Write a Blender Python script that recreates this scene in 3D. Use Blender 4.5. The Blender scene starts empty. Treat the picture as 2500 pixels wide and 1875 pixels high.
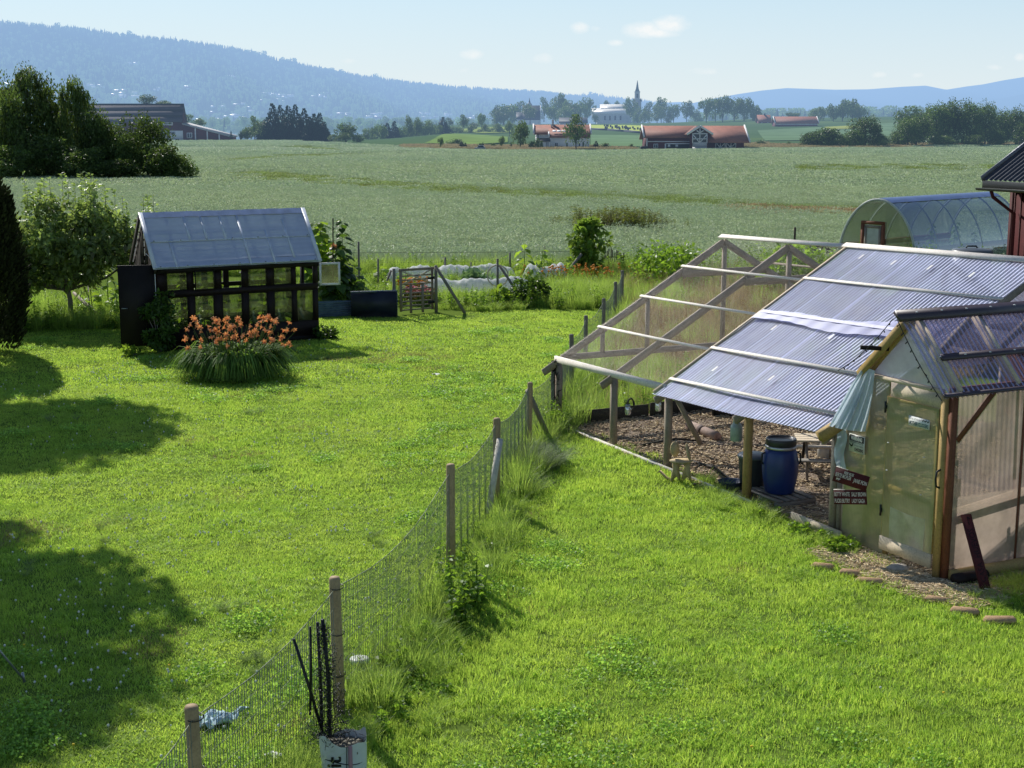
import bpy, math, random
import numpy as np
from mathutils import Vector, Matrix

RN = random.Random(11)
NR = np.random.default_rng(11)
sc = bpy.context.scene
COL = sc.collection
pi = math.pi
rad = math.radians

# ------------------------------------------------------------------ camera
FPX, CH = 3470.0, 5.4                      # focal length (for a 2500 px wide frame), eye height
PITCH = math.atan((937.5 - 300.0) / FPX)
CP, SP = math.cos(PITCH), math.sin(PITCH)

def ground(u, v, z=0.0):
    """point of the horizontal plane z seen along the ray (u, v) of the survey photo"""
    a = (u - 1250.0) / FPX; b = (937.5 - v) / FPX
    t = (CH - z) / (SP - b * CP)
    return Vector((a * t, t * (CP + b * SP), z))

def at(u, v, y):
    """point at ground distance y along the ray"""
    a = (u - 1250.0) / FPX; b = (937.5 - v) / FPX
    t = y / (CP + b * SP)
    return Vector((a * t, y, CH - t * (SP - b * CP)))

def proj(p):
    x, y, z = p[0], p[1], p[2] - CH
    d = y * CP - z * SP
    return (1250 + FPX * x / d, 937.5 - FPX * (y * SP + z * CP) / d)

def wpx(px, y):
    """metres covered by px photo pixels at distance y"""
    return px * y / FPX

# ------------------------------------------------------------------ objects and tags
def tag(o, label=None, cat=None, group=None, kind=None):
    if label: o['label'] = label
    if cat: o['category'] = cat
    if group: o['group'] = group
    if kind: o['kind'] = kind
    return o

def thing(name, label, cat, loc=(0, 0, 0), group=None, rz=0.0):
    o = bpy.data.objects.new(name, None)
    COL.objects.link(o)
    o.location = loc
    o.rotation_euler = (0, 0, rz)
    o.empty_display_size = 0.2
    return tag(o, label, cat, group)

def copy_tree(o, parent=None):
    c = o.copy(); COL.objects.link(c)
    if parent: c.parent = parent
    for ch in list(o.children):
        copy_tree(ch, c)
    return c

def root_of(o):
    while o is not None and o.parent is not None:
        o = o.parent
    return o

class MB:
    """collects faces and links them as one mesh object"""
    def __init__(s):
        s.v = []; s.f = []; s.n = 0; s.tint = []; s.smooth = False; s.uv = None
    def add(s, vs, fs, tint=None):
        vs = np.asarray(vs, float).reshape(-1, 3)
        s.v.append(vs)
        for f in fs:
            s.f.append(tuple(int(i) + s.n for i in f))
        s.n += len(vs)
        s.tint.append(np.full(len(vs), 0.5 if tint is None else tint))
        return s
    def addq(s, vs, k, tint=None):
        """vs (m*k,3): m polygons of k own vertices"""
        vs = np.asarray(vs, float).reshape(-1, 3); m = len(vs) // k
        s.v.append(vs)
        idx = np.arange(m * k).reshape(m, k) + s.n
        s.f.extend(map(tuple, idx.tolist()))
        s.n += len(vs)
        s.tint.append(np.full(len(vs), .5) if tint is None else np.repeat(tint, k))
        return s
    def box(s, c, size, rz=0.0, M=None, tint=None):
        x, y, z = [q / 2 for q in size]
        vs = [Vector(p) for p in ((-x,-y,-z),(x,-y,-z),(x,y,-z),(-x,y,-z),(-x,-y,z),(x,-y,z),(x,y,z),(-x,y,z))]
        m = M if M is not None else Matrix.Rotation(rz, 3, 'Z')
        c = Vector(c)
        vs = [c + m @ p for p in vs]
        return s.add([tuple(p) for p in vs], [(0,3,2,1),(4,5,6,7),(0,1,5,4),(1,2,6,5),(2,3,7,6),(3,0,4,7)], tint)
    def beam(s, p0, p1, w, h, up=(0, 0, 1), tint=None, taper=1.0):
        p0 = Vector(p0); p1 = Vector(p1)
        d = (p1 - p0).normalized(); up = Vector(up)
        sd = d.cross(up)
        if sd.length < 1e-4: sd = d.cross(Vector((1, 0, 0)))
        sd.normalize(); u2 = sd.cross(d)
        vs = []
        for p, k in ((p0, 1.0), (p1, taper)):
            for a, b in ((-1,-1),(1,-1),(1,1),(-1,1)):
                vs.append(tuple(p + sd * (a * w / 2 * k) + u2 * (b * h / 2 * k)))
        return s.add(vs, [(0,1,2,3),(7,6,5,4),(0,4,5,1),(1,5,6,2),(2,6,7,3),(3,7,4,0)], tint)
    def tube(s, pts, r, n=8, caps=True, tint=None):
        pts = [Vector(p) for p in pts]
        rs = r if isinstance(r, (list, tuple)) else [r] * len(pts)
        vs = []; fs = []
        prev = None
        for i, p in enumerate(pts):
            if i == 0: d = pts[1] - p
            elif i == len(pts) - 1: d = p - pts[i - 1]
            else: d = pts[i + 1] - pts[i - 1]
            d.normalize()
            if prev is None:
                a = Vector((0, 0, 1)) if abs(d.z) < .9 else Vector((1, 0, 0))
                x = d.cross(a).normalized()
            else:
                x = (prev - d * prev.dot(d)).normalized()
            prev = x; y = d.cross(x)
            for k in range(n):
                t = 2 * pi * k / n
                vs.append(tuple(p + x * (math.cos(t) * rs[i]) + y * (math.sin(t) * rs[i])))
        for i in range(len(pts) - 1):
            for k in range(n):
                a = i * n + k; b = i * n + (k + 1) % n
                fs.append((a, b, b + n, a + n))
        if caps:
            fs.append(tuple(range(n))[::-1]); fs.append(tuple(range((len(pts) - 1) * n, len(pts) * n)))
        return s.add(vs, fs, tint)
    def lathe(s, prof, c=(0, 0, 0), n=24, tint=None, sq=1.0):
        c = Vector(c); vs = []; fs = []
        for r, z in prof:
            for k in range(n):
                t = 2 * pi * k / n
                vs.append((c.x + r * math.cos(t), c.y + r * math.sin(t) * sq, c.z + z))
        for i in range(len(prof) - 1):
            for k in range(n):
                a = i * n + k; b = i * n + (k + 1) % n
                fs.append((a, b, b + n, a + n))
        fs.append(tuple(range(n))[::-1]); fs.append(tuple(range((len(prof) - 1) * n, len(prof) * n)))
        return s.add(vs, fs, tint)
    def prism(s, poly, off, tint=None):
        """poly: list of 3d points; extruded by the vector off"""
        n = len(poly); off = Vector(off)
        vs = [tuple(Vector(p)) for p in poly] + [tuple(Vector(p) + off) for p in poly]
        fs = [tuple(range(n))[::-1], tuple(range(n, 2 * n))]
        for i in range(n):
            j = (i + 1) % n
            fs.append((i, j, j + n, i + n))
        return s.add(vs, fs, tint)
    def quad(s, a, b, c, d, tint=None):
        return s.add([tuple(a), tuple(b), tuple(c), tuple(d)], [(0, 1, 2, 3)], tint)
    def grid(s, fn, nu, nv, tint=None):
        vs = [tuple(fn(i / nu, j / nv)) for j in range(nv + 1) for i in range(nu + 1)]
        fs = [(j*(nu+1)+i, j*(nu+1)+i+1, (j+1)*(nu+1)+i+1, (j+1)*(nu+1)+i) for j in range(nv) for i in range(nu)]
        return s.add(vs, fs, tint)
    def mesh(s, name, mat, origin=(0, 0, 0), smooth=False):
        me = bpy.data.meshes.new(name)
        V = (np.concatenate(s.v) if s.v else np.zeros((0, 3))) - np.asarray(origin, float)
        ls = np.fromiter((len(f) for f in s.f), dtype=np.int32, count=len(s.f))
        li = np.fromiter((i for f in s.f for i in f), dtype=np.int32, count=int(ls.sum()))
        me.vertices.add(len(V)); me.vertices.foreach_set('co', V.astype(np.float32).ravel())
        me.loops.add(len(li)); me.loops.foreach_set('vertex_index', li)
        me.polygons.add(len(ls))
        st = np.concatenate([[0], np.cumsum(ls)[:-1]]).astype(np.int32) if len(ls) else np.zeros(0, np.int32)
        me.polygons.foreach_set('loop_start', st)
        me.polygons.foreach_set('loop_total', ls)
        if smooth: me.polygons.foreach_set('use_smooth', np.ones(len(ls), bool))
        at_ = me.attributes.new('tint', 'FLOAT', 'POINT')
        at_.data.foreach_set('value', np.concatenate(s.tint).astype(np.float32) if s.tint else np.zeros(0, np.float32))
        me.update(calc_edges=True)
        if mat: me.materials.append(mat)
        return me
    def build(s, name, mat, parent=None, smooth=False, bevel=0.0):
        r = root_of(parent)
        me = s.mesh(name, mat, tuple(r.location) if r is not None else (0, 0, 0), smooth)
        o = bpy.data.objects.new(name, me); COL.objects.link(o)
        if parent is not None: o.parent = parent
        if bevel:
            m = o.modifiers.new('edge', 'BEVEL'); m.width = bevel; m.segments = 1; m.limit_method = 'ANGLE'
        return o

def single(name, mb, mat, label, cat, group=None, smooth=False, loc=None, bevel=0.0):
    """a thing that is one mesh, its origin at its base"""
    V = np.concatenate(mb.v)
    if loc is None:
        c = (V.min(0) + V.max(0)) / 2; loc = (c[0], c[1], V[:, 2].min())
    me = mb.mesh(name, mat, loc, smooth)
    o = bpy.data.objects.new(name, me); COL.objects.link(o); o.location = loc
    if bevel:
        m = o.modifiers.new('edge', 'BEVEL'); m.width = bevel; m.segments = 1; m.limit_method = 'ANGLE'
    return tag(o, label, cat, group)

# ------------------------------------------------------------------ materials
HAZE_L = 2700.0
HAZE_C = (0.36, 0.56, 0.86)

class NT:
    def __init__(s, name):
        s.m = bpy.data.materials.new(name); s.m.use_nodes = True
        s.t = s.m.node_tree; s.t.nodes.clear()
        s.out = s.t.nodes.new('ShaderNodeOutputMaterial')
    def n(s, typ, **kw):
        nd = s.t.nodes.new('ShaderNode' + typ)
        for k, v in kw.items():
            if k.startswith('i_'):
                nd.inputs[k[2:].replace('_', ' ')].default_value = v
            else: setattr(nd, k, v)
        return nd
    def l(s, a, b): s.t.links.new(a, b)
    def pos(s):
        return s.n('NewGeometry').outputs['Position']
    def obj(s):
        return s.n('TexCoord').outputs['Object']
    def noise(s, vec, scale, detail=3.0, rough=.55, stretch=None):
        if stretch is not None:
            mp = s.n('Mapping'); mp.inputs['Scale'].default_value = stretch
            s.l(vec, mp.inputs['Vector']); vec = mp.outputs[0]
        nd = s.n('TexNoise'); nd.inputs['Scale'].default_value = scale
        nd.inputs['Detail'].default_value = detail; nd.inputs['Roughness'].default_value = rough
        s.l(vec, nd.inputs['Vector'])
        return nd.outputs['Fac']
    def ramp(s, fac, stops):
        r = s.n('ValToRGB'); e = r.color_ramp.elements
        while len(e) < len(stops): e.new(.5)
        for el, (p, c) in zip(e, stops):
            el.position = p; el.color = (*c, 1) if len(c) == 3 else c
        s.l(fac, r.inputs['Fac'])
        return r.outputs['Color']
    def mix(s, fac, a, b, blend='MIX'):
        m = s.n('Mix'); m.data_type = 'RGBA'; m.blend_type = blend
        for sock, val in ((m.inputs['Factor'], fac), (m.inputs['A'], a), (m.inputs['B'], b)):
            pass
        ins = [m.inputs[0], m.inputs[6], m.inputs[7]]
        for sock, val in zip(ins, (fac, a, b)):
            if hasattr(val, 'is_linked') or hasattr(val, 'links'): s.l(val, sock)
            elif isinstance(val, (tuple, list)): sock.default_value = (*val[:3], 1)
            else: sock.default_value = val
        return m.outputs[2]
    def math(s, op, a, b=None, clamp=False):
        m = s.n('Math'); m.operation = op; m.use_clamp = clamp
        for i, val in enumerate((a, b)):
            if val is None: continue
            if hasattr(val, 'links'): s.l(val, m.inputs[i])
            else: m.inputs[i].default_value = val
        return m.outputs[0]
    def bump(s, h, strength=.3, dist=.02):
        b = s.n('Bump'); b.inputs['Strength'].default_value = strength; b.inputs['Distance'].default_value = dist
        s.l(h, b.inputs['Height'])
        return b.outputs['Normal']
    def mixsh(s, fac, a, b):
        m = s.n('MixShader')
        if hasattr(fac, 'links'): s.l(fac, m.inputs[0])
        else: m.inputs[0].default_value = fac
        s.l(a, m.inputs[1]); s.l(b, m.inputs[2])
        return m.outputs[0]
    def haze(s, sh):  # aerial haze painted into the surface as a glow growing with distance
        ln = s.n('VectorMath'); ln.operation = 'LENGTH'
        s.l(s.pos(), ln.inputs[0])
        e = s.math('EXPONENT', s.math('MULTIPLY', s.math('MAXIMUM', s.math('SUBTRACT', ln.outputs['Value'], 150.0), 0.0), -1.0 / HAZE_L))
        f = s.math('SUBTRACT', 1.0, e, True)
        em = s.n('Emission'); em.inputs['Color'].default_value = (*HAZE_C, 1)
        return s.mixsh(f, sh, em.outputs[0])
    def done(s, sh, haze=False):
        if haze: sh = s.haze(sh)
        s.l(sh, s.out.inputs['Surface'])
        return s.m

def mul(c, k): return tuple(min(1.0, x * k) for x in c)

def mat(name, col, rough=.65, var=.18, scale=6.0, bump=0.0, col2=None, metal=0.0, haze=False, stretch=None, spec=.35, fine=True, coord='obj'):
    t = NT(name)
    vec = t.obj() if coord == 'obj' else t.pos()
    n1 = t.noise(vec, scale, 4.0, .6, stretch)
    c = t.ramp(n1, [(.28, mul(col, 1 - var)), (.72, mul(col2 or col, 1 + (var if not col2 else 0)))])
    if fine:
        n2 = t.noise(vec, scale * 9, 2.0, .6, stretch)
        c = t.mix(t.math('MULTIPLY', n2, var * 1.2), c, mul(col, .45))
    p = t.n('BsdfPrincipled')
    t.l(c, p.inputs['Base Color'])
    p.inputs['Roughness'].default_value = rough; p.inputs['Metallic'].default_value = metal
    p.inputs['Specular IOR Level'].default_value = spec
    if bump:
        n3 = t.noise(vec, scale * 4, 5.0, .65, stretch)
        t.l(t.bump(n3, bump), p.inputs['Normal'])
    return t.done(p.outputs[0], haze)

def wood(name, col, var=.28, scale=3.0, rough=.75):
    """weathered timber: knots, streaks and stains"""
    t = NT(name)
    vec = t.obj()
    n1 = t.noise(vec, scale, 5.0, .65)
    n2 = t.noise(vec, scale * 14, 3.0, .7)
    c = t.ramp(n1, [(.25, mul(col, 1 - var)), (.5, col), (.8, mul(col, 1 + var))])
    c = t.mix(t.math('MULTIPLY', t.math('SUBTRACT', n2, .45, True), 1.8), c, mul(col, .4))
    p = t.n('BsdfPrincipled'); t.l(c, p.inputs['Base Color'])
    p.inputs['Roughness'].default_value = rough; p.inputs['Specular IOR Level'].default_value = .25
    t.l(t.bump(n2, .25, .01), p.inputs['Normal'])
    return t.done(p.outputs[0])

def leaf(name, col, trans, var=.35, tfac=.42, rough=.5, haze=False, wscale=None, wcol=None, spec=.3, patch=None):
    """leaf: reflected and transmitted colour, each leaf its own tint"""
    t = NT(name)
    a = t.n('Attribute'); a.attribute_name = 'tint'
    oi = t.n('ObjectInfo')
    k = t.math('ADD', a.outputs['Fac'], t.math('MULTIPLY', t.math('SUBTRACT', oi.outputs['Random'], .5), .35))
    c1 = t.ramp(k, [(0.05, mul(col, 1 - var)), (.5, col), (.95, mul(col, 1 + var))])
    c2 = t.ramp(k, [(0.05, mul(trans, 1 - var)), (.5, trans), (.95, mul(trans, 1 + var))])
    if wscale:
        n = t.noise(t.pos(), wscale, 4.0, .6)
        n = t.math('MULTIPLY', t.math('SUBTRACT', n, .42), 3.2, True)
        c1 = t.mix(n, c1, wcol[0]); c2 = t.mix(n, c2, wcol[1])
    if patch:
        q = t.noise(t.pos(), patch, 5.0, .62)
        q = t.ramp(q, [(.30, (.74, .78, .74)), (.5, (1.0, 1.0, 1.0)), (.70, (1.14, 1.08, 1.0))])
        c1 = t.mix(1.0, c1, q, 'MULTIPLY'); c2 = t.mix(1.0, c2, q, 'MULTIPLY')
    p = t.n('BsdfPrincipled'); t.l(c1, p.inputs['Base Color'])
    p.inputs['Roughness'].default_value = rough; p.inputs['Specular IOR Level'].default_value = spec
    tr = t.n('BsdfTranslucent'); t.l(c2, tr.inputs['Color'])
    return t.done(t.mixsh(tfac, p.outputs[0], tr.outputs[0]), haze)

def sheet(name, tint, milk, f_milk=.35, gloss=.12, rough=.15, lines=None, var=.3, vscale=1.2, fres=.9):
    """clear or milky plastic: see-through tinted part, light-scattering part, sky reflection"""
    t = NT(name)
    tp = t.n('BsdfTransparent'); tp.inputs['Color'].default_value = (*tint, 1)
    n = t.noise(t.obj(), vscale, 5.0, .65)
    c = t.ramp(n, [(.25, mul(milk, 1 - var)), (.75, mul(milk, 1 + var))])
    df = t.n('BsdfDiffuse'); t.l(c, df.inputs['Color'])
    tl = t.n('BsdfTranslucent'); t.l(c, tl.inputs['Color'])
    body = t.mixsh(.5, df.outputs[0], tl.outputs[0])
    f = t.math('ADD', t.math('MULTIPLY', t.math('SUBTRACT', n, .5), .5), f_milk, True)
    if lines:
        w = t.n('TexWave'); w.wave_type = 'BANDS'; w.bands_direction = lines[0]
        w.inputs['Scale'].default_value = lines[1]; w.inputs['Distortion'].default_value = .3
        t.l(t.obj(), w.inputs['Vector'])
        f = t.math('ADD', f, t.math('MULTIPLY', t.math('SUBTRACT', w.outputs['Fac'], .5), lines[2]), True)
    sh = t.mixsh(f, tp.outputs[0], body)
    gl = t.n('BsdfGlossy'); gl.inputs['Roughness'].default_value = rough; gl.inputs['Color'].default_value = (.9, .93, 1, 1)
    fr = t.n('Fresnel'); fr.inputs['IOR'].default_value = 1.45
    g = t.math('ADD', t.math('MULTIPLY', fr.outputs[0], fres), gloss * .3, True)
    return t.done(t.mixsh(g, sh, gl.outputs[0]))

def netting(name, cell=42.0, wire=.05, base=.06, col=(.42, .42, .40)):
    t = NT(name)
    vo = t.n('TexVoronoi'); vo.feature = 'DISTANCE_TO_EDGE'; vo.inputs['Scale'].default_value = cell
    t.l(t.obj(), vo.inputs['Vector'])
    w = t.math('LESS_THAN', vo.outputs['Distance'], wire)
    f = t.math('ADD', t.math('MULTIPLY', w, .75), base, True)
    tp = t.n('BsdfTransparent')
    p = t.n('BsdfPrincipled'); p.inputs['Base Color'].default_value = (*col, 1)
    p.inputs['Roughness'].default_value = .45; p.inputs['Metallic'].default_value = .3
    return t.done(t.mixsh(f, tp.outputs[0], p.outputs[0]))

def text_into(mb, txt, size, origin, ex, ey, fit=None, tint=None, bold=0.0, centre=True, shear=0.0):
    """lettering laid on a plane: ex = reading direction, ey = up direction of the letters"""
    cu = bpy.data.curves.new('lettering', 'FONT'); cu.body = txt; cu.size = size
    cu.align_x = 'CENTER' if centre else 'LEFT'; cu.align_y = 'CENTER'; cu.offset = bold; cu.shear = shear
    cu.resolution_u = 3
    o = bpy.data.objects.new('lettering', cu)
    me = bpy.data.meshes.new_from_object(o)
    ex = Vector(ex); ey = Vector(ey); origin = Vector(origin)
    xs = [v.co.x for v in me.vertices]; ys = [v.co.y for v in me.vertices]
    sx = 1.0
    if fit and xs: sx = fit / max(1e-6, max(xs) - min(xs))
    cy = (max(ys) + min(ys)) / 2 if ys else 0
    mb.add([tuple(origin + ex * (v.co.x * sx) + ey * (v.co.y - cy)) for v in me.vertices],
           [tuple(p.vertices) for p in me.polygons], tint)
    bpy.data.meshes.remove(me); bpy.data.objects.remove(o); bpy.data.curves.remove(cu)

# ------------------------------------------------------------------ scatter ("stuff")
def scatter(name, pts, rot, scl, idx, templates, kind='stuff', label=None):
    """one object whose points each carry one of the template meshes"""
    me = bpy.data.meshes.new(name)
    pts = np.asarray(pts, np.float32)
    me.vertices.add(len(pts)); me.vertices.foreach_set('co', pts.ravel())
    rot = np.asarray(rot, np.float32)
    if rot.ndim == 1:
        rot = np.stack([np.zeros_like(rot), np.zeros_like(rot), rot], 1)
    scl = np.asarray(scl, np.float32)
    if scl.ndim == 1: scl = np.stack([scl] * 3, 1)
    for nm, arr in (('rot', rot), ('scl', scl)):
        a = me.attributes.new(nm, 'FLOAT_VECTOR', 'POINT'); a.data.foreach_set('vector', np.ascontiguousarray(arr).ravel())
    a = me.attributes.new('idx', 'INT', 'POINT'); a.data.foreach_set('value', np.asarray(idx, np.int32))
    me.update()
    o = bpy.data.objects.new(name, me); COL.objects.link(o)
    cl = bpy.data.collections.new(name + '_kinds')
    for i, tm in enumerate(templates):
        ob = bpy.data.objects.new('%s_kind_%02d' % (name, i), tm); cl.objects.link(ob)
    g = bpy.data.node_groups.new(name, 'GeometryNodeTree')
    g.interface.new_socket('Geometry', in_out='INPUT', socket_type='NodeSocketGeometry')
    g.interface.new_socket('Geometry', in_out='OUTPUT', socket_type='NodeSocketGeometry')
    N = g.nodes.new
    gi = N('NodeGroupInput'); go = N('NodeGroupOutput')
    ip = N('GeometryNodeInstanceOnPoints'); ci = N('GeometryNodeCollectionInfo')
    ci.inputs['Collection'].default_value = cl
    ci.inputs['Separate Children'].default_value = True; ci.inputs['Reset Children'].default_value = True
    def attr(nm, dt):
        n = N('GeometryNodeInputNamedAttribute'); n.data_type = dt; n.inputs['Name'].default_value = nm
        return n.outputs['Attribute']
    L = g.links.new
    L(gi.outputs[0], ip.inputs['Points']); L(ci.outputs[0], ip.inputs['Instance'])
    ip.inputs['Pick Instance'].default_value = True
    L(attr('idx', 'INT'), ip.inputs['Instance Index'])
    er = N('FunctionNodeEulerToRotation'); L(attr('rot', 'FLOAT_VECTOR'), er.inputs[0])
    L(er.outputs[0], ip.inputs['Rotation']); L(attr('scl', 'FLOAT_VECTOR'), ip.inputs['Scale'])
    L(ip.outputs[0], go.inputs[0])
    md = o.modifiers.new('scatter', 'NODES'); md.node_group = g
    return tag(o, label, None, None, kind)

# ------------------------------------------------------------------ plant shapes
def unit(v): return v / np.maximum(1e-9, np.linalg.norm(v, axis=-1, keepdims=True))

def leaves(mb, p, d, size, width=.5, tint=None, fold=.25, droop=0.0):
    """n diamond leaves: base p, direction d, length size"""
    n = len(p); d = unit(d)
    r = unit(np.cross(d, NR.normal(size=(n, 3))))
    nn = np.cross(r, d)
    s = np.broadcast_to(np.asarray(size, float), (n,))[:, None]
    mid = p + d * s * .45 + nn * s * fold * .2
    tip = p + d * s - np.array([0, 0, 1.0]) * s * droop
    a = mid + r * s * width * .5; b = mid - r * s * width * .5
    mb.addq(np.stack([p, a, tip, b], 1).reshape(-1, 3), 4, tint)

def blades(mb, p, d, h, w, bend, tint=None, seg=2):
    """grass blades: base p, lean direction d (unit, horizontal), height h"""
    n = len(p); z = np.array([0, 0, 1.0])
    side = np.stack([-d[:, 1], d[:, 0], np.zeros(n)], 1)
    ang = NR.uniform(0, 2 * pi, n); 
    side = np.stack([np.cos(ang), np.sin(ang), np.zeros(n)], 1)
    h = h[:, None]; w = np.broadcast_to(np.asarray(w, float), (n,))[:, None]; bend = bend[:, None]
    prev = (p - side * w / 2, p + side * w / 2)
    for k in range(1, seg + 1):
        f = k / seg
        c = p + z * h * (f - .35 * bend * f * f) + d * h * bend * f ** 2
        wk = w * (1 - f ** 1.5) * .5
        if k < seg:
            cur = (c - side * wk, c + side * wk)
            mb.addq(np.stack([prev[0], prev[1], cur[1], cur[0]], 1).reshape(-1, 3), 4, tint)
            prev = cur
        else:
            mb.addq(np.stack([prev[0], prev[1], c], 1).reshape(-1, 3), 3, tint)

def hdir(n):
    a = NR.uniform(0, 2 * pi, n)
    return np.stack([np.cos(a), np.sin(a), np.zeros(n)], 1)

def grass_patch(name, m, half, n, hmin, hmax, w, bend=(.2, .9), seg=2, tintr=(0, 1)):
    mb = MB()
    p = np.stack([NR.uniform(-half, half, n), NR.uniform(-half, half, n), np.zeros(n)], 1)
    blades(mb, p, hdir(n), NR.uniform(hmin, hmax, n), w * NR.uniform(.7, 1.3, n), NR.uniform(bend[0], bend[1], n), NR.uniform(tintr[0], tintr[1], n), seg)
    return mb.mesh(name, m)

def crown_points(n_clump, per, env, clump_r, shell=.55):
    """leaf positions gathered in clumps inside the envelope env(unit vectors)->points"""
    u = unit(NR.normal(size=(n_clump, 3)))
    rr = NR.uniform(shell, 1.0, (n_clump, 1)) ** .7
    cc = env(u * rr)
    ct = NR.uniform(0, 1, n_clump)
    v = unit(NR.normal(size=(n_clump, per, 3)))
    cr = clump_r * NR.uniform(.6, 1.3, (n_clump, 1, 1))
    p = cc[:, None, :] + v * cr * NR.uniform(.55, 1.0, (n_clump, per, 1)) * np.array([1, 1, .75])
    d = v + NR.normal(scale=.55, size=v.shape) + np.array([0, 0, .15])
    t = np.clip(ct[:, None] * .5 + .25 + NR.normal(scale=.14, size=(n_clump, per)) + v[..., 2] * .12, 0, 1)
    return p.reshape(-1, 3), d.reshape(-1, 3), t.reshape(-1), cc

def trunk_mb(h, r, limbs=None, lean=0.03, n=7):
    mb = MB()
    pts = [(0, 0, 0)]
    for i in range(1, 6):
        pts.append((RN.uniform(-lean, lean) * h * i / 5, RN.uniform(-lean, lean) * h * i / 5, h * i / 5))
    mb.tube(pts, [r * 1.35, r, r * .85, r * .7, r * .5, r * .25], n)
    if limbs is not None:
        for c in limbs:
            k = RN.uniform(.35, .8)
            s = Vector((0, 0, h * k)); e = Vector(c)
            mid = s.lerp(e, .5) + Vector((0, 0, h * .05))
            mb.tube([s, mid, e], [r * .42, r * .28, r * .1], 5)
    return mb
# ------------------------------------------------------------------ camera, sun, sky
cam = bpy.data.cameras.new('camera'); cam_o = bpy.data.objects.new('camera', cam); COL.objects.link(cam_o)
cam_o.location = (0, 0, CH); cam_o.rotation_euler = (pi / 2 - PITCH, 0, 0)
cam.sensor_width = 36; cam.lens = 36 * FPX / 2500; cam.clip_start = .1; cam.clip_end = 60000
sc.camera = cam_o
sc.view_settings.view_transform = 'Standard'; sc.view_settings.look = 'None'; sc.view_settings.exposure = 0
sc.cycles.transparent_max_bounces = 24; sc.cycles.max_bounces = 8; sc.cycles.diffuse_bounces = 3

SUN_EL, SUN_AZ = rad(37), rad(-28.7)
sun_dir = Vector((math.sin(SUN_AZ) * math.cos(SUN_EL), math.cos(SUN_AZ) * math.cos(SUN_EL), math.sin(SUN_EL)))
sl = bpy.data.lights.new('sun', 'SUN'); sl.energy = 5.0; sl.angle = rad(.53); sl.color = (1, .955, .88)
so = bpy.data.objects.new('sun', sl); COL.objects.link(so)
so.rotation_euler = sun_dir.to_track_quat('Z', 'Y').to_euler(); so.location = (-20, 40, 40)

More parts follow.
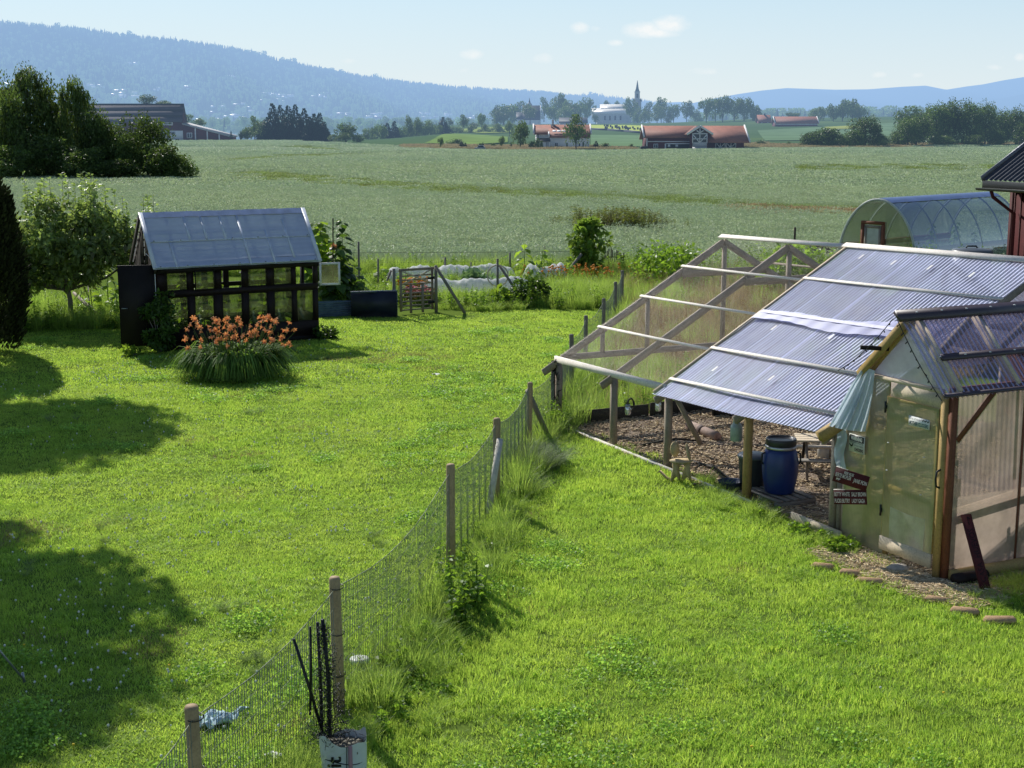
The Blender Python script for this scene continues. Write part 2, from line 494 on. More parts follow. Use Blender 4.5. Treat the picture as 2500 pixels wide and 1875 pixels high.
def make_world():
    w = bpy.data.worlds.new('World'); sc.world = w; w.use_nodes = True
    t = w.node_tree; bg = t.nodes['Background']; bg.inputs['Strength'].default_value = .10
    def n(typ): return t.nodes.new('ShaderNode' + typ)
    L = t.links.new
    def M(op, a, b=None, clamp=False):
        m = n('Math'); m.operation = op; m.use_clamp = clamp
        for i, val in enumerate((a, b)):
            if val is None: continue
            if hasattr(val, 'links'): L(val, m.inputs[i])
            else: m.inputs[i].default_value = val
        return m.outputs[0]
    sk = n('TexSky'); sk.sky_type = 'NISHITA'; sk.sun_disc = False
    sk.sun_elevation = SUN_EL; sk.sun_rotation = SUN_AZ
    sk.air_density = 1.0; sk.dust_density = .3; sk.ozone_density = 2.0; sk.altitude = 100
    # summer haze whitens the sky towards the horizon
    tc = n('TexCoord'); sx = n('SeparateXYZ'); L(tc.outputs['Generated'], sx.inputs[0])
    up = M('MAXIMUM', sx.outputs['Z'], 0.0)
    u6 = M('MULTIPLY', up, 6.0)
    hz = M('EXPONENT', M('MULTIPLY', M('MULTIPLY', u6, u6), -1.0))
    rp = n('ValToRGB'); L(M('MULTIPLY', up, 8.0, True), rp.inputs['Fac'])
    rp.color_ramp.elements[0].color = (.88, .97, 1.0, 1); rp.color_ramp.elements[1].color = (.60, .86, 1.08, 1)
    sc10 = n('VectorMath'); sc10.operation = 'SCALE'; sc10.inputs['Scale'].default_value = 8.9; L(rp.outputs['Color'], sc10.inputs[0])
    mx = n('Mix'); mx.data_type = 'RGBA'
    L(M('MULTIPLY', hz, .92), mx.inputs[0]); L(sk.outputs[0], mx.inputs[6]); L(sc10.outputs[0], mx.inputs[7])
    # small fair-weather clouds standing low over the hills
    yy = M('MAXIMUM', sx.outputs['Y'], .05)
    gu = M('DIVIDE', sx.outputs['X'], yy); gw = M('DIVIDE', sx.outputs['Z'], yy)
    cb = n('CombineXYZ'); L(gu, cb.inputs[0]); L(M('MULTIPLY', gw, 1.7), cb.inputs[2])
    nz = n('TexNoise'); nz.inputs['Scale'].default_value = 55; nz.inputs['Detail'].default_value = 6; nz.inputs['Roughness'].default_value = .62
    L(cb.outputs[0], nz.inputs['Vector'])
    blobs = [(1570, 72, 44, 20, 1.0), (1640, 60, 48, 22, 1.0), (1600, 80, 70, 12, .8), (1415, 68, 24, 15, .8), (1455, 70, 18, 10, .5),
             (1502, 105, 22, 9, .75), (1150, 132, 34, 15, .6), (1325, 142, 38, 16, .5), (1130, 172, 36, 10, .35), (855, 150, 34, 11, .4),
             (1720, 174, 44, 13, .45), (2145, 182, 24, 10, .6), (2240, 184, 26, 9, .4), (2430, 164, 30, 9, .5), (2490, 140, 18, 12, .6), (2450, 140, 10, 9, .35)]
    tot = None
    for u, v, ru, rv, k in blobs:
        a = (u - 1250) / FPX; b = (937.5 - v) / FPX
        dy = CP + b * SP; U = a / dy; W = (b * CP - SP) / dy
        du = M('DIVIDE', M('SUBTRACT', gu, U), ru / FPX); dw = M('DIVIDE', M('SUBTRACT', gw, W), rv / FPX)
        g = M('MULTIPLY', M('EXPONENT', M('MULTIPLY', M('ADD', M('MULTIPLY', du, du), M('MULTIPLY', dw, dw)), -1.0)), k)
        tot = g if tot is None else M('MAXIMUM', tot, g)
    cl = M('MULTIPLY', M('SUBTRACT', M('MULTIPLY', tot, M('ADD', M('MULTIPLY', nz.outputs['Fac'], 2.2), -.25)), .22), 1.6, True)
    m2 = n('Mix'); m2.data_type = 'RGBA'
    L(M('MULTIPLY', cl, .85), m2.inputs[0]); L(mx.outputs[2], m2.inputs[6]); m2.inputs[7].default_value = (9.6, 9.7, 9.6, 1)
    L(m2.outputs[2], bg.inputs['Color'])
make_world()

# ------------------------------------------------------------------ terrain
FIELD_EDGE = [(-400, 352), (430, 347), (560, 345), (700, 346), (800, 351), (900, 357), (1000, 362), (1100, 366), (1300, 368), (1450, 368),
              (1570, 367), (1700, 366), (1800, 364), (2000, 362), (2200, 361), (2500, 358), (3000, 356)]
AMP = [(-.6, -14), (-.30, -14), (-.12, -10), (-.085, -2), (-.07, 1.2), (-.045, 4.0), (0, 4.4), (.06, 4.7), (.11, 5.5), (.17, 8.0), (.27, 9.5), (.4, 9)]

def lin(tab, x): return float(np.interp(x, [a for a, _ in tab], [b for _, b in tab]))
def sstep(a, b, x):
    t = min(1, max(0, (x - a) / (b - a))); return t * t * (3 - 2 * t)

def hfun(x, y):
    if y < 300: return 0.0
    az = x / y
    A = lin(AMP, az)
    if A < 0:
        z = A * sstep(430, 900, y)
    else:
        z = A * sstep(400, 930, y)
        if -.085 < az < .02:                  # grassy mounds left of the white house
            z += 1.3 * math.exp(-((az + .048) / .018) ** 2 - ((y - 470) / 70) ** 2)
    z -= 26 * sstep(1150, 2600, y)
    return z

def make_terrain():
    mb = MB()
    ys = list(np.linspace(-60, 300, 10)) + list(np.linspace(330, 1300, 56)) + list(np.geomspace(1400, 30000, 26))
    azs = np.linspace(-.75, .75, 90)
    vs = []
    for y in ys:
        for az in azs:
            x = az * (max(y, 0) + 160)
            vs.append((x, y, hfun(x, y) - .02))
    nx = len(azs)
    fs = [(j*nx+i, j*nx+i+1, (j+1)*nx+i+1, (j+1)*nx+i) for j in range(len(ys)-1) for i in range(nx-1)]
    mb.add(vs, fs)
    t = NT('meadow_land')
    n1 = t.noise(t.pos(), .006, 4.0, .6); n2 = t.noise(t.pos(), .25, 4.0, .65)
    c = t.ramp(n1, [(.3, (.075, .14, .055)), (.5, (.10, .17, .075)), (.68, (.17, .24, .07))])
    c = t.mix(t.math('MULTIPLY', n2, .5), c, (.06, .1, .04))
    d = t.n('BsdfDiffuse'); t.l(c, d.inputs['Color'])
    o = mb.build('terrain', t.done(d.outputs[0], True), smooth=True)
    tag(o, None, None, None, 'structure')
make_terrain()

def poly_sheet(name, pts, mat_, z=0.004):
    mb = MB(); mb.add([(p[0], p[1], z) for p in pts], [tuple(range(len(pts)))])
    return tag(mb.build(name, mat_), None, None, None, 'structure')

# boundaries of lawn and field
FIELD_Y0 = 52.5
def lawn_mat():
    t = NT('lawn_soil')
    n1 = t.noise(t.pos(), .5, 4, .6); n2 = t.noise(t.pos(), 14, 4, .7)
    c = t.ramp(n1, [(.3, (.15, .24, .045)), (.7, (.20, .29, .05))])
    c = t.mix(t.math('MULTIPLY', n2, .7), c, (.03, .035, .012))
    d = t.n('BsdfDiffuse'); t.l(c, d.inputs['Color'])
    return t.done(d.outputs[0])
poly_sheet('lawn', [(-40, -5), (40, -5), (60, FIELD_Y0), (-60, FIELD_Y0)], lawn_mat(), .0)
edge_pts = [ground(u, v) for u, v in FIELD_EDGE]
def soil_mat():
    t = NT('field_soil')
    n1 = t.noise(t.pos(), .05, 4, .6)
    c = t.ramp(n1, [(.3, (.16, .21, .10)), (.7, (.20, .25, .13))])
    d = t.n('BsdfDiffuse'); t.l(c, d.inputs['Color'])
    return t.done(d.outputs[0], True)
poly_sheet('field', [(-60, FIELD_Y0), (60, FIELD_Y0)] + [(p.x, p.y) for p in reversed(edge_pts)], soil_mat(), .004)

# ------------------------------------------------------------------ the grain field
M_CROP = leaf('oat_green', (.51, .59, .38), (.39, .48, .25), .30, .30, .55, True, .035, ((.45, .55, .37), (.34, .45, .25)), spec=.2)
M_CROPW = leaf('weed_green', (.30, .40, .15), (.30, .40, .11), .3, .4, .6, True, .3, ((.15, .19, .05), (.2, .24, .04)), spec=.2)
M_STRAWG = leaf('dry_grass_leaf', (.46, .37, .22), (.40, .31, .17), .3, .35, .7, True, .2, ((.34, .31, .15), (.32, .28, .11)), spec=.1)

def crop_patch(name, m, half, n, h, w):
    mb = MB()
    p = np.stack([NR.uniform(-half, half, n), NR.uniform(-half, half, n), np.zeros(n)], 1)
    blades(mb, p, hdir(n), NR.uniform(.75, 1.1, n) * h, w * NR.uniform(.7, 1.3, n), NR.uniform(.05, .5, n), NR.uniform(0, .8, n), 2)
    k = n // 2
    q = p[:k] + np.array([0, 0, h * .9]) + NR.normal(scale=.05, size=(k, 3))
    leaves(mb, q, hdir(k) + np.array([0, 0, .8]), w * 7, .35, NR.uniform(.4, .8, k), droop=.2)
    return mb.mesh(name, m)

STRIPS = [[(560, 442), (680, 445), (860, 462), (1000, 474), (1140, 481), (1350, 491), (1560, 500), (1700, 509), (1900, 524), (2150, 537), (2300, 540), (2520, 545)],
          [(540, 402), (720, 388), (860, 384), (960, 378), (1050, 373)],
          [(700, 360), (760, 362), (830, 369)],
          [(1930, 424), (2060, 421), (2240, 420), (2500, 422)]]
STRIP_W = [13, 5, 3, 9]
SOFF = [[np.interp(np.arange(2600), [p[0] for p in s], [p[1] for p in s], left=-999, right=-999) for s in STRIPS]][0]

def field_points():
    eu = [u for u, _ in FIELD_EDGE]; ev = [v for _, v in FIELD_EDGE]
    P = []; I = []; S = []
    def band(y0, y1, step, kinds, wk, sc0):
        y = y0
        while y < y1:
            hw = y * .40 + 4
            x = -hw
            while x < hw:
                px = x + RN.uniform(-.5, .5) * step; py = y + RN.uniform(-.5, .5) * step
                x += step
                u, v = proj((px, py, 0))
                if py > 200 and v < np.interp(u, eu, ev): continue
                if px < 6 and py < 53.5 + .3 * math.sin(px): continue
                s = sc0 * RN.uniform(.9, 1.1); k = RN.choice(kinds)
                ui = int(u)
                if 0 <= ui < 2600:
                    for so_, sw in zip(SOFF, STRIP_W):
                        dv = v - so_[ui]
                        if -sw * 1.1 < dv < sw * .7 and RN.random() < .85:
                            k = RN.choice(wk); s *= RN.uniform(.45, .7); break
                P.append((px, py, 0)); I.append(k); S.append((1, 1, s * (.55 if py > 262 and v > 361 else 1)))
            y += step
    band(51, 112, 1.0, (0, 1), (2,), 1.0)
    band(112, 230, 1.7, (3, 4), (5,), 1.0)
    band(230, 425, 3.0, (6, 6), (7,), 1.0)
    T = [crop_patch('crop_near', M_CROP, .62, 200, .6, .016), crop_patch('crop_near_b', M_CROP, .62, 200, .62, .016),
         crop_patch('weed_near', M_CROPW, .62, 190, .80, .02),
         crop_patch('crop_mid', M_CROP, 1.05, 300, .55, .028), crop_patch('crop_mid_b', M_CROP, 1.05, 300, .57, .028),
         crop_patch('weed_mid', M_CROPW, 1.05, 280, .8, .03),
         crop_patch('crop_far', M_CROP, 1.8, 420, .45, .05), crop_patch('weed_far', M_CROPW, 1.8, 400, .45, .05)]
    n = len(P)
    scatter('grain_field', P, NR.uniform(0, 2 * pi, n), S, I, T, label='grey green grain crop filling the wide field')
field_points()

# dry tan verge along the far edge of the field and around bare spots
def verge():
    P = []; S = []
    for u, v, wu, wv, n in [(1050, 361, 60, 3, 220), (1180, 363, 120, 3, 420), (1330, 366, 120, 3, 420), (1480, 367, 60, 2, 130), (1780, 359, 110, 4.0, 800),
                            (1880, 360, 100, 3, 420), (1960, 361, 100, 2.5, 300), (2120, 361, 90, 2.5, 330), (2300, 358, 120, 3.4, 600), (2450, 356, 90, 3.4, 500), (2560, 356, 60, 3.4, 200),
                            (1830, 523, 50, 3, 60), (1930, 531, 90, 4, 160), (2050, 534, 60, 4, 90)]:
        for i in range(n):
            p = ground(u + RN.uniform(-wu, wu), v + RN.gauss(0, wv * .5) - (1.5 if v < 400 else 0))
            P.append((p.x, p.y, hfun(p.x, p.y))); k = RN.uniform(.7, 1.2) * (1.0 if v < 400 else .42); S.append((k, k, k * (1 if v < 400 else 2.2)))
    T = [crop_patch('dry_far', M_STRAWG, 1.5, 240, .38, .05)]
    n = len(P)
    scatter('dry_verge_grass', P, NR.uniform(0, 6, n), S, np.zeros(n), T, label='dry tan grass along the far edge of the field')
verge()

# ------------------------------------------------------------------ hills
def hill(name, sky, y_crest, y_foot, v_foot, col, col2, ns):
    """a ridge whose crest runs through the survey points sky"""
    us = np.linspace(sky[0][0], sky[-1][0], 220)
    mb = MB(); rows = 26; vs = []
    for j in range(rows):
        f = j / (rows - 1)
        for u in us:
            yc = np.interp(u, [s[0] for s in sky], [s[2] if len(s) > 2 else y_crest for s in sky])
            v = np.interp(u, [s[0] for s in sky], [s[1] for s in sky])
            C = at(u, v, yc); Fo = at(u, v_foot, y_foot)
            p = Fo.lerp(C, f)
            p.z = Fo.z + (C.z - Fo.z) * (f ** 1.15) + 12 * math.sin(u * .021 + f * 5) * f * (1 - f) * 4 * (y_crest / 5000)
            vs.append(tuple(p))
    nx = len(us)
    for i, u in enumerate(us):
        p = Vector(vs[(rows-1)*nx+i]); vs.append((p.x, p.y + 1500, p.z - 250))
    fs = [(j*nx+i, j*nx+i+1, (j+1)*nx+i+1, (j+1)*nx+i) for j in range(rows) for i in range(nx-1)]
    mb.add(vs, fs)
    t = NT(name + '_forest_floor')
    n1 = t.noise(t.pos(), .0016 * ns, 5, .65); n2 = t.noise(t.pos(), .02 * ns, 5, .75)
    c = t.ramp(n1, [(.35, col), (.65, col2)])
    c = t.mix(n2, c, mul(col, .35))
    d = t.n('BsdfDiffuse'); t.l(c, d.inputs['Color'])
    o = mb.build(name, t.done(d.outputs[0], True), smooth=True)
    tag(o, None, None, None, 'structure')
    return us, rows, vs

SKY_L = [(-700, 20, 3900), (-300, 45, 4000), (0, 59, 4100), (100, 67, 4150), (200, 77, 4200), (300, 90, 4250), (400, 100, 4300), (560, 120, 4400), (620, 134, 4450),
         (700, 154, 4500), (780, 172, 4600), (850, 185, 4700), (1000, 207, 5000), (1100, 217, 5200), (1250, 224, 5500), (1330, 229, 5700), (1400, 238, 5800), (1450, 234, 5900),
         (1500, 242, 6000), (1560, 249, 6200), (1620, 257, 6500), (1690, 268, 6800)]
hill('hill_left', SKY_L, 4500, 2300, 352, (.030, .060, .034), (.07, .11, .05), 1.0)
SKY_R = [(1560, 262), (1640, 255), (1690, 252), (1740, 241), (1800, 230), (1860, 221), (1920, 215), (1980, 217), (2040, 219), (2120, 218), (2200, 212), (2260, 209), (2310, 219), (2360, 211), (2400, 206),
         (2450, 196), (2500, 188), (2600, 170), (2900, 150)]
hill('hill_right', SKY_R, 8200, 4800, 292, (.05, .09, .06), (.09, .13, .08), .5)
SKY_N = [(2130, 290), (2200, 270), (2240, 262), (2330, 262), (2380, 252), (2430, 243), (2500, 229), (2600, 212), (2800, 190)]
hill('hill_near_right', SKY_N, 6200, 4400, 294, (.035, .07, .045), (.07, .11, .06), .7)
SKY_F = [(1500, 262), (1600, 252), (1660, 249), (1700, 252), (1760, 258), (1850, 262)]
hill('hill_distant', SKY_F, 15000, 9000, 290, (.06, .1, .07), (.09, .13, .08), .3)

# far conifers and leafy trees of the hillside (they read as one wood)
M_FARC = leaf('far_conifer_needles', (.035, .07, .04), (.01, .02, .01), .7, .1, .8, True, .0035, ((.12, .20, .10), (.03, .05, .02)), spec=.05)
M_FARB = leaf('far_broadleaf', (.26, .36, .13), (.16, .24, .07), .75, .25, .8, True, .0035, ((.42, .52, .24), (.26, .34, .12)), spec=.05)
def far_tree_mesh(name, m, conifer):
    mb = MB()
    if conifer:
        for k in range(5):
            z0 = .05 + k * .18; r = .17 * (1 - k * .19)
            n = 6; vs = [(0, 0, min(1.0, z0 + .34))]
            vs += [(r * RN.uniform(.7, 1.2) * math.cos(2*pi*i/n), r * RN.uniform(.7, 1.2) * math.sin(2*pi*i/n), z0 + RN.uniform(-.03, .03)) for i in range(n)]
            mb.add(vs, [(0, 1 + i, 1 + (i + 1) % n) for i in range(n)], RN.random())
    else:
        for k in range(9):
            c = np.array([RN.uniform(-.2, .2), RN.uniform(-.2, .2), RN.uniform(.3, .8)])
            n = 26; v = unit(NR.normal(size=(n, 3)))
            leaves(mb, c + v * .15, v + NR.normal(scale=.5, size=(n, 3)), .17, .9, np.full(n, RN.random()))
    return mb.mesh(name, m)
FT = [far_tree_mesh('far_spruce', M_FARC, True), far_tree_mesh('far_spruce_b', M_FARC, True), far_tree_mesh('far_leafy', M_FARB, False), far_tree_mesh('far_leafy_b', M_FARB, False)]

def hill_z(sky, y_crest, y_foot, v_foot, u, f):
    yc = np.interp(u, [s[0] for s in sky], [s[2] if len(s) > 2 else y_crest for s in sky])
    v = np.interp(u, [s[0] for s in sky], [s[1] for s in sky])
    C = at(u, v, yc); Fo = at(u, v_foot, y_foot); p = Fo.lerp(C, f)
    p.z = Fo.z + (C.z - Fo.z) * (f ** 1.15) + 12 * math.sin(u * .021 + f * 5) * f * (1 - f) * 4 * (y_crest / 5000)
    return p
def forest():
    P = []; S = []; I = []
    for i in range(30000):
        u = RN.uniform(-60, 1640); f = RN.random() ** .8
        p = hill_z(SKY_L, 4500, 2300, 352, u, f)
        g = .5 + .5 * math.sin(u * .013 + 3 * math.sin(f * 6 + u * .004)) * math.cos(f * 9 + u * .006)
        if f < .35 and RN.random() < .45: continue
        con = RN.random() < (.45 + .5 * f)
        h = RN.uniform(9, 19) * (.8 if not con else 1) * (.8 + .35 * g)
        P.append((p.x, p.y, p.z - 1)); S.append((h * (1.25 if con else .9), h * (1.25 if con else .9), h)); I.append(RN.choice((0, 1)) if con else RN.choice((2, 3)))
    for i in range(1500):                                    # trees on the skyline
        u = RN.uniform(-60, 1640); p = hill_z(SKY_L, 4500, 2300, 352, u, 1.0)
        h = RN.uniform(8, 16) * (1.5 if RN.random() < .06 else 1)
        P.append((p.x, p.y, p.z - 3)); S.append((h, h, h)); I.append(RN.choice((0, 1, 0, 1, 2)))
    n = len(P)
    scatter('hillside_forest', P, NR.uniform(0, 6, n), S, I, FT, label='blue hazy forest covering the long hill')
    P = []; S = []; I = []
    for i in range(1500):                                    # dark wood in the plain on the right and behind the church
        u = RN.uniform(1690, 2420); y = RN.uniform(1500, 2300)
        v = 304 - 9 * sstep(1690, 1800, u) - 4 * sstep(1900, 2150, u)
        p = at(u, v, y); h = RN.uniform(11, 19)
        P.append((p.x, p.y, p.z - 3 - RN.uniform(0, 4))); S.append((h * 1.2, h * 1.2, h)); I.append(RN.choice((0, 1, 1, 2)))
    for i in range(900):                                    # trees of the valley floor left of the churches
        u = RN.uniform(430, 1300); y = RN.uniform(1500, 2300)
        v = 322 - RN.uniform(0, 22)
        p = at(u, v, y); h = RN.uniform(7, 13)
        P.append((p.x, p.y, p.z - h * .3)); S.append((h, h, h)); I.append(RN.choice((0, 2, 3, 3)))
    n = len(P)
    scatter('distant_woodland', P, NR.uniform(0, 6, n), S, I, FT, label='distant dark woodland in the plain beyond the fields')
forest()
# ------------------------------------------------------------------ yard materials
W_GREY = wood('grey_timber', (.30, .25, .20))
W_POST = wood('post_timber', (.40, .29, .17))
W_OLD = wood('old_grey_timber', (.22, .20, .17))
W_DARK = wood('dark_timber', (.055, .045, .035))
W_BLACK = wood('black_stain', (.014, .011, .010), rough=.6)
W_BROWN = wood('brown_stain', (.020, .012, .011), rough=.6)
W_LIGHT = wood('fresh_timber', (.62, .52, .38), .18)
W_WHITE = wood('bleached_timber', (.84, .78, .70), .12)
W_YELLOW = wood('yellow_pine', (.42, .29, .11), .22)
W_RED = wood('red_stain', (.20, .075, .04), .3)
W_MAROON = wood('maroon_paint', (.085, .018, .022), .3)
M_BLACKP = mat('black_plastic', (.018, .019, .02), .4, .2, 5)
M_WHITEP = mat('white_plastic', (.75, .76, .74), .5, .08, 5)
M_METAL = mat('dull_metal', (.35, .37, .38), .4, .2, 8, metal=.6)
M_WIRE = mat('wire', (.22, .25, .18), .5, .1, 8, metal=.2)
M_STEM = leaf('stem_green', (.10, .17, .04), (.05, .1, .02), .3, .1)
M_GLASS = sheet('window_glass', (.80, .85, .66), (.20, .23, .10), .34, .0, .05, None, .5, 2.4, .35)  # olive body colour paints the garden's reflection into the panes

M_GRASS = leaf('lawn_blade', (.265, .42, .065), (.585, .90, .11), .40, .5, .5, False, .55, ((.34, .44, .08), (.72, .92, .14)), patch=1.6)
M_GRASSL = leaf('long_grass', (.25, .38, .075), (.56, .82, .12), .4, .45, .45, False, .9, ((.23, .30, .09), (.44, .58, .10)))
M_GRASSG = leaf('grey_grass', (.20, .27, .12), (.26, .36, .10), .3, .4, .5)
M_DRY = leaf('dry_meadow', (.42, .31, .18), (.46, .33, .16), .5, .35, .7, False, .55, ((.33, .30, .13), (.40, .38, .14)), spec=.1, patch=.9)
M_WEED = leaf('weed_leaf', (.12, .22, .035), (.32, .52, .04), .45, .45, .45)
M_CLOVER = mat('clover_white', (.78, .78, .70), .8, .1, 30)
M_YEL = mat('dandelion_yellow', (.75, .55, .03), .8, .1, 30)

# ------------------------------------------------------------------ coop frame (shared with the lawn layout)
G0 = Vector((.80, 25.3, 0)); E1 = Vector((.436, -.90, 0)).normalized(); E2 = Vector((-E1.y, E1.x, 0))
def RC(k, s, z=0.0): return G0 + E1 * k + E2 * s + Vector((0, 0, z))
def rc_of(p):
    d = Vector((p[0], p[1], 0)) - G0
    return d.dot(E1), d.dot(E2)
FENCE = [(-2.75, 7.0), (-2.3, 9.7), (-1.6, 12.42), (-.74, 16.53), (-.23, 19.75), (.28, 23.35), (.80, 25.45), (1.22, 28.3), (1.62, 30.9), (2.2, 34.0), (2.74, 37.6), (3.16, 40.6)]
def fence_x(y): return float(np.interp(y, [p[1] for p in FENCE], [p[0] for p in FENCE]))
# greenhouse frame
GA = Vector((-8.5, 33.8, 0)); D1 = Vector((.872, .49, 0)).normalized(); D2 = Vector((-D1.y, D1.x, 0))
GW, GD, GE, GR = 4.12, 1.95, 2.13, 3.24
def GH(a, b, z=0.0): return GA + D1 * a + D2 * b + Vector((0, 0, z))
LILY = Vector((-5.98, 30.2, 0))

# ------------------------------------------------------------------ lawn grass
def lawn_grass():
    P = []; I = []; S = []
    def bare(x, y):
        k, s = rc_of((x, y))
        if -.1 < k < 10.02 and s > .02: return True
        if 8.3 < k < 10.15 and -.55 - .12 * math.sin(k * 7) < s < .05: return RN.random() < .8    # trodden straw before the door
        if 10.0 <= k < 10.32 + .05 * math.sin(s * 7) and s > -.5: return True
        d = Vector((x, y, 0)) - GA
        a, b = d.dot(D1), d.dot(D2)
        if -.05 < a < GW + .1 and -.05 < b < GD: return True
        return False
    def lawn_end(x):
        return 40.0 + .45 * math.sin(x * .9) + .3 * math.sin(x * 2.3) + (1.2 if x > -1 else 0) - (1.6 if x < -8.8 else 0)
    def band(y0, y1, step, kinds, sc0):
        y = y0
        while y < y1:
            x = -y * .40 - 1.5
            while x < y * .40 + 1.5:
                px = x + RN.uniform(-.3, .3) * step; py = y + RN.uniform(-.3, .3) * step; x += step
                if bare(px, py): continue
                if px < fence_x(py) + .3 and py > lawn_end(px): continue
                k, s = rc_of((px, py))
                if px > fence_x(py) and k < 0: continue
                h = .80 + .20 * math.sin(px * 1.7 + 1.3 * math.sin(py * .9)) * math.sin(py * 1.3 + px * .4) + RN.uniform(-.10, .10)
                df = px - fence_x(py)
                if df > .1: h *= 1.35 + .35 * math.sin(px * 2.9 + 2 * math.sin(py * 1.9)) * math.sin(py * 2.3 + px)                               # the right-hand side is longer
                P.append((px, py, 0)); I.append(RN.choice(kinds)); S.append((1, 1, h * sc0))
            y += step
    band(10.2, 20, .34, (0, 1, 2, 7), 1.0)
    band(20, 29, .42, (3, 4, 3, 8), 1.0)
    band(29, 43, .6, (5, 6), 1.0)
    T = [grass_patch('lawn_a', M_GRASS, .25, 460, .035, .075, .007), grass_patch('lawn_b', M_GRASS, .25, 460, .03, .085, .007), grass_patch('lawn_c', M_GRASS, .25, 430, .035, .075, .0075),
         grass_patch('lawn_d', M_GRASS, .32, 420, .035, .075, .0100), grass_patch('lawn_e', M_GRASS, .32, 420, .035, .08, .0100),
         grass_patch('lawn_f', M_GRASS, .44, 460, .035, .075, .015), grass_patch('lawn_g', M_GRASS, .44, 460, .035, .075, .015),
         grass_patch('lawn_h', M_GRASS, .22, 300, .05, .125, .009, (.4, 1.2), 3), grass_patch('lawn_i', M_GRASS, .28, 300, .05, .11, .011, (.4, 1.2), 3)]
    n = len(P)
    scatter('lawn_grass', P, NR.uniform(0, 6, n), S, I, T, label='bright green mown grass of the lawn')
    # white clover heads and a few yellow dandelions
    mb = MB(); mb.lathe([(.002, 0), (.003, .045), (.013, .05), (.016, .062), (.010, .074), (.002, .078)], n=7); m1 = mb.mesh('clover_head', M_CLOVER)
    mb = MB(); mb.lathe([(.002, 0), (.003, .07), (.018, .075), (.014, .086), (.002, .088)], n=7); m2 = mb.mesh('dandelion_head', M_YEL)
    P = []; I = []
    cl = [(RN.uniform(-9, 0), RN.uniform(11, 38), RN.uniform(.5, 1.8)) for _ in range(46)] + [(-8.5, 30.5, 2.2), (-4.5, 13.5, 1.6), (-5.5, 13, 1.8), (-3.5, 12, 1.5), (-9, 29, 2), (-4, 36.5, 1.6), (-3, 34.5, 1.6)]
    for cx, cy, r in cl:
        for _ in range(26):
            x, y = RN.gauss(cx, r * .6), RN.gauss(cy, r * .8)
            if bare(x, y) or x > fence_x(y) or y > 39.5: continue
            P.append((x, y, RN.uniform(-.02, .02))); I.append(0)
    for _ in range(90):
        x, y = RN.uniform(-9, 5), RN.uniform(11, 38)
        if bare(x, y): continue
        P.append((x, y, 0)); I.append(RN.choice((0, 0, 1)))
    for _ in range(40):
        x, y = RN.gauss(-4.2, 1.2), RN.gauss(33.5, 1.4)
        if not bare(x, y): P.append((x, y, 0)); I.append(1)
    n = len(P)
    scatter('clover_flowers', P, NR.uniform(0, 6, n), NR.uniform(.55, .9, n), I, [m1, m2], label='white clover heads dotted over the lawn')
lawn_grass()

def strew(name, label, spots, templates, hs, avoid=None, zf=None):
    """tufts scattered over spots (x, y, rx, ry, n, scale)"""
    P = []; S = []; I = []
    for x, y, rx, ry, n, k, kinds in spots:
        for _ in range(n):
            a = RN.uniform(0, 2 * pi); r = math.sqrt(RN.random())
            px, py = x + rx * r * math.cos(a), y + ry * r * math.sin(a)
            if avoid and avoid(px, py): continue
            s = k * RN.uniform(.7, 1.25)
            P.append((px, py, zf(px, py) if zf else 0)); S.append((s, s, s)); I.append(RN.choice(kinds))
    n = len(P)
    return scatter(name, P, NR.uniform(0, 6, n), S, I, templates, label=label)

def tuft(name, m, n, r, hmin, hmax, w, bend=(.3, 1.0), seg=4):
    mb = MB(); d = hdir(n)
    p = d * (NR.random((n, 1)) ** .5) * r
    dd = unit(d + NR.normal(scale=.5, size=(n, 3)) * np.array([1, 1, 0]))
    blades(mb, p, dd, NR.uniform(hmin, hmax, n), w * NR.uniform(.7, 1.3, n), NR.uniform(bend[0], bend[1], n), NR.uniform(0, 1, n), seg)
    return mb.mesh(name, m)

def weed_mesh(name, m, h, n, size, width=.55):
    mb = MB()
    for s in range(3):
        a = RN.uniform(0, 6.28); tx, ty = .25 * h * math.cos(a) * RN.random(), .25 * h * math.sin(a) * RN.random()
        hh = h * RN.uniform(.7, 1.05)
        mb.tube([(0, 0, 0), (tx * .5, ty * .5, hh * .5), (tx, ty, hh)], [.006, .005, .002], 4, False, .3)
        k = n // 3
        f = NR.uniform(.1, 1.0, k)
        p = np.stack([tx * f, ty * f, hh * f], 1)
        d = hdir(k) + np.array([0, 0, .25])
        leaves(mb, p, d, size * (1.15 - .6 * f) * NR.uniform(.7, 1.2, k), width, NR.uniform(.1, .95, k), droop=.25)
    return mb.mesh(name, m)

TUFT = [tuft('tuft_a', M_GRASSL, 70, .10, .14, .34, .007), tuft('tuft_b', M_GRASSL, 80, .14, .2, .42, .007), tuft('tuft_grey', M_GRASSG, 120, .10, .25, .55, .005, (.6, 1.4)),
        weed_mesh('weed_low', M_WEED, .30, 30, .13), weed_mesh('weed_tall', M_WEED, .75, 48, .12), tuft('tuft_tall', M_GRASSL, 90, .22, .4, .85, .010, (.15, .7))]

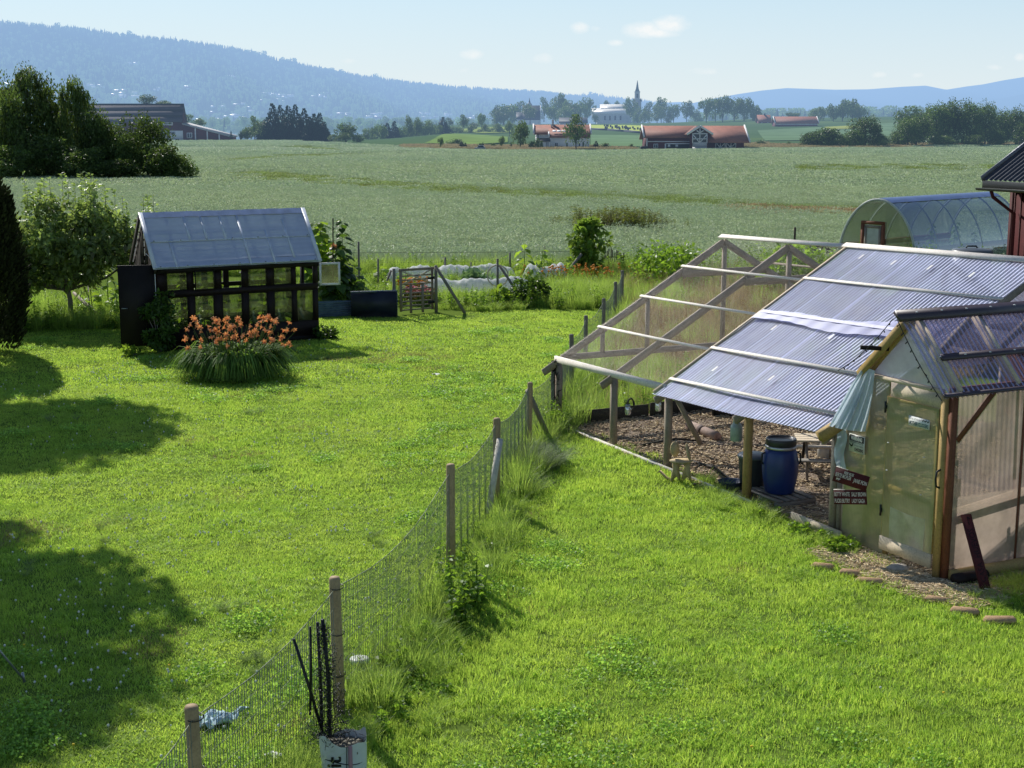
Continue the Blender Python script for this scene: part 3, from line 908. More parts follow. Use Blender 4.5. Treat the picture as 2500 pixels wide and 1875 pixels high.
# longer grass and weeds along the wire fence
sp = []
for i in range(1, 6):
    (x0, y0), (x1, y1) = FENCE[i], FENCE[i + 1]
    L = math.hypot(x1 - x0, y1 - y0)
    for j in range(int(L * 2.4)):
        f = j / (L * 2.4); sp.append((x0 + (x1 - x0) * f + .22, y0 + (y1 - y0) * f, .30, .3, 7, .76, (0, 1, 0, 3, 1, 0, 5)))
for i in range(6, len(FENCE) - 1):
    (x0, y0), (x1, y1) = FENCE[i], FENCE[i + 1]
    L = math.hypot(x1 - x0, y1 - y0)
    for j in range(int(L * 2)):
        f = j / (L * 2); sp.append((x0 + (x1 - x0) * f + .2, y0 + (y1 - y0) * f, .3, .3, 6, 1.0, (0, 1, 5)))
sp += [(.35, 22.2, .35, .7, 40, .95, (2,)), (.15, 20.6, .3, .5, 14, .8, (2, 1)), (-.95, 13.9, .4, .9, 30, .8, (3, 1)), (-1.0, 12.6, .45, .8, 24, .75, (3, 0)), (-.7, 15.2, .35, .6, 16, .9, (3, 4)),
       (-1.5, 11.3, .4, .6, 22, .8, (1, 0)), (-1.45, 13.1, .3, .5, 20, .8, (1, 0)), (.75, 24.5, .25, .6, 18, .8, (2, 4)), (3.0, 20.3, .25, .9, 30, .62, (0, 1)), (4.0, 18.3, .3, .5, 26, .6, (0, 3)), (3.5, 19.2, .2, .5, 20, .7, (0, 1, 3)),
       (4.25, 17.6, .3, .35, 24, .6, (3, 0)), (1.9, 22.7, .2, .6, 10, .5, (0,)), (-11.9, 25.2, .5, .5, 34, 1.0, (2, 1)), (6.2, 16.1, .5, .35, 36, .55, (0, 1)), (5.6, 15.6, .3, .25, 14, .5, (0,))]
strew('fence_line_grass', 'long grass and weeds along the wire fence', sp, TUFT, None)
strew('lawn_tufts', 'taller tufts of grass in the lawn', [(RN.uniform(-9, 0), RN.uniform(13, 38), .35, .35, 7, .36, (0, 2)) for _ in range(26)] + [(RN.uniform(0, 5), RN.uniform(11.5, 20), .4, .3, 6, .34, (0,)) for _ in range(16)],
      TUFT, None, lambda x, y: (rc_of((x, y))[1] > -.1 and rc_of((x, y))[0] > 0) or x < -y * .4)

# dry worn spots and clover patches in the lawn
M_CLOV = leaf('clover_leaf', (.22, .38, .07), (.46, .76, .10), .4, .46, .5)
def clover_mesh(name):
    mb = MB(); n = 260
    p = np.stack([NR.normal(scale=.13, size=n), NR.normal(scale=.13, size=n), NR.uniform(.03, .075, n)], 1)
    leaves(mb, p, hdir(n) + np.array([0, 0, .35]), .028 * NR.uniform(.7, 1.3, n), .9, NR.uniform(0, 1, n))
    return mb.mesh(name, M_CLOV)
def spots_on_lawn():
    CT = [clover_mesh('clover_a'), clover_mesh('clover_b')]
    av = lambda x, y: x > fence_x(y) and (rc_of((x, y))[1] > -.1 and rc_of((x, y))[0] > -.1) or y > 39.5
    sp = []
    for _ in range(46):
        y = RN.uniform(11, 38); x = RN.uniform(-y * .36, min(4.5, y * .3)); r = RN.uniform(.25, 1.1)
        sp.append((x, y, r, r * 1.2, int(7 * r * r) + 2, 1.0, (0, 1)))
    strew('clover_patches', 'low clover patches in the lawn', sp, CT, None, av)
    DT = [grass_patch('dry_lawn', M_DRY, .22, 70, .03, .075, .008, (.4, 1.3))]
    a = ground(960, 875); b = ground(35, 1305); c = ground(1060, 905)
    sp = [(a.x, a.y, 1.7, .8, 46, 1.0, (0,)), (b.x, b.y, .5, .6, 26, 1.0, (0,)), (c.x, c.y, .8, .6, 12, 1.0, (0,))] + [(RN.uniform(-7, 3), RN.uniform(12, 30), .5, .4, 5, 1.0, (0,)) for _ in range(14)]
    strew('dry_lawn_spots', 'dry brownish worn spots in the lawn', sp, DT, None, av)
spots_on_lawn()

# ------------------------------------------------------------------ wire fence across the lawn
def wire_fence():
    th = thing('wire_fence', 'long post and wire net fence dividing the lawn diagonally', 'fence', (FENCE[3][0], FENCE[3][1], 0))
    tops = []
    for i, (x, y) in enumerate(FENCE):
        h = [1.25, 1.25, 1.33, 1.39, 1.28, 1.14, 1.0, 1.22, 1.25, 1.25, 1.25, 1.25][i]
        tops.append((x, y, h))
        mb = MB(); r = .047 if i > 4 else .055
        lx = RN.uniform(-.03, .03)
        mb.tube([(x, y, -.1), (x + lx * .5, y, h * .5), (x + lx, y, h - .02), (x + lx, y, h)], [r, r * .98, r * .95, r * .8], 12)
        if i == 6: continue
        p = mb.build('post', W_POST if i < 6 else W_OLD, th, True)
        if i < 3:
            for zz in (h * .93, h * .6, h * .3):
                tb = MB(); tb.tube([(x + .062 * math.cos(a), y + .062 * math.sin(a), zz + .012 * math.sin(a)) for a in np.linspace(0, 6.28, 13)], .005, 4)
                tb.build('binding_wire', M_BLACKP, p)
    # brace behind the sixth post
    mb = MB(); mb.tube([(.26, 23.35, 1.0), (.66, 23.95, .0)], .045, 10); mb.build('brace', W_OLD, th, True)
    # net
    mb = MB(); sp_ = .048; top = .0
    for i in range(len(FENCE) - 1):
        a = Vector(FENCE[i] + (0,)); b = Vector(FENCE[i + 1] + (0,)); L = (b - a).length
        ha, hb = tops[i][2] * .93, tops[i + 1][2] * .93
        if i in (5, 6): ha = hb = 1.0
        nseg = int(L / sp_)
        if i >= 7: nseg = int(L / .10)
        w = .0048 if i < 5 else .005
        def topz(f): return (ha + (hb - ha) * f) - .16 * math.sin(pi * f) * (1 if i != 2 else 1.3) * (L / 4)
        wob = [RN.uniform(-.012, .012) for _ in range(nseg + 1)]
        d = (b - a).normalized()
        for j in range(nseg + 1):
            f = j / nseg; p = a.lerp(b, f); sg = Vector((math.sin(j * .7) * .01, 0, 0))
            mb.beam(p + sg, p + d * wob[j] + Vector((0, 0, topz(f))), w, w, (0, 1, 0))
        for q in (1.0, .86, .7, .54, .38, .22, .08):
            ps = [a.lerp(b, f) + Vector((0, 0, topz(f) * q + RN.uniform(-.006, .006))) for f in np.linspace(0, 1, 9)]
            ww = .003 if q < 1 else .006
            for p0, p1 in zip(ps[:-1], ps[1:]): mb.beam(p0, p1, ww * .8, ww, (0, 0, 1))
    mb.build('wire_net', M_WIRE, th)
    return th
wire_fence()

mb = MB(); mb.tube([(-.33, 19.2, .03), (-.17, 19.65, 1.0)], .047, 14)
single('fence_pole', mb, mat('white_bark_pole', (.62, .58, .5), .8, .25, 12, .3), 'pale grey round pole leaning against a fence post', 'pole', smooth=True)

# poles wrapped in old black net, standing in the sack
def net_poles():
    b = ground(905, 1850); bx, by = b.x, b.y
    for i, (tu, tv, bu, bv, r, lab) in enumerate([(716, 1562, 788, 1790, .013, 'thin black pole leaning far left from the white sack'), (757, 1532, 757, 1745, .011, 'slim dark pole with a pale tip left of the netted bundle'),
                                             (774, 1521, 786, 1790, .013, 'straight black pole with a knot beside the netted bundle')]):
        y0 = 11.02
        p0 = at(bu, bv, y0); p1 = at(tu, tv, y0)
        mb = MB(); mb.tube([(p0.x, y0, max(.0, p0.z)), ((p0.x + p1.x) / 2 + .008, y0, (p0.z + p1.z) / 2), (p1.x, y0 + .02, p1.z)], r, 8)
        single('net_pole', mb, M_BLACKP, lab, 'pole', 'black poles in the white sack', True)
    p0 = at(805, 1800, 10.97); p1 = at(787, 1512, 10.97)
    th = thing('netted_pole', 'thick black pole with torn black bird net wrapped around it', 'pole', (p0.x, 10.97, 0))
    mb = MB(); mb.tube([p0, p0.lerp(p1, .5) + Vector((.02, 0, 0)), p1], .016, 8); mb.build('pole', M_BLACKP, th, True)
    mb = MB()
    for i in range(1500):
        f = RN.random() ** 1.6; wdt = .16 * (1 - f) ** 1.2 + .03 + (.035 if abs(f - .68) < .05 else 0)
        c = p0.lerp(p1, min(.93, f)) + Vector((RN.gauss(0, 1) * wdt * .5 + .02 * (1 - f), RN.gauss(0, 1) * wdt * .4, RN.uniform(-.02, .02)))
        d = Vector((RN.gauss(0, 1), RN.gauss(0, 1), RN.gauss(0, 1.2))).normalized() * RN.uniform(.015, .05)
        mb.beam(c, c + d, .0035, .0035)
    mb.build('net', M_BLACKP, th)
net_poles()

def sack():
    c = at(838, 1850, 10.98); cx, cy = c.x, 10.98
    th = thing('plastic_sack', 'white plastic sack with black lettering standing at the fence', 'sack', (cx, cy, 0))
    mb = MB(); rows = 9; n = 28; vs = []
    for j in range(rows):
        f = j / (rows - 1); z = .44 * f
        for i in range(n):
            a = 2 * pi * i / n
            ca, sa = math.cos(a), math.sin(a)
            rx = .185 * (1 + .05 * math.sin(3 * a + f * 3)) * (.96 + .08 * f); ry = .13 * (1 + .06 * math.sin(4 * a + 1))
            sx = math.copysign(abs(ca) ** .75, ca) * rx; sy = math.copysign(abs(sa) ** .75, sa) * ry
            zz = z + (f ** 6) * (.035 * math.sin(2 * a + .6) + .02 * math.sin(5 * a))
            vs.append((cx + sx, cy + sy, zz))
    fs = [(j*n+i, j*n+(i+1) % n, (j+1)*n+(i+1) % n, (j+1)*n+i) for j in range(rows-1) for i in range(n)]
    fs.append(tuple(range(n))[::-1]); mb.add(vs, fs)
    b = mb.build('bag', mat('sack_plastic', (.62, .66, .68), .35, .12, 4, .25), th, True)
    mb = MB()
    for i in range(220):
        mb.box((cx + RN.uniform(-.13, .13), cy + RN.uniform(-.09, .09), .33 + RN.uniform(0, .05)), (.05, .04, .02), RN.uniform(0, 3))
    mb.build('rubbish', mat('dry_debris', (.20, .19, .15), .9, .4, 20), th)
    mb = MB(); text_into(mb, 'rit', .17, (cx - .055, cy - .1365, .235), (0, .0, 1), (-1, 0, 0), bold=.004)
    mb.build('lettering', M_BLACKP, b)
    mb = MB(); mb.box((cx + .075, cy - .134, .21), (.035, .006, .40)); mb.build('stripe', mat('faded_red', (.42, .25, .27), .6, .1), b)
    mb = MB(); mb.tube([(cx + .19 * math.cos(a), cy + .142 * math.sin(a), .26 + .02 * math.sin(a * 2)) for a in np.linspace(0, 6.28, 25)], .004, 4)
    mb.tube([(cx + .02, cy - .14, 0), (cx + .045, cy - .145, .2), (cx + .05, cy - .14, .45)], .004, 4); mb.build('string', M_BLACKP, th)
sack()

def odd_bits():
    # pale blue rag on the lawn
    c = ground(527, 1765); mb = MB()
    def fn(a, b):
        x = (a - .5) * .42 + .05 * math.sin(9 * b); y = (b - .5) * .30 + .05 * math.sin(8 * a)
        z = .05 + .035 * math.sin(a * 17) * math.cos(b * 13) + .02 * math.sin(b * 31)
        return (c.x + x * .85 + y * .3, c.y + y + x * .25, max(.01, z))
    mb.grid(fn, 22, 16)
    single('cloth_rag', mb, mat('pale_blue_cloth', (.50, .66, .74), .85, .1, 9, .2), 'crumpled pale blue cloth lying on the lawn by the nearest post', 'cloth', smooth=True)
    # white lid in the grass
    c = ground(878, 1630); mb = MB()
    pr = [(.002, .10), (.06, .105), (.095, .10), (.10, .08), (.098, .05)]
    mb.lathe(pr, (c.x, c.y, 0), 20)
    single('plastic_dish', mb, M_WHITEP, 'round white plastic dish in the long grass behind a post', 'dish', smooth=True)
    # bent grey rod in the shade at the left edge
    a = ground(60, 1670); b = at(-25, 1560, a.y - .3); d = at(55, 1642, a.y)
    mb = MB(); mb.tube([b, b.lerp(Vector((a.x, a.y, .04)), .5), (a.x, a.y, .04)], .011, 8); mb.tube([(a.x, a.y, .02), d], .014, 8)
    single('metal_rod', mb, M_METAL, 'thin bent grey metal rod in the shaded grass at the left edge', 'rod', smooth=True)
    # pale feather-like scraps
    for u, v, lab in ((668, 1858, 'white paper scrap in the grass behind the wire net'), (1065, 920, 'white feather lying on the lawn before the fence')):
        c = ground(u, v); mb = MB(); mb.grid(lambda p, q: (c.x + (p - .5) * .16, c.y + (q - .5) * .07, .06 + .02 * math.sin(p * 7 + q * 5)), 8, 4)
        single('white_scrap', mb, M_WHITEP, lab, 'litter')
odd_bits()

# ------------------------------------------------------------------ black garden greenhouse
def greenhouse():
    th = thing('garden_greenhouse', 'small black timber greenhouse with a plastic gable roof and a row of windows', 'greenhouse', tuple(GA), rz=0)
    X = Vector((0, 0, 1))
    def gb(mb, a0, a1, b0, b1, z0, z1):                         # box in greenhouse axes
        c = GH((a0 + a1) / 2, (b0 + b1) / 2, (z0 + z1) / 2)
        M = Matrix((D1, D2, Vector((0, 0, 1)))).transposed()
        mb.box(c, (abs(a1 - a0), abs(b1 - b0), abs(z1 - z0)), M=M)
    t_ = .07
    wc = [.125, .285, .455, .615, .775, .915]; ww = [.125, .120, .125, .122, .118, .112]
    WIN = []
    mb = MB()
    gb(mb, 0, GW, 0, t_, .10, .47); gb(mb, 0, GW, 0, t_, 1.275, 1.42); gb(mb, 0, GW, 0, t_, 1.885, GE)
    for z0, z1 in ((.47, 1.275), (1.42, 1.885)):
        last = 0.0
        for c, w in zip(wc, ww):
            gb(mb, last, (c - w / 2) * GW, .002, t_ - .002, z0, z1); last = (c + w / 2) * GW
            WIN.append((c * GW, w * GW, z0, z1))
        gb(mb, last, GW, .002, t_ - .002, z0, z1)
    mb.build('front_wall', W_BROWN, th)
    # right wall, back wall with light openings
    mb = MB()
    gb(mb, GW - t_, GW, t_, GD - t_, .10, .62); gb(mb, GW - t_, GW, t_, GD - t_, 1.75, GE); gb(mb, GW - t_, GW, t_, t_ + .1, .62, 1.75); gb(mb, GW - t_, GW, GD - t_ - .1, GD - t_, .62, 1.75); gb(mb, GW - t_, GW, GD * .48, GD * .55, .62, 1.75)
    mb.build('side_wall', W_BROWN, th)
    mb = MB()
    gb(mb, 0, GW, GD - t_, GD, .10, .55); gb(mb, 0, GW, GD - t_, GD, 1.9, GE)
    for a in np.linspace(0, GW - .14, 8): gb(mb, a, a + .14, GD - t_ + .003, GD - .003, .55, 1.9)
    gb(mb, 0.2, GW - .2, GD - t_ + .006, GD - .006, 1.25, 1.36)
    mb.build('back_wall', W_BROWN, th)
    # left gable of upright laths with a dark gap
    mb = MB()
    for i in range(13):
        b0 = t_ + i * (GD - 2 * t_) / 13
        bm = b0 + .05; zt = GE + (GR - GE) * (1 - abs(bm - GD / 2) / (GD / 2)) - .08
        if 4 <= i <= 8: gb(mb, 0.01, .03, b0, b0 + .105, 2.02, 2.1 if i == 6 else zt)
        else: gb(mb, 0.01, .03, b0, b0 + .105, .1, zt)
    gb(mb, 0, .06, t_, t_ + .08, .1, GE); gb(mb, 0, .06, GD - t_ - .08, GD - t_, .1, GE)
    mb.build('gable_wall', W_DARK, th)
    mb = MB()
    for i in range(13):
        b0 = t_ + i * (GD - 2 * t_) / 13; bm = b0 + .05; zt = GE + (GR - GE) * (1 - abs(bm - GD / 2) / (GD / 2)) - .08
        gb(mb, GW - .03, GW - .01, b0, b0 + .13, GE, zt)
    mb.build('gable_wall', W_BROWN, th)
    # base sill
    mb = MB(); gb(mb, -.06, GW + .22, -.10, GD + .05, 0, .10); mb.build('base', W_BLACK, th)
    # roof: frame under milky sheets
    ov = .14; rs = (GR - GE) / (GD / 2)
    def RP(a, side, f, dz=0.0):                                    # f 0 at eave .. 1 at ridge
        b = -ov + (GD / 2 + ov) * f
        if side: b = GD - b
        z = GE - ov * rs + (GR - GE + ov * rs) * f
        return GH(a, b, z + dz)
    mb = MB()
    for side in (0, 1):
        for a in (np.linspace(.05, GW - .05, 9) if not side else (.05, GW - .05)): mb.beam(RP(a, side, .05, -.07), RP(a, side, .98, -.07), .045, .06)
        for f in (.34, .5, .66): mb.beam(RP(0, side, f, -.05), RP(GW, side, f, -.05), .035, .04)
    mb.beam(RP(-.05, 1, -.02, -.03), RP(-.05, 1, 1.0, -.03), .03, .16); mb.beam(RP(-.03, 0, .02, -.09), RP(-.03, 0, 1.0, -.09), .03, .12)
    mb.build('roof_frame', W_DARK, th)
    ms = sheet('greenhouse_roof_plastic', (.72, .78, .84), (.90, .94, 1.0), .82, 1.8, .42, ('Z', 3.0, .12), .30, 2.2)
    ms2 = sheet('greenhouse_back_plastic', (.92, .94, .96), (.70, .74, .80), .22, .6, .2, None, .3, 1.6)
    for side in (0, 1):
        mb = MB(); mb.grid(lambda p, q: RP(-.08 * (1 - side) + (GW + .13 - .05 * side) * p, side, q, .004 * math.sin(p * 30) + .006 * math.sin(q * 9 + p * 4)), 30, 12)
        rp = mb.build('roof_sheet', ms2 if side else ms, th, True)
        if side == 0:
            tm = mat('greenhouse_trim', (.62, .68, .78), .35, .15, 5)
            mb = MB()
            for a in (-.04, GW + .02): mb.beam(RP(a, 0, 0, .02), RP(a, 0, 1, .02), .10, .012)
            mb.beam(RP(-.08, 0, .02, .02), RP(GW + .05, 0, .02, .02), .07, .014)
            mb.beam(RP(-.08, 0, .47, .02), RP(GW + .05, 0, .47, .02), .022, .02)
            for a, f0, f1 in ((.50, 0, .5), (1.0, .47, .9), (1.42, .47, .9), (1.9, .47, .9), (.95 * GW * .6, 0, .9), (.72 * GW, .0, .62), (3.5, .1, .8)): mb.beam(RP(a, 0, f0, .014), RP(a - .02, 0, f1, .014), .05, .006)
            mb.build('batten', tm, rp)
            for a in np.linspace(.1, GW - .1, 7):
                for f in (.02, .47):
                    mb = MB(); mb.lathe([(.022, 0), (.018, .02), (.004, .025)], RP(a, 0, f, .03), 8); mb.build('clip', M_METAL, rp)
    mb = MB()
    for side in (0, 1): mb.grid(lambda p, q: RP(-.09 + (GW + .15) * p, side, .90 + .1 * q, .022 + .004 * math.sin(p * 50)), 40, 2)
    mb.build('ridge_cap', mat('lilac_film', (.60, .60, .80), .3, .2, 4, spec=.6), th, True)
    mb = MB(); mb.beam(GH(-.02, -.05, GE - .20), GH(GW + .02, -.05, GE - .20), .03, .15); mb.build('fascia', W_BLACK, th)
    # windows
    for i, (c, w, z0, z1) in enumerate(WIN):
        upper = z0 > 1.3; k = i % 6
        if upper and k in (2, 5): continue                          # these stand open
        off = -.10 if (upper and k == 1) else 0.0
        fm = MB(); e = .022
        gb(fm, c - w/2, c - w/2 + e, .012 + off, .05 + off, z0, z1); gb(fm, c + w/2 - e, c + w/2, .012 + off, .05 + off, z0, z1)
        gb(fm, c - w/2 + e, c + w/2 - e, .014 + off, .048 + off, z0, z0 + e); gb(fm, c - w/2 + e, c + w/2 - e, .014 + off, .048 + off, z1 - e, z1)
        fo = fm.build('window', W_BLACK, th)
        if off: fo['label'] = 'window pushed slightly open'
        pm = MB(); gb(pm, c - w/2 + e, c + w/2 - e, .028 + off, .034 + off, z0 + e, z1 - e); pm.build('pane', M_GLASS, fo)
    # white-framed sash swung wide open at the right corner
    a0, z0, z1 = GW + .03, 1.36, 1.93
    fm = MB(); d = (D1 * .96 - D2 * .25).normalized(); o = GH(a0, -.04)
    def sb(mb_, p, q, r, s_, th_=.035):
        mb_.beam(o + d * p + X * r, o + d * q + X * s_, th_, .05, up=d if p == q else X)
    sb(fm, .025, .025, z0, z1); sb(fm, .50, .50, z0, z1); sb(fm, .05, .475, z0 + .025, z0 + .025); sb(fm, .05, .475, z1 - .025, z1 - .025)
    fo = fm.build('window', M_WHITEP, th); fo['label'] = 'white framed window swung wide open'
    pm = MB(); pm.quad(o + d * .05 + X * (z0 + .05), o + d * .475 + X * (z0 + .05), o + d * .475 + X * (z1 - .05), o + d * .05 + X * (z1 - .05)); pm.build('pane', M_GLASS, fo)
    # black door folded open to the left
    dd = (Vector((-9.42, 33.55, 0)) - GH(-.02, -.03)).normalized(); o = GH(-.03, -.04)
    dm = MB(); dm.beam(o + dd * .42 + X * .14, o + dd * .42 + X * 2.08, .86, .045, up=dd.cross(X)); 
    do = dm.build('door', W_BLACK, th)
    nn = X.cross(dd); nn = nn if nn.y < 0 else -nn
    hm = MB(); hm.beam(o + dd * .66 + X * 1.06 + nn * .05, o + dd * .80 + X * 1.06 + nn * .05, .02, .02); hm.box(o + dd * .79 + X * 1.06 + nn * .03, (.02, .04, .02)); hm.build('handle', M_METAL, do)
    hm = MB(); hm.tube([GH(-.03, -.06, .5), GH(-.03, -.06, 2.0), GH(-.05, .3, 2.25), GH(-.05, .6, 2.3)], .008, 6); hm.build('cable', M_WHITEP, th)
greenhouse()

# ------------------------------------------------------------------ planted things
M_LILYL = leaf('daylily_leaf', (.15, .25, .06), (.26, .44, .05), .45, .42, .5, spec=.12)
M_ORANGE = leaf('daylily_orange', (.80, .35, .17), (.82, .34, .11), .25, .35, .6, spec=.1)
M_SUNL = leaf('sunflower_leaf', (.10, .18, .030), (.34, .50, .04), .38, .5, .45)
M_DKLEAF = leaf('dark_leaf', (.055, .11, .024), (.12, .22, .02), .45, .38, .42)

def daylily():
    th = thing('daylily_clump', 'large clump of orange daylilies on the lawn before the black greenhouse', 'flower', (LILY.x, LILY.y, 0))
    mb = MB(); n = 1900
    d = hdir(n); p = d * (NR.random((n, 1)) ** .5) * np.array([.78, .5, 0]) 
    L = NR.uniform(.62, 1.1, n) * (.75 + .35 * NR.random(n)); w = NR.uniform(.016, .028, n); t = NR.uniform(0, 1, n)
    out = unit(d + NR.normal(scale=.45, size=(n, 3)) * np.array([1, 1, 0]))
    side = np.stack([-out[:, 1], out[:, 0], np.zeros(n)], 1); prev = None; base = p + np.array([LILY.x, LILY.y, 0])
    for k in range(1, 6):
        f = k / 5; b = NR.uniform(.9, 1.1, n) if False else 1
        ang = f * 2.1
        c = base + out * (L * (.16 * f + .66 * f ** 1.7))[:, None] + np.array([0, 0, 1.0]) * (L * (2.35 * f - 2.25 * f ** 2.0))[:, None]
        wk = (w * (1 - f ** 2.5))[:, None]
        cur = (c - side * wk, c + side * wk)
        if prev is None: prev = (base - side * w[:, None] * .6, base + side * w[:, None] * .6)
        mb.addq(np.stack([prev[0], prev[1], cur[1], cur[0]], 1).reshape(-1, 3), 4, t); prev = cur
    mb.build('foliage', M_LILYL, th)
    heads = []
    mb = MB()
    for i in range(130):
        a = RN.uniform(0, 6.28); r = math.sqrt(RN.random()); bx, by = LILY.x + .6 * r * math.cos(a), LILY.y + .4 * r * math.sin(a)
        hx = bx + .62 * r * math.cos(a) + RN.gauss(0, .06) + .12; hy = by + .3 * r * math.sin(a); hz = RN.uniform(.78, 1.24) - .22 * (r > .9)
        mb.tube([(bx, by, 0), ((bx * .6 + hx * .4), (by * .6 + hy * .4), hz * .55), (hx, hy, hz)], [.007, .006, .004], 5, False)
        if i < 98: heads.append((hx, hy, hz))
        else:
            mb.tube([(hx, hy, hz), (hx + RN.uniform(-.03, .03), hy, hz + .06)], [.009, .004], 5)
    mb.build('stems', M_STEM, th)
    for hx, hy, hz in heads:
        fm = MB(); ax = Vector((RN.uniform(-.9, .9), RN.uniform(-1, .5), RN.uniform(.1, .7))).normalized()
        u = ax.orthogonal().normalized(); v = ax.cross(u)
        for k in range(6):
            a = k * pi / 3; o = u * math.cos(a) + v * math.sin(a); s = u * -math.sin(a) + v * math.cos(a)
            c = Vector((hx, hy, hz)); w = .016
            q = [(c, .4), (c + ax * .042 + o * .018, 1.0), (c + ax * .07 + o * .05, 1.0), (c + ax * .06 + o * .078, .15)]
            for (pa, wa), (pb, wb) in zip(q[:-1], q[1:]):
                fm.quad(pa - s * w * wa, pa + s * w * wa, pb + s * w * wb, pb - s * w * wb, tint=RN.uniform(.2, .9))
        fm.build('flower', M_ORANGE, th)
daylily()

def big_leaf(mb, p, d, size, tint, droop=.5):
    """heart-shaped leaf, folded along its rib and hanging at the tip"""
    p = Vector(p); d = Vector(d).normalized(); z = Vector((0, 0, 1)); s = d.cross(z)
    if s.length < .01: s = Vector((1, 0, 0))
    s.normalize(); n = s.cross(d)
    rib = []
    for f in (0, .35, .7, 1.0): rib.append(p + d * size * f - z * size * droop * f * f)
    wd = [.28, .56, .40, 0.0]
    for i in range(3):
        for sg in (-1, 1):
            a, b = rib[i], rib[i + 1]
            mb.quad(a, b, b + s * sg * size * wd[i + 1] - n * size * .10 * wd[i+1] - z * size * .10, a + s * sg * size * wd[i] - z * size * .06, tint=tint)

def tall_plant(name, label, cat, base, h, nl, size, m=None, group=None, flower=None, branch=0, lean=.05, thin=1.0):
    th = thing(name, label, cat, (base[0], base[1], 0), group)
    tx, ty = RN.uniform(-lean, lean) * h, RN.uniform(-lean, lean) * h
    mb = MB(); B = Vector((base[0], base[1], 0))
    top = B + Vector((tx, ty, h))
    mb.tube([B, B.lerp(top, .5) + Vector((RN.uniform(-.03, .03), 0, 0)), top], [.018 * thin, .014 * thin, .006 * thin], 6)
    lm = MB()
    for i in range(nl):
        f = .12 + .88 * (i + RN.random() * .6) / nl
        p = B.lerp(top, min(1, f)); a = i * 2.4 + RN.uniform(-.4, .4)
        d = Vector((math.cos(a), math.sin(a), RN.uniform(.0, .5) + (f > .9) * .6))
        st = p + d * size * RN.uniform(.4, .8) * (1.25 - f * .75)
        mb.tube([p, st], [.005, .004], 4, False)
        big_leaf(lm, st, Vector((d.x, d.y, -.1)), size * RN.uniform(.7, 1.15) * (1.2 - .65 * f), RN.uniform(.1, .95), RN.uniform(.3, .9))
    mb.build('stem', M_STEM, th); lm.build('foliage', m or M_SUNL, th)
    if flower:
        fm = MB(); c = top + Vector(flower); fm.lathe([(.0, 0), (.05, 0), (.055, .02), (.02, .03)], tuple(c), 12)
        n = 16
        leaves(fm, np.array([tuple(c)] * n), np.array([(math.cos(i * .39), RN.uniform(-.5, .1), math.sin(i * .39)) for i in range(n)]), .12, .35, NR.random(n))
        fm.build('flower', M_ORANGE, th)
    return th

for i, (u, v, vt, nl, sz, lab, fl) in enumerate([
        (768, 735, 548, 44, .46, 'tall sunflower with broad lit leaves touching the greenhouse roof corner', None),
        (793, 735, 545, 46, .42, 'tall sunflower with a climbing stake right of the greenhouse', None),
        (838, 742, 541, 50, .32, 'tallest thin sunflower with small upright leaves at the stake', None),
        (818, 745, 600, 44, .42, 'shorter dark sunflower bearing an orange bloom', (-.05, -.1, 0)),
        (868, 740, 655, 34, .36, 'low bushy sunflower at the right end of the sunflower row', None)]):
    b = ground(u, v); hh = at(u, vt, b.y).z
    tall_plant('sunflower', lab, 'plant', (b.x, b.y), hh, nl, sz, M_SUNL if i < 2 else M_DKLEAF, 'sunflowers behind the greenhouse', fl)
for u, v, vt, lab in ((228, 775, 668, 'sunflower with pale green leaves left of the black door'), (268, 772, 648, 'taller pale green sunflower close beside the black door'), (286, 780, 690, 'small sunflower half hidden by the black door')):
    b = ground(u, v); tall_plant('sunflower', lab, 'plant', (b.x, b.y), at(u, vt, b.y).z, 13, .26, M_SUNL, 'sunflowers left of the greenhouse')
for u, v, vt, lab in ((1280, 682, 600, 'pale sunflower behind the vegetable rows, left one of a pair'), (1322, 680, 612, 'pale sunflower behind the vegetable rows, right one of a pair'), (1310, 690, 640, 'short sunflower between the two pale ones')):
    b = ground(u, v); tall_plant('sunflower', lab, 'plant', (b.x, b.y), at(u, vt, b.y).z, 12, .36, M_SUNL, 'pale sunflowers at the vegetable rows')
for u, v, vt, lab in ((1175, 682, 655, 'broad leaved squash plant behind the long white row cover'), (935, 690, 655, 'squash plant with yellow leaves left of the gate')):
    b = ground(u, v); tall_plant('squash_plant', lab, 'plant', (b.x, b.y), max(.5, at(u, vt, b.y).z), 12, .42, M_SUNL, None, None, 0, .02)
# tomato plants inside the greenhouse
for i in range(7):
    p = GH(.4 + i * .54, 1.15 + .2 * (i % 2))
    tall_plant('tomato_plant', 'leafy tomato plant inside the black greenhouse, %s from the left' % ('first', 'second', 'third', 'fourth', 'fifth', 'sixth', 'seventh')[i], 'plant', (p.x, p.y), RN.uniform(1.3, 1.9), 26, .20, M_SUNL, 'tomato plants in the greenhouse')

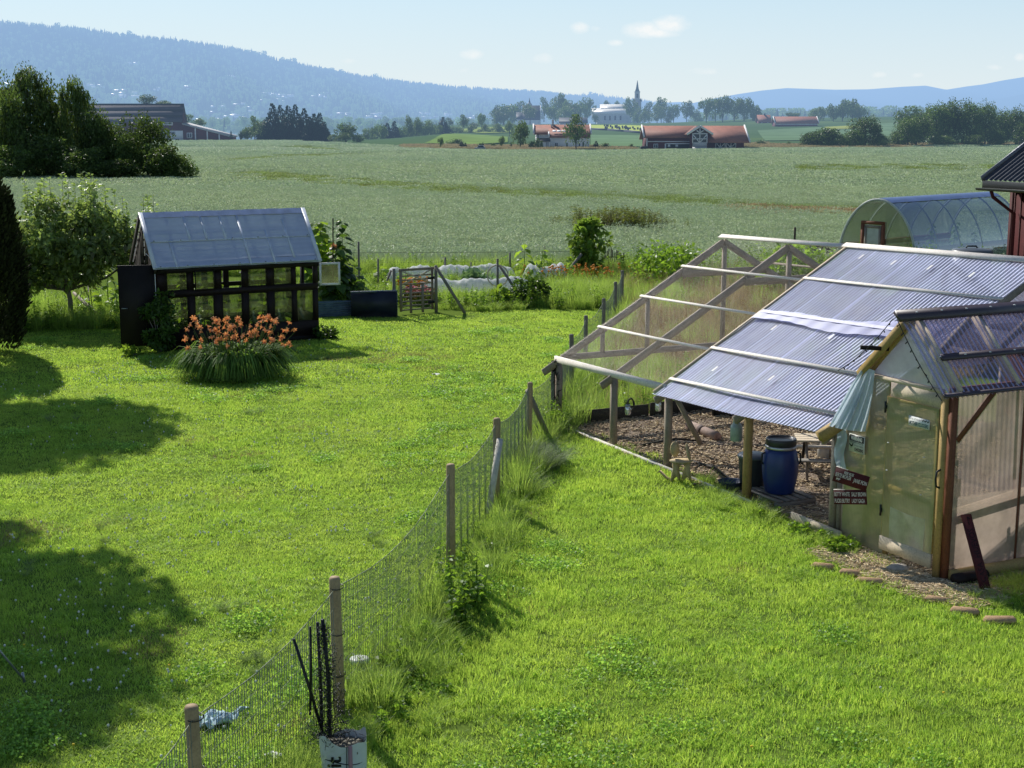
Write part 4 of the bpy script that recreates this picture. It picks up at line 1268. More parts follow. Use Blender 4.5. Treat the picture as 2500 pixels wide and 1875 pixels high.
def bush(name, label, cat, c, rx, rz, n_clump, per, lsize, m, stems=5, w=.5, clump=.35, group=None, sq=1.0, z0=None, upright=0):
    """shrub or small tree crown around c"""
    th = thing(name, label, cat, (c[0], c[1], 0), group)
    C = np.array(c, float)
    env = lambda u: C + u * np.array([rx, rx * sq, rz])
    p, d, t, cc = crown_points(n_clump, per, env, clump * rx, .35)
    p[:, 2] = np.maximum(p[:, 2], .02)
    mb = MB(); leaves(mb, p, d, lsize * NR.uniform(.7, 1.25, len(p)), w, t, droop=.2)
    if upright:
        for i in range(upright):
            a = RN.uniform(0, 6.28); r = RN.uniform(.1, .85); b = Vector((c[0] + rx * r * math.cos(a), c[1] + rx * r * math.sin(a), c[2] + rz * math.sqrt(max(0, 1 - r * r)) * .8))
            h = RN.uniform(.25, .6) * rz * .6; k = 26
            f = NR.random(k)
            q = np.stack([b.x + NR.normal(scale=.03, size=k), b.y + NR.normal(scale=.03, size=k), b.z + f * h], 1)
            leaves(mb, q, hdir(k) + np.array([0, 0, .8]), lsize * NR.uniform(.8, 1.3, k), w, np.clip(NR.uniform(.35, 1, k), 0, 1), droop=.15)
    mb.build('foliage', m, th)
    mb = MB()
    for i in range(stems):
        e = cc[RN.randrange(len(cc))]
        b = Vector((c[0] + RN.uniform(-.1, .1) * rx, c[1] + RN.uniform(-.1, .1) * rx, 0)); e = Vector(e)
        mb.tube([b, b.lerp(e, .5) + Vector((0, 0, .1 * rz)), e], [.03 * rx + .008, .02 * rx + .006, .006], 5)
    mb.build('branches', W_OLD, th)
    return th

M_APPLE = leaf('apple_leaf', (.17, .23, .085), (.32, .43, .085), .75, .38, .45, spec=.35)
M_THUJA = leaf('thuja_scale_leaf', (.045, .055, .020), (.03, .04, .012), .5, .15, .7, spec=.1)

# apple tree: crown of several boughs on a short trunk
def apple():
    th = thing('apple_tree', 'spreading apple tree with pale shining leaves left of the black greenhouse', 'tree', (-12.1, 38.8, 0))
    lobes = [(-12.4, 38.8, 2.6, 1.15, .95), (-11.4, 38.5, 2.15, 1.0, .85), (-13.4, 38.6, 2.2, 1.0, .9), (-10.4, 38.6, 2.15, .75, .65), (-11.9, 38.9, 1.5, 1.1, .6), (-13.2, 38.4, 1.35, .8, .55), (-12.7, 38.2, 2.0, 1.1, .8), (-10.1, 38.8, 1.7, .5, .55), (-13.9, 38.3, 1.6, .8, .6), (-11.3, 38.3, 2.9, .7, .5)]
    mb = MB(); tb = MB()
    tb.tube([(-12.15, 38.85, 0), (-12.13, 38.8, .6), (-12.2, 38.75, 1.2), (-12.3, 38.8, 2.2)], [.085, .07, .06, .03], 8)
    for x, y, z, rx, rz in lobes:
        env = lambda u: np.array([x, y, z]) + u * np.array([rx, rx, rz])
        p, d, t, cc = crown_points(30, 40, env, .28, .3)
        leaves(mb, p, d, .175 * NR.uniform(.7, 1.25, len(p)), .58, t, droop=.3)
        tb.tube([(-12.15, 38.8, .9), ((x - 12.15) / 2, (y + 38.8) / 2, z * .72), (x, y, z + rz * .4)], [.05, .035, .01], 6)
        for i in range(11):
            a = RN.uniform(0, 6.28); r = RN.uniform(0, .95) * rx; b = Vector((x + r * math.cos(a), y + r * math.sin(a), z + rz * .5)); h = RN.uniform(.35, 1.05) * (1 if z > 2 else .6); k = 34
            f = NR.random(k); q = np.stack([b.x + NR.normal(scale=.03, size=k), b.y + NR.normal(scale=.03, size=k), b.z + f * h], 1)
            tb.tube([b, b + Vector((0, 0, h))], [.01, .004], 4)
            leaves(mb, q, hdir(k) + np.array([0, 0, .6]), .12 * NR.uniform(.8, 1.3, k), .5, np.clip(NR.uniform(.4, 1, k), 0, 1), droop=.2)
    mb.build('crown', M_APPLE, th); tb.build('trunk', W_OLD, th)
apple()

def thuja():
    th = thing('thuja_tree', 'dark columnar thuja at the left edge of the lawn', 'tree', (-12.75, 33.3, 0))
    mb = MB(); n = 330
    for i in range(n):
        z = RN.uniform(.05, 1) ** .9 * 4.3; a = RN.uniform(0, 6.28); R = 1.36 * math.sqrt(max(.02, 1 - ((z - 1.5) / 3.0) ** 2)) if z > 1.5 else 1.36 * (.72 + .28 * z / 1.5)
        c = np.array([-12.75 + R * .82 * math.cos(a), 33.3 + R * .82 * math.sin(a), z]); k = 75
        v = unit(NR.normal(size=(k, 3))); p = c + v * np.array([.24, .24, .42]) * NR.uniform(.3, 1, (k, 1))
        leaves(mb, p, v * .5 + np.array([.35 * math.cos(a), .35 * math.sin(a), .9]), .15 * NR.uniform(.6, 1.2, k), .4, np.clip(RN.random() * .6 + NR.uniform(0, .4, k), 0, 1), fold=.1)
    mb.build('crown', M_THUJA, th)
    tb = MB(); tb.tube([(-12.75, 33.3, 0), (-12.75, 33.3, 3.6)], [.12, .04], 8); tb.build('trunk', W_DARK, th)
thuja()

# tall trees just left of the picture; their crowns throw the big shadows on the lawn
def shade_tree(label, x, y, z, rx, rz, n):
    th = thing('birch_tree', label, 'tree', (x, y, 0))
    mb = MB(); env = lambda u: np.array([x, y, z]) + u * np.array([rx, rx, rz])
    p, d, t, cc = crown_points(n, 70, env, .55, .2)
    leaves(mb, p, d, .24 * NR.uniform(.7, 1.2, len(p)), .9, t, droop=.3); mb.build('crown', M_DKLEAF, th)
    tb = MB(); tb.tube([(x, y, 0), (x + .05, y, z * .5), (x, y, z + rz * .5)], [.16, .12, .03], 8); tb.build('trunk', W_WHITE, th)
shade_tree('tall birch standing just left of the view, its shadow on the near lawn', -12.2, 25.4, 9.2, 2.2, 2.7, 300)
shade_tree('tall birch standing left of the view beyond the thuja', -15.2, 36.7, 10.5, 2.4, 1.2, 200)

bush('garden_shrub', 'dark green rounded shrub in front of the vegetable rows', 'shrub', (.42, 42.6, .40), .62, .45, 40, 40, .13, M_DKLEAF, sq=.8)
p_ = ground(1268, 741)
bush('comfrey_plant', 'pale broad leaved plant at the left foot of the rounded shrub', 'plant', (-.28, 42.4, .32), .25, .32, 10, 16, .3, M_SUNL, w=.6)
bush('hop_bush', 'tall lime green leafy bush at the far end of the garden', 'bush', (2.72, 51.0, 1.0), .60, .90, 44, 26, .25, leaf('hop_leaf', (.14, .23, .045), (.34, .50, .06), .6, .42), sq=.8, upright=16, clump=.42)
bush('climbing_rose', 'dark leafy plant growing against the greenhouse corner', 'plant', (GH(-.05, -.25).x, GH(-.05, -.25).y, .75), .38, .75, 40, 34, .13, M_DKLEAF)
bush('corner_plant', 'dark low plant at the right foot of the greenhouse', 'plant', (GH(GW + .1, -.15).x, GH(GW + .1, -.15).y, .15), .28, .18, 14, 24, .12, M_DKLEAF)
p_ = ground(322, 870)
bush('lawn_weed', 'small pale weed at the foot of the open black door', 'plant', (p_.x, p_.y, .10), .2, .13, 10, 14, .14, M_SUNL)
p_ = ground(1450, 690)

# ------------------------------------------------------------------ vegetable garden
def garden():
    strew('garden_growth', 'tall grass and weeds between lawn and vegetable garden',
          [(x, 41.9 + .25 * math.sin(x * 2), .35, .6, 18, .80, (0, 1, 3, 4, 1)) for x in np.arange(-2.1, .6, .25)] +
          [(x, 43.6, .5, 1.2, 26, .62, (1, 5, 3, 1)) for x in np.arange(-2.3, 1.0, .35)] + [(x, 47.6, .5, 1.0, 14, .5, (0, 1, 3)) for x in np.arange(-4.5, 1.5, .4)] +
          [(x, 42.3, .5, .9, 22, .75, (1, 5, 4)) for x in np.arange(1.0, 3.2, .4)] +
          [(x, 45, .5, 1.6, 26, .8, (5, 1, 5)) for x in np.arange(1.2, 3.9, .45)] +
          [(x, 48.5, .6, 1.2, 14, .7, (4, 5, 1)) for x in np.arange(-5, 4, .6)] +
          [(x, 51.6, .6, .9, 14, .85, (5, 5, 4)) for x in np.arange(-12, 5, .5)] +
          [(x, 37.8 + .5 * math.sin(x), .5, 1.0, 30, .8, (1, 5, 3, 4)) for x in np.arange(-13.4, -8.9, .4)] +
          [(x, 41, .7, 1.6, 22, .9, (4, 5, 1)) for x in np.arange(-14.5, -8.5, .6)] +
          [(x, 43.5, .6, 1.5, 22, .9, (4, 5)) for x in np.arange(-8, -3.4, .6)] +
          [(x, 47, .6, 2.0, 10, .55, (0, 1)) for x in np.arange(-4.5, 1.5, .6)], TUFT, None)
    # long low row covers
    def cover(label, pts, w, h):
        mb = MB(); pts = [Vector(p) for p in pts]; N = 60; ns = 11; vs = []
        cum = [0]
        for a, b in zip(pts[:-1], pts[1:]): cum.append(cum[-1] + (b - a).length)
        for i in range(N + 1):
            s = cum[-1] * i / N; j = max(0, min(len(pts) - 2, int(np.searchsorted(cum, s)) - 1)); f = (s - cum[j]) / (cum[j+1] - cum[j])
            c = pts[j].lerp(pts[j + 1], f); d = (pts[j + 1] - pts[j]).normalized(); sd = Vector((-d.y, d.x, 0))
            e = min(1, min(i, N - i) / 3) ** .5 if N else 1
            hh = h * (.8 + .2 * abs(math.cos(s * 2.6))) * (.25 + .75 * e)
            for k in range(ns + 1):
                a = pi * k / ns
                r = 1 + .05 * math.sin(s * 23 + k) + .04 * math.sin(k * 5 + s * 7)
                vs.append(tuple(c + sd * (w / 2 * math.cos(a) * r) + Vector((0, 0, max(0, hh * math.sin(a) * r)))))
        fs = [(i*(ns+1)+k, i*(ns+1)+k+1, (i+1)*(ns+1)+k+1, (i+1)*(ns+1)+k) for i in range(N) for k in range(ns)]
        mb.add(vs, fs)
        return single('row_cover', mb, M_FLEECE, label, 'garden fleece', 'white row covers over the vegetables', True)
    t = NT('fleece'); n = t.noise(t.obj(), 5, 4, .6)
    c = t.ramp(n, [(.3, (.80, .84, .86)), (.7, (.95, .96, .97))])
    p = t.n('BsdfPrincipled'); t.l(c, p.inputs['Base Color']); p.inputs['Roughness'].default_value = .7
    tl = t.n('BsdfTranslucent'); t.l(c, tl.inputs['Color']); t.l(t.bump(t.noise(t.obj(), 14, 5, .7), .6, .03), p.inputs['Normal'])
    M_FLEECE = t.done(t.mixsh(.55, p.outputs[0], tl.outputs[0]))
    cover('long white fleece tunnel at the back of the vegetable garden', [(-4.3, 48.6, 0), (-2, 49.4, 0), (.1, 49.8, 0)], .85, .55)
    cover('long white fleece tunnel in front of the hoop and posts', [(-3.6, 46.0, 0), (-1.2, 46.2, 0), (.6, 46.9, 0)], .75, .42)
    cover('short swollen white fleece cover right of the pale sunflowers', [(.55, 48.6, 0), (1.2, 48.9, 0), (1.85, 49.0, 0)], 1.1, .62)
    p0 = ground(190, 790)
    cover('short white fleece cover seen under the apple tree', [(-11.6, 40.6, 0), (-10.9, 40.9, 0), (-10.3, 41.1, 0)], .6, .42)
    for u, v, lab in ((1160, 700, 'big cabbage between the two long row covers'), (1182, 703, 'smaller cabbage right of the big one'), (1150, 696, 'small cabbage left of the big one')):
        c = ground(u, v); bush('cabbage', lab, 'vegetable', (c.x, c.y, .22), .26, .22, 12, 8, .3, leaf('cabbage_leaf', (.12, .22, .11), (.2, .32, .1), .3, .3), 1, .8, group='cabbages between the row covers')
    # hoop
    c = at(1215, 673, 45.4); mb = MB(); mb.tube([(c.x + .33 * math.cos(a), 45.4 + .06 * math.sin(a), c.z + .33 * math.sin(a)) for a in np.linspace(0, 2 * pi, 33)], .024, 6, False)
    single('wooden_hoop', mb, W_LIGHT, 'pale round hoop leaning on a garden post', 'hoop', smooth=True)
    # marigold and dahlia beds behind the gate
    fl = []
    for nm, m, lab, cx, cy, rx, ry, n, z in (('marigold_bed', mat('marigold', (.85, .33, .02), .8, .2, 30), 'orange marigolds seen through the gate', -3.05, 43.4, .38, .3, 90, .62),
                                             ('pink_flower_bed', mat('pink_bloom', (.70, .26, .26), .8, .2, 30), 'dark pink flowers seen through the gate', -2.72, 42.6, .38, .3, 80, .45),
                                             ('hawkweed_patch', mat('hawkweed', (.85, .30, .03), .8, .2, 30), 'orange flowers in the long grass near the fence corner', 2.25, 47.6, 1.5, 1.0, 80, .60)):
        hd = MB(); hd.lathe([(.005, -.3), (.006, 0), (.045, .012), (.03, .035), (.004, .045)], n=8); mm = hd.mesh(nm + '_head', m)
        P = [(cx + rx * RN.gauss(0, .55), cy + ry * RN.gauss(0, .55), z * RN.uniform(.8, 1.15)) for _ in range(n)]
        scatter(nm, P, NR.uniform(-.5, .5, (n, 3)), NR.uniform(.7, 1.3, n), np.zeros(n), [mm], label=lab)
        TB = [(cx, cy, rx * 1.1, ry * 1.1, 60, .75 if z > .5 else .6, (3, 4, 1))]
        strew(nm + '_leaves', 'green growth under the ' + lab.split(' seen')[0].split(' in the')[0], TB, TUFT, None)
    # corrugated iron and blue-black board by the greenhouse
    a, b = ground(777, 776), ground(866, 772); mb = MB()
    d = (b - a)
    mb.grid(lambda p, q: a + d * p + Vector((0, .025 * math.sin(q * 2 * pi * 7.5), .47 * q)), 8, 90)
    single('corrugated_sheet', mb, mat('blue_grey_zinc', (.20, .27, .36), .35, .35, 4, metal=.7), 'blue grey corrugated iron sheet standing between greenhouse and board', 'metal sheet', smooth=True)
    th_a, th_b = ground(858, 777), ground(969, 773)
    th = thing('dark_board', 'large blue black board standing left of the garden gate', 'board', tuple(th_a.lerp(th_b, .5)))
    m_ = (th_b - th_a); ht = .74
    mb = MB(); mb.beam(th_a.lerp(th_b, .5) + Vector((0, -.02, 0)), th_a.lerp(th_b, .5) + Vector((0, -.02, ht)), m_.length, .03, up=(0, 1, 0)); mb.build('panel', mat('blue_black_paint', (.018, .024, .045), .45, .3, 3), th)
    mb = MB(); mb.beam(th_a + Vector((0, -.03, ht)), th_b + Vector((0, -.03, ht)), .06, .04); mb.beam(th_b + Vector((0.0, -.045, 0)), th_b + Vector((0, -.045, ht)), .03, .05, up=(1, 0, 0)); mb.build('edging', mat('grey_blue_edge', (.12, .16, .22), .5, .2), th)
    # gate
    gl, gr = ground(975, 768), ground(1062, 761); gy = (gr - gl).normalized(); G = lambda f, z, o=0.0: gl.lerp(gr, f) + Vector((0, o, z))
    th = thing('garden_gate', 'grey wooden slatted gate with a cross brace in its upper half', 'gate', tuple(gl))
    mb = MB()
    for f in (.05, .93): mb.beam(G(f, .08), G(f, 1.30), .075, .04, up=(0, 1, 0))
    for z in (1.27,): mb.beam(G(0, z), G(1, z), .04, .07)
    mb.build('frame', W_GREY, th)
    mb = MB()
    for z in (.12, .24, .36, .49, .60, .72, .86): mb.beam(G(.08, z, -.03), G(.92, z, -.03), .02, .04)
    for z in (.98, 1.10): mb.beam(G(.08, z, -.03), G(.92, z, -.03), .02, .045)
    mb.build('slats', W_GREY, th)
    mb = MB()
    for f in (.33, .66): mb.beam(G(f, .02, -.055), G(f, .84, -.055), .075, .02, up=(0, 1, 0))
    mb.build('upright_board', W_GREY, th)
    mb = MB(); mb.beam(G(.1, .86, -.055), G(.9, 1.24, -.055), .02, .04); mb.beam(G(.1, 1.24, -.075), G(.9, .86, -.075), .02, .04); mb.build('cross_brace', W_LIGHT, th)
    mb = MB()
    for z in (.30, 1.0): mb.beam(G(.82, z, -.08), G(1.02, z, -.08), .02, .07)
    mb.build('hinge', M_BLACKP, th)
    # garden fence: posts, struts and a thin net
    th = thing('garden_fence', 'weathered post and strut fence around the vegetable garden', 'fence', tuple(ground(1087, 690)))
    def post(u, v, vt, r=.04, y=None):
        p = ground(u, v); mb = MB(); mb.tube([p, (p.x, p.y, max(.3, at(u, vt, p.y).z))], [r, r * .9], 8); return mb.build('post', W_OLD, th, True)
    post(963, 770, 656, .05); post(1065, 762, 648, .05); post(1215, 738, 632, .04); post(1087, 682, 628); post(1245, 672, 617); post(878, 735, 590, .035); post(924, 700, 632, .035); post(1150, 674, 640, .03); post(1330, 664, 600, .02)
    def strut(u0, v0, u1, v1, r=.035):
        b = ground(u1, v1); a = at(u0, v0, b.y + .15); mb = MB(); mb.tube([a, b], r, 8); mb.build('strut', W_OLD, th, True)
    strut(1065, 652, 1135, 765, .045); strut(955, 660, 925, 735); strut(1219, 648, 1278, 735, .04); strut(1420, 620, 1372, 680, .05)
    a = ground(800, 668); b = ground(1420, 664); mb = MB()
    for z in (.75, .4): mb.beam(a + Vector((0, 0, z)), b + Vector((0, 0, z)), .012, .012)
    n = 60
    for i in range(n): p = a.lerp(b, i / n); mb.beam(p, p + Vector((0, 0, .75)), .003, .003, up=(0, 1, 0))
    mb.build('wire_net', mat('dark_net', (.05, .055, .05), .6, .1), th)
    strutp = MB(); 
    # poles under the apple tree
    a, b = at(180, 715, 40.5), ground(248, 782); mb = MB(); mb.tube([a, (b.x, b.y, .05)], .045, 8)
    single('leaning_pole', mb, W_GREY, 'weathered pole leaning diagonally under the apple tree', 'pole', smooth=True)
    a, b = at(215, 690, 40.3), ground(219, 790); mb = MB(); mb.tube([a, b], .018, 6); single('plant_stake', mb, W_DARK, 'thin dark upright stake under the apple tree', 'stake')
    a, b = at(813, 533, 41.0), ground(813, 745); mb = MB(); mb.tube([a, b], .018, 6); single('plant_stake', mb, W_DARK, 'tall dark stake rising above the sunflowers', 'stake')
    # wattle panel
    c = ground(1500, 664); th = thing('picket_panel', 'short dark panel of rough upright sticks near the fence corner', 'fence panel', tuple(c))
    mb = MB()
    for i in range(11):
        x = c.x - .35 + i * .07; mb.tube([(x, c.y + i * .02, 0), (x + RN.uniform(-.02, .02), c.y + i * .02, .80 + RN.uniform(-.07, .07) - .02 * abs(i - 3))], .022, 6)
    mb.build('sticks', W_DARK, th)
    mb = MB(); mb.beam((c.x - .4, c.y + .03, .55), (c.x + .42, c.y + .25, .52), .02, .04); mb.build('rail', W_DARK, th)
garden()

# dry meadow and scrub behind the run, weed island in the field
def meadow():
    def av(x, y):
        k, s = rc_of((x, y)); return k > -.1 or x < fence_x(y) + .15
    MT = [tuft('meadow_a', M_DRY, 44, .24, .3, .85, .013, (.1, .9)), tuft('meadow_b', M_DRY, 44, .28, .4, 1.05, .013, (.1, .9)), TUFT[5], TUFT[4], weed_mesh('dock', leaf('dock_rust', (.30, .17, .06), (.3, .16, .04), .4, .3), 1.2, 70, .08, .4),
          weed_mesh('nettle', M_WEED, 1.2, 90, .14, .5)]
    sp = []
    for y in np.arange(26, 50, .8):
        for x in np.arange(fence_x(y) + .3, 13, .8):
            g = math.sin(x * .8 + 1) * math.sin(y * .33)
            kinds = (2, 2, 3, 0) if (y < 31 and x < 4.2) or g < -.55 else ((0, 1, 0, 1, 4, 0, 1, 2) if y < 45 else (0, 1, 2, 3, 0, 4))
            sp.append((x, y, .5, .5, 9, .62 if y < 31 else .72, kinds))
    strew('meadow_grass', 'dry tan meadow grass behind the chicken run', sp, MT, None, av)
    sp = [(x, 50.5, 1, 1.2, 16, .85, (3, 5, 2, 5, 1)) for x in np.arange(4, 16, .7)]
    strew('field_edge_weeds', 'rough weeds along the near edge of the field', sp, MT, None)
    mz = leaf('willowherb_leaf', (.17, .20, .06), (.26, .30, .05), .5, .4)
    WT = [weed_mesh('willowherb', mz, 1.5, 90, .17, .35), weed_mesh('dock_stalk', leaf('dock_dark', (.13, .11, .05), (.15, .14, .04), .4, .3), 1.4, 60, .12, .35), MT[0]]
    sp = [(3.9, 69.5, 1.0, 1.4, 60, .95, (0, 1)), (5.2, 70, 1.3, 1.4, 80, .95, (0, 0, 1)), (6.6, 69.6, 1.1, 1.2, 60, .85, (0, 0, 1)), (7.8, 69, .8, .8, 26, .6, (2, 0)), (2.6, 71.5, .8, .8, 30, .6, (2, 0)), (1.9, 72, .35, .3, 14, .5, (1,))]
    strew('weed_island', 'clump of tall brownish weeds standing in the field', sp, WT, None)
    bush('bean_vine', 'dark green vine bush seen through the net of the run', 'bush', (9.0, 45.0, .7), 1.5, .75, 60, 40, .18, M_WEED, sq=.6)
    bush('elder_bush', 'leafy bush behind the ridge of the chicken run', 'bush', (5.3, 47.5, .6), 1.3, .8, 50, 40, .17, M_WEED, sq=.8)
    p = ground(1938, 640); mb = MB(); mb.tube([p, (p.x, p.y, at(1938, 555, p.y).z)], .045, 6); single('dark_post', mb, W_DARK, 'dark fence post in the field beyond the run ridge', 'post')
meadow()
# ------------------------------------------------------------------ chicken run: ground
KE, SE, ZE, ZR = 7.9, 3.55, 1.25, 3.27
def ZEk(k): return 1.21 + .014 * k + .0029 * k * k
def ZRk(k): return 3.27 + .025 * k
def floor():
    t = NT('wood_chip_floor')
    v1 = t.n('TexVoronoi'); v1.inputs['Scale'].default_value = 26; t.l(t.pos(), v1.inputs['Vector'])
    n1 = t.noise(t.pos(), 1.1, 4, .6); n2 = t.noise(t.pos(), 30, 4, .7)
    c = t.ramp(n1, [(.3, (.24, .18, .13)), (.55, (.34, .26, .18)), (.75, (.46, .36, .24))])
    c = t.mix(t.math('MULTIPLY', n2, .7), c, (.09, .06, .045))
    d = t.n('BsdfPrincipled'); t.l(c, d.inputs['Base Color']); d.inputs['Roughness'].default_value = .9
    t.l(t.bump(v1.outputs['Distance'], .8, .03), d.inputs['Normal'])
    m = t.done(d.outputs[0])
    pts = [RC(-.02, .0), RC(KE + 2.1, 0), RC(KE + 2.1, 7.1), RC(-.02, 7.1)]
    poly_sheet('wood_chip_ground', pts, m, .012)
    t = NT('straw_ground'); n2 = t.noise(t.pos(), 22, 5, .7); n1 = t.noise(t.pos(), 2.0, 4, .6)
    c = t.ramp(n2, [(.3, (.34, .25, .13)), (.55, (.58, .45, .26)), (.75, (.74, .60, .38))]); c = t.mix(t.math('MULTIPLY', n1, .5), c, (.30, .23, .13))
    d = t.n('BsdfDiffuse'); t.l(c, d.inputs['Color'])
    poly_sheet('straw_path', [RC(8.1, .05), RC(8.2, -.3), RC(8.8, -.62), RC(9.6, -.85), RC(10.5, -.72), RC(10.9, -.2), RC(10.6, .6), RC(10.5, 1.6), RC(10.5, 4.5), RC(9.98, 4.5), RC(9.98, .02)], t.done(d.outputs[0]), .008)
    # loose chips, straw and shavings
    ct = []
    for i, (L, w, h) in enumerate([(.06, .022, .006), (.045, .03, .007), (.09, .012, .005), (.11, .006, .004)]):
        mb = MB()
        for j in range(26):
            mb.box((RN.uniform(-.22, .22), RN.uniform(-.22, .22), RN.uniform(.004, .03)), (L * RN.uniform(.5, 1.2), w * RN.uniform(.6, 1.2), h), M=(Matrix.Rotation(RN.uniform(0, 6.28), 3, 'Z') @ Matrix.Rotation(RN.uniform(-.4, .4), 3, 'X')), tint=RN.random())
        t = NT('chip_%s' % 'abcd'[i]); a = t.n('Attribute'); a.attribute_name = 'tint'
        c = t.ramp(a.outputs['Fac'], [(.1, (.17, .12, .085)), (.5, (.40, .30, .20)), (.9, (.66, .54, .37))] if i < 2 else [(.1, (.40, .29, .16)), (.9, (.80, .67, .45))])
        d = t.n('BsdfDiffuse'); t.l(c, d.inputs['Color']); ct.append(mb.mesh('chips', t.done(d.outputs[0])))
    P = []; I = []
    for _ in range(1500):
        k, s = RN.uniform(.1, 9.8), 6.9 * RN.random() ** 1.3
        p = RC(k, s + .1, .012); P.append(tuple(p)); I.append(RN.choice((0, 0, 1, 1, 2, 3) if k < 5.5 else (1, 2, 3, 3)))
    for _ in range(330):
        k = RN.uniform(8.4, 10.8); p = RC(k, RN.uniform(-.62, -.05) + max(0, k - 10) * .3, .01); P.append(tuple(p)); I.append(RN.choice((2, 3, 3)))
    for _ in range(120):
        p = RC(RN.uniform(10.0, 10.6), RN.uniform(0, 2.2), .01); P.append(tuple(p)); I.append(RN.choice((2, 3, 3)))
    n = len(P); scatter('wood_chips', P, NR.uniform(0, 6, n), NR.uniform(.7, 1.2, n), I, ct, label='loose wood chips and straw on the floor of the run')
floor()

M_NET = netting('wire_netting', 30.0, .009, .01, (.20, .18, .16))
def corr_mat():
    t = NT('clear_corrugated_sheet')
    n = t.noise(t.obj(), 1.3, 5, .65)
    w = t.n('Attribute'); w.attribute_name = 'tint'
    dp = t.n('VectorMath'); dp.operation = 'DOT_PRODUCT'; dp.inputs[1].default_value = tuple(E1); t.l(t.obj(), dp.inputs[0])
    ds = t.n('VectorMath'); ds.operation = 'DOT_PRODUCT'; ds.inputs[1].default_value = tuple(E2); t.l(t.obj(), ds.inputs[0])
    cx = t.n('CombineXYZ'); t.l(t.math('MULTIPLY', dp.outputs['Value'], 5.0), cx.inputs[0]); t.l(t.math('MULTIPLY', ds.outputs['Value'], .35), cx.inputs[1])
    seam = t.math('LESS_THAN', t.math('FRACT', t.math('ADD', t.math('MULTIPLY', dp.outputs['Value'], 1.06), .37)), .07)
    st = t.noise(cx.outputs[0], 1.0, 6, .75)                       # paler streaks and stains running down the slope
    st = t.math('MULTIPLY', t.math('SUBTRACT', st, .28), 1.3, True)
    tp = t.n('BsdfTransparent'); t.l(t.mix(w.outputs['Fac'], (.64, .68, .78), (.90, .92, .97)), tp.inputs['Color'])  # rib highlights and dark lines painted into the see-through colour
    c = t.ramp(n, [(.25, (.50, .55, .76)), (.75, (.68, .72, .88))])
    df = t.n('BsdfDiffuse'); t.l(c, df.inputs['Color']); tl = t.n('BsdfTranslucent'); t.l(c, tl.inputs['Color'])
    body = t.mixsh(.45, df.outputs[0], tl.outputs[0])
    sh = t.mixsh(t.math('ADD', .34, t.math('ADD', t.math('ADD', t.math('MULTIPLY', w.outputs['Fac'], -.14), t.math('MULTIPLY', seam, .28)), t.math('MULTIPLY', st, .85)), True), tp.outputs[0], body)
    gl = t.n('BsdfGlossy'); gl.inputs['Roughness'].default_value = .50; gl.inputs['Color'].default_value = (.60, .65, .88, 1)
    fr = t.n('Fresnel'); fr.inputs['IOR'].default_value = 1.5
    return t.done(t.mixsh(t.math('ADD', t.math('MULTIPLY', fr.outputs[0], .75), .04, True), sh, gl.outputs[0]))
M_CORR = corr_mat()
M_FILM = sheet('lilac_film_strip', (.68, .70, .96), (.48, .50, .86), .62, .2, .4, None, .15, 2.0, .35)

def corrugated(o, ea, eb, en, la, lb, pitch=.078, amp=.010, per=8, rows=3, ragged=0.0):
    """clear corrugated sheet: waves along ea, ridges along eb"""
    mb = MB(); nn = int(la / pitch * per); vs = []; tn = []
    for j in range(rows + 1):
        for i in range(nn + 1):
            a = la * i / nn; ph = 2 * pi * a / pitch
            vs.append(tuple(o + ea * a + eb * (lb * j / rows) + en * (amp * math.sin(ph) + .012 * math.sin(a * 1.1 + j))))
            tn.append(.5 + .5 * math.sin(ph + .8))  # tint follows the waves, painting highlight and dark lines on the ribs
    mb.add(vs, [(j*(nn+1)+i, j*(nn+1)+i+1, (j+1)*(nn+1)+i+1, (j+1)*(nn+1)+i) for j in range(rows) for i in range(nn)])
    mb.tint[-1] = np.array(tn)
    return mb

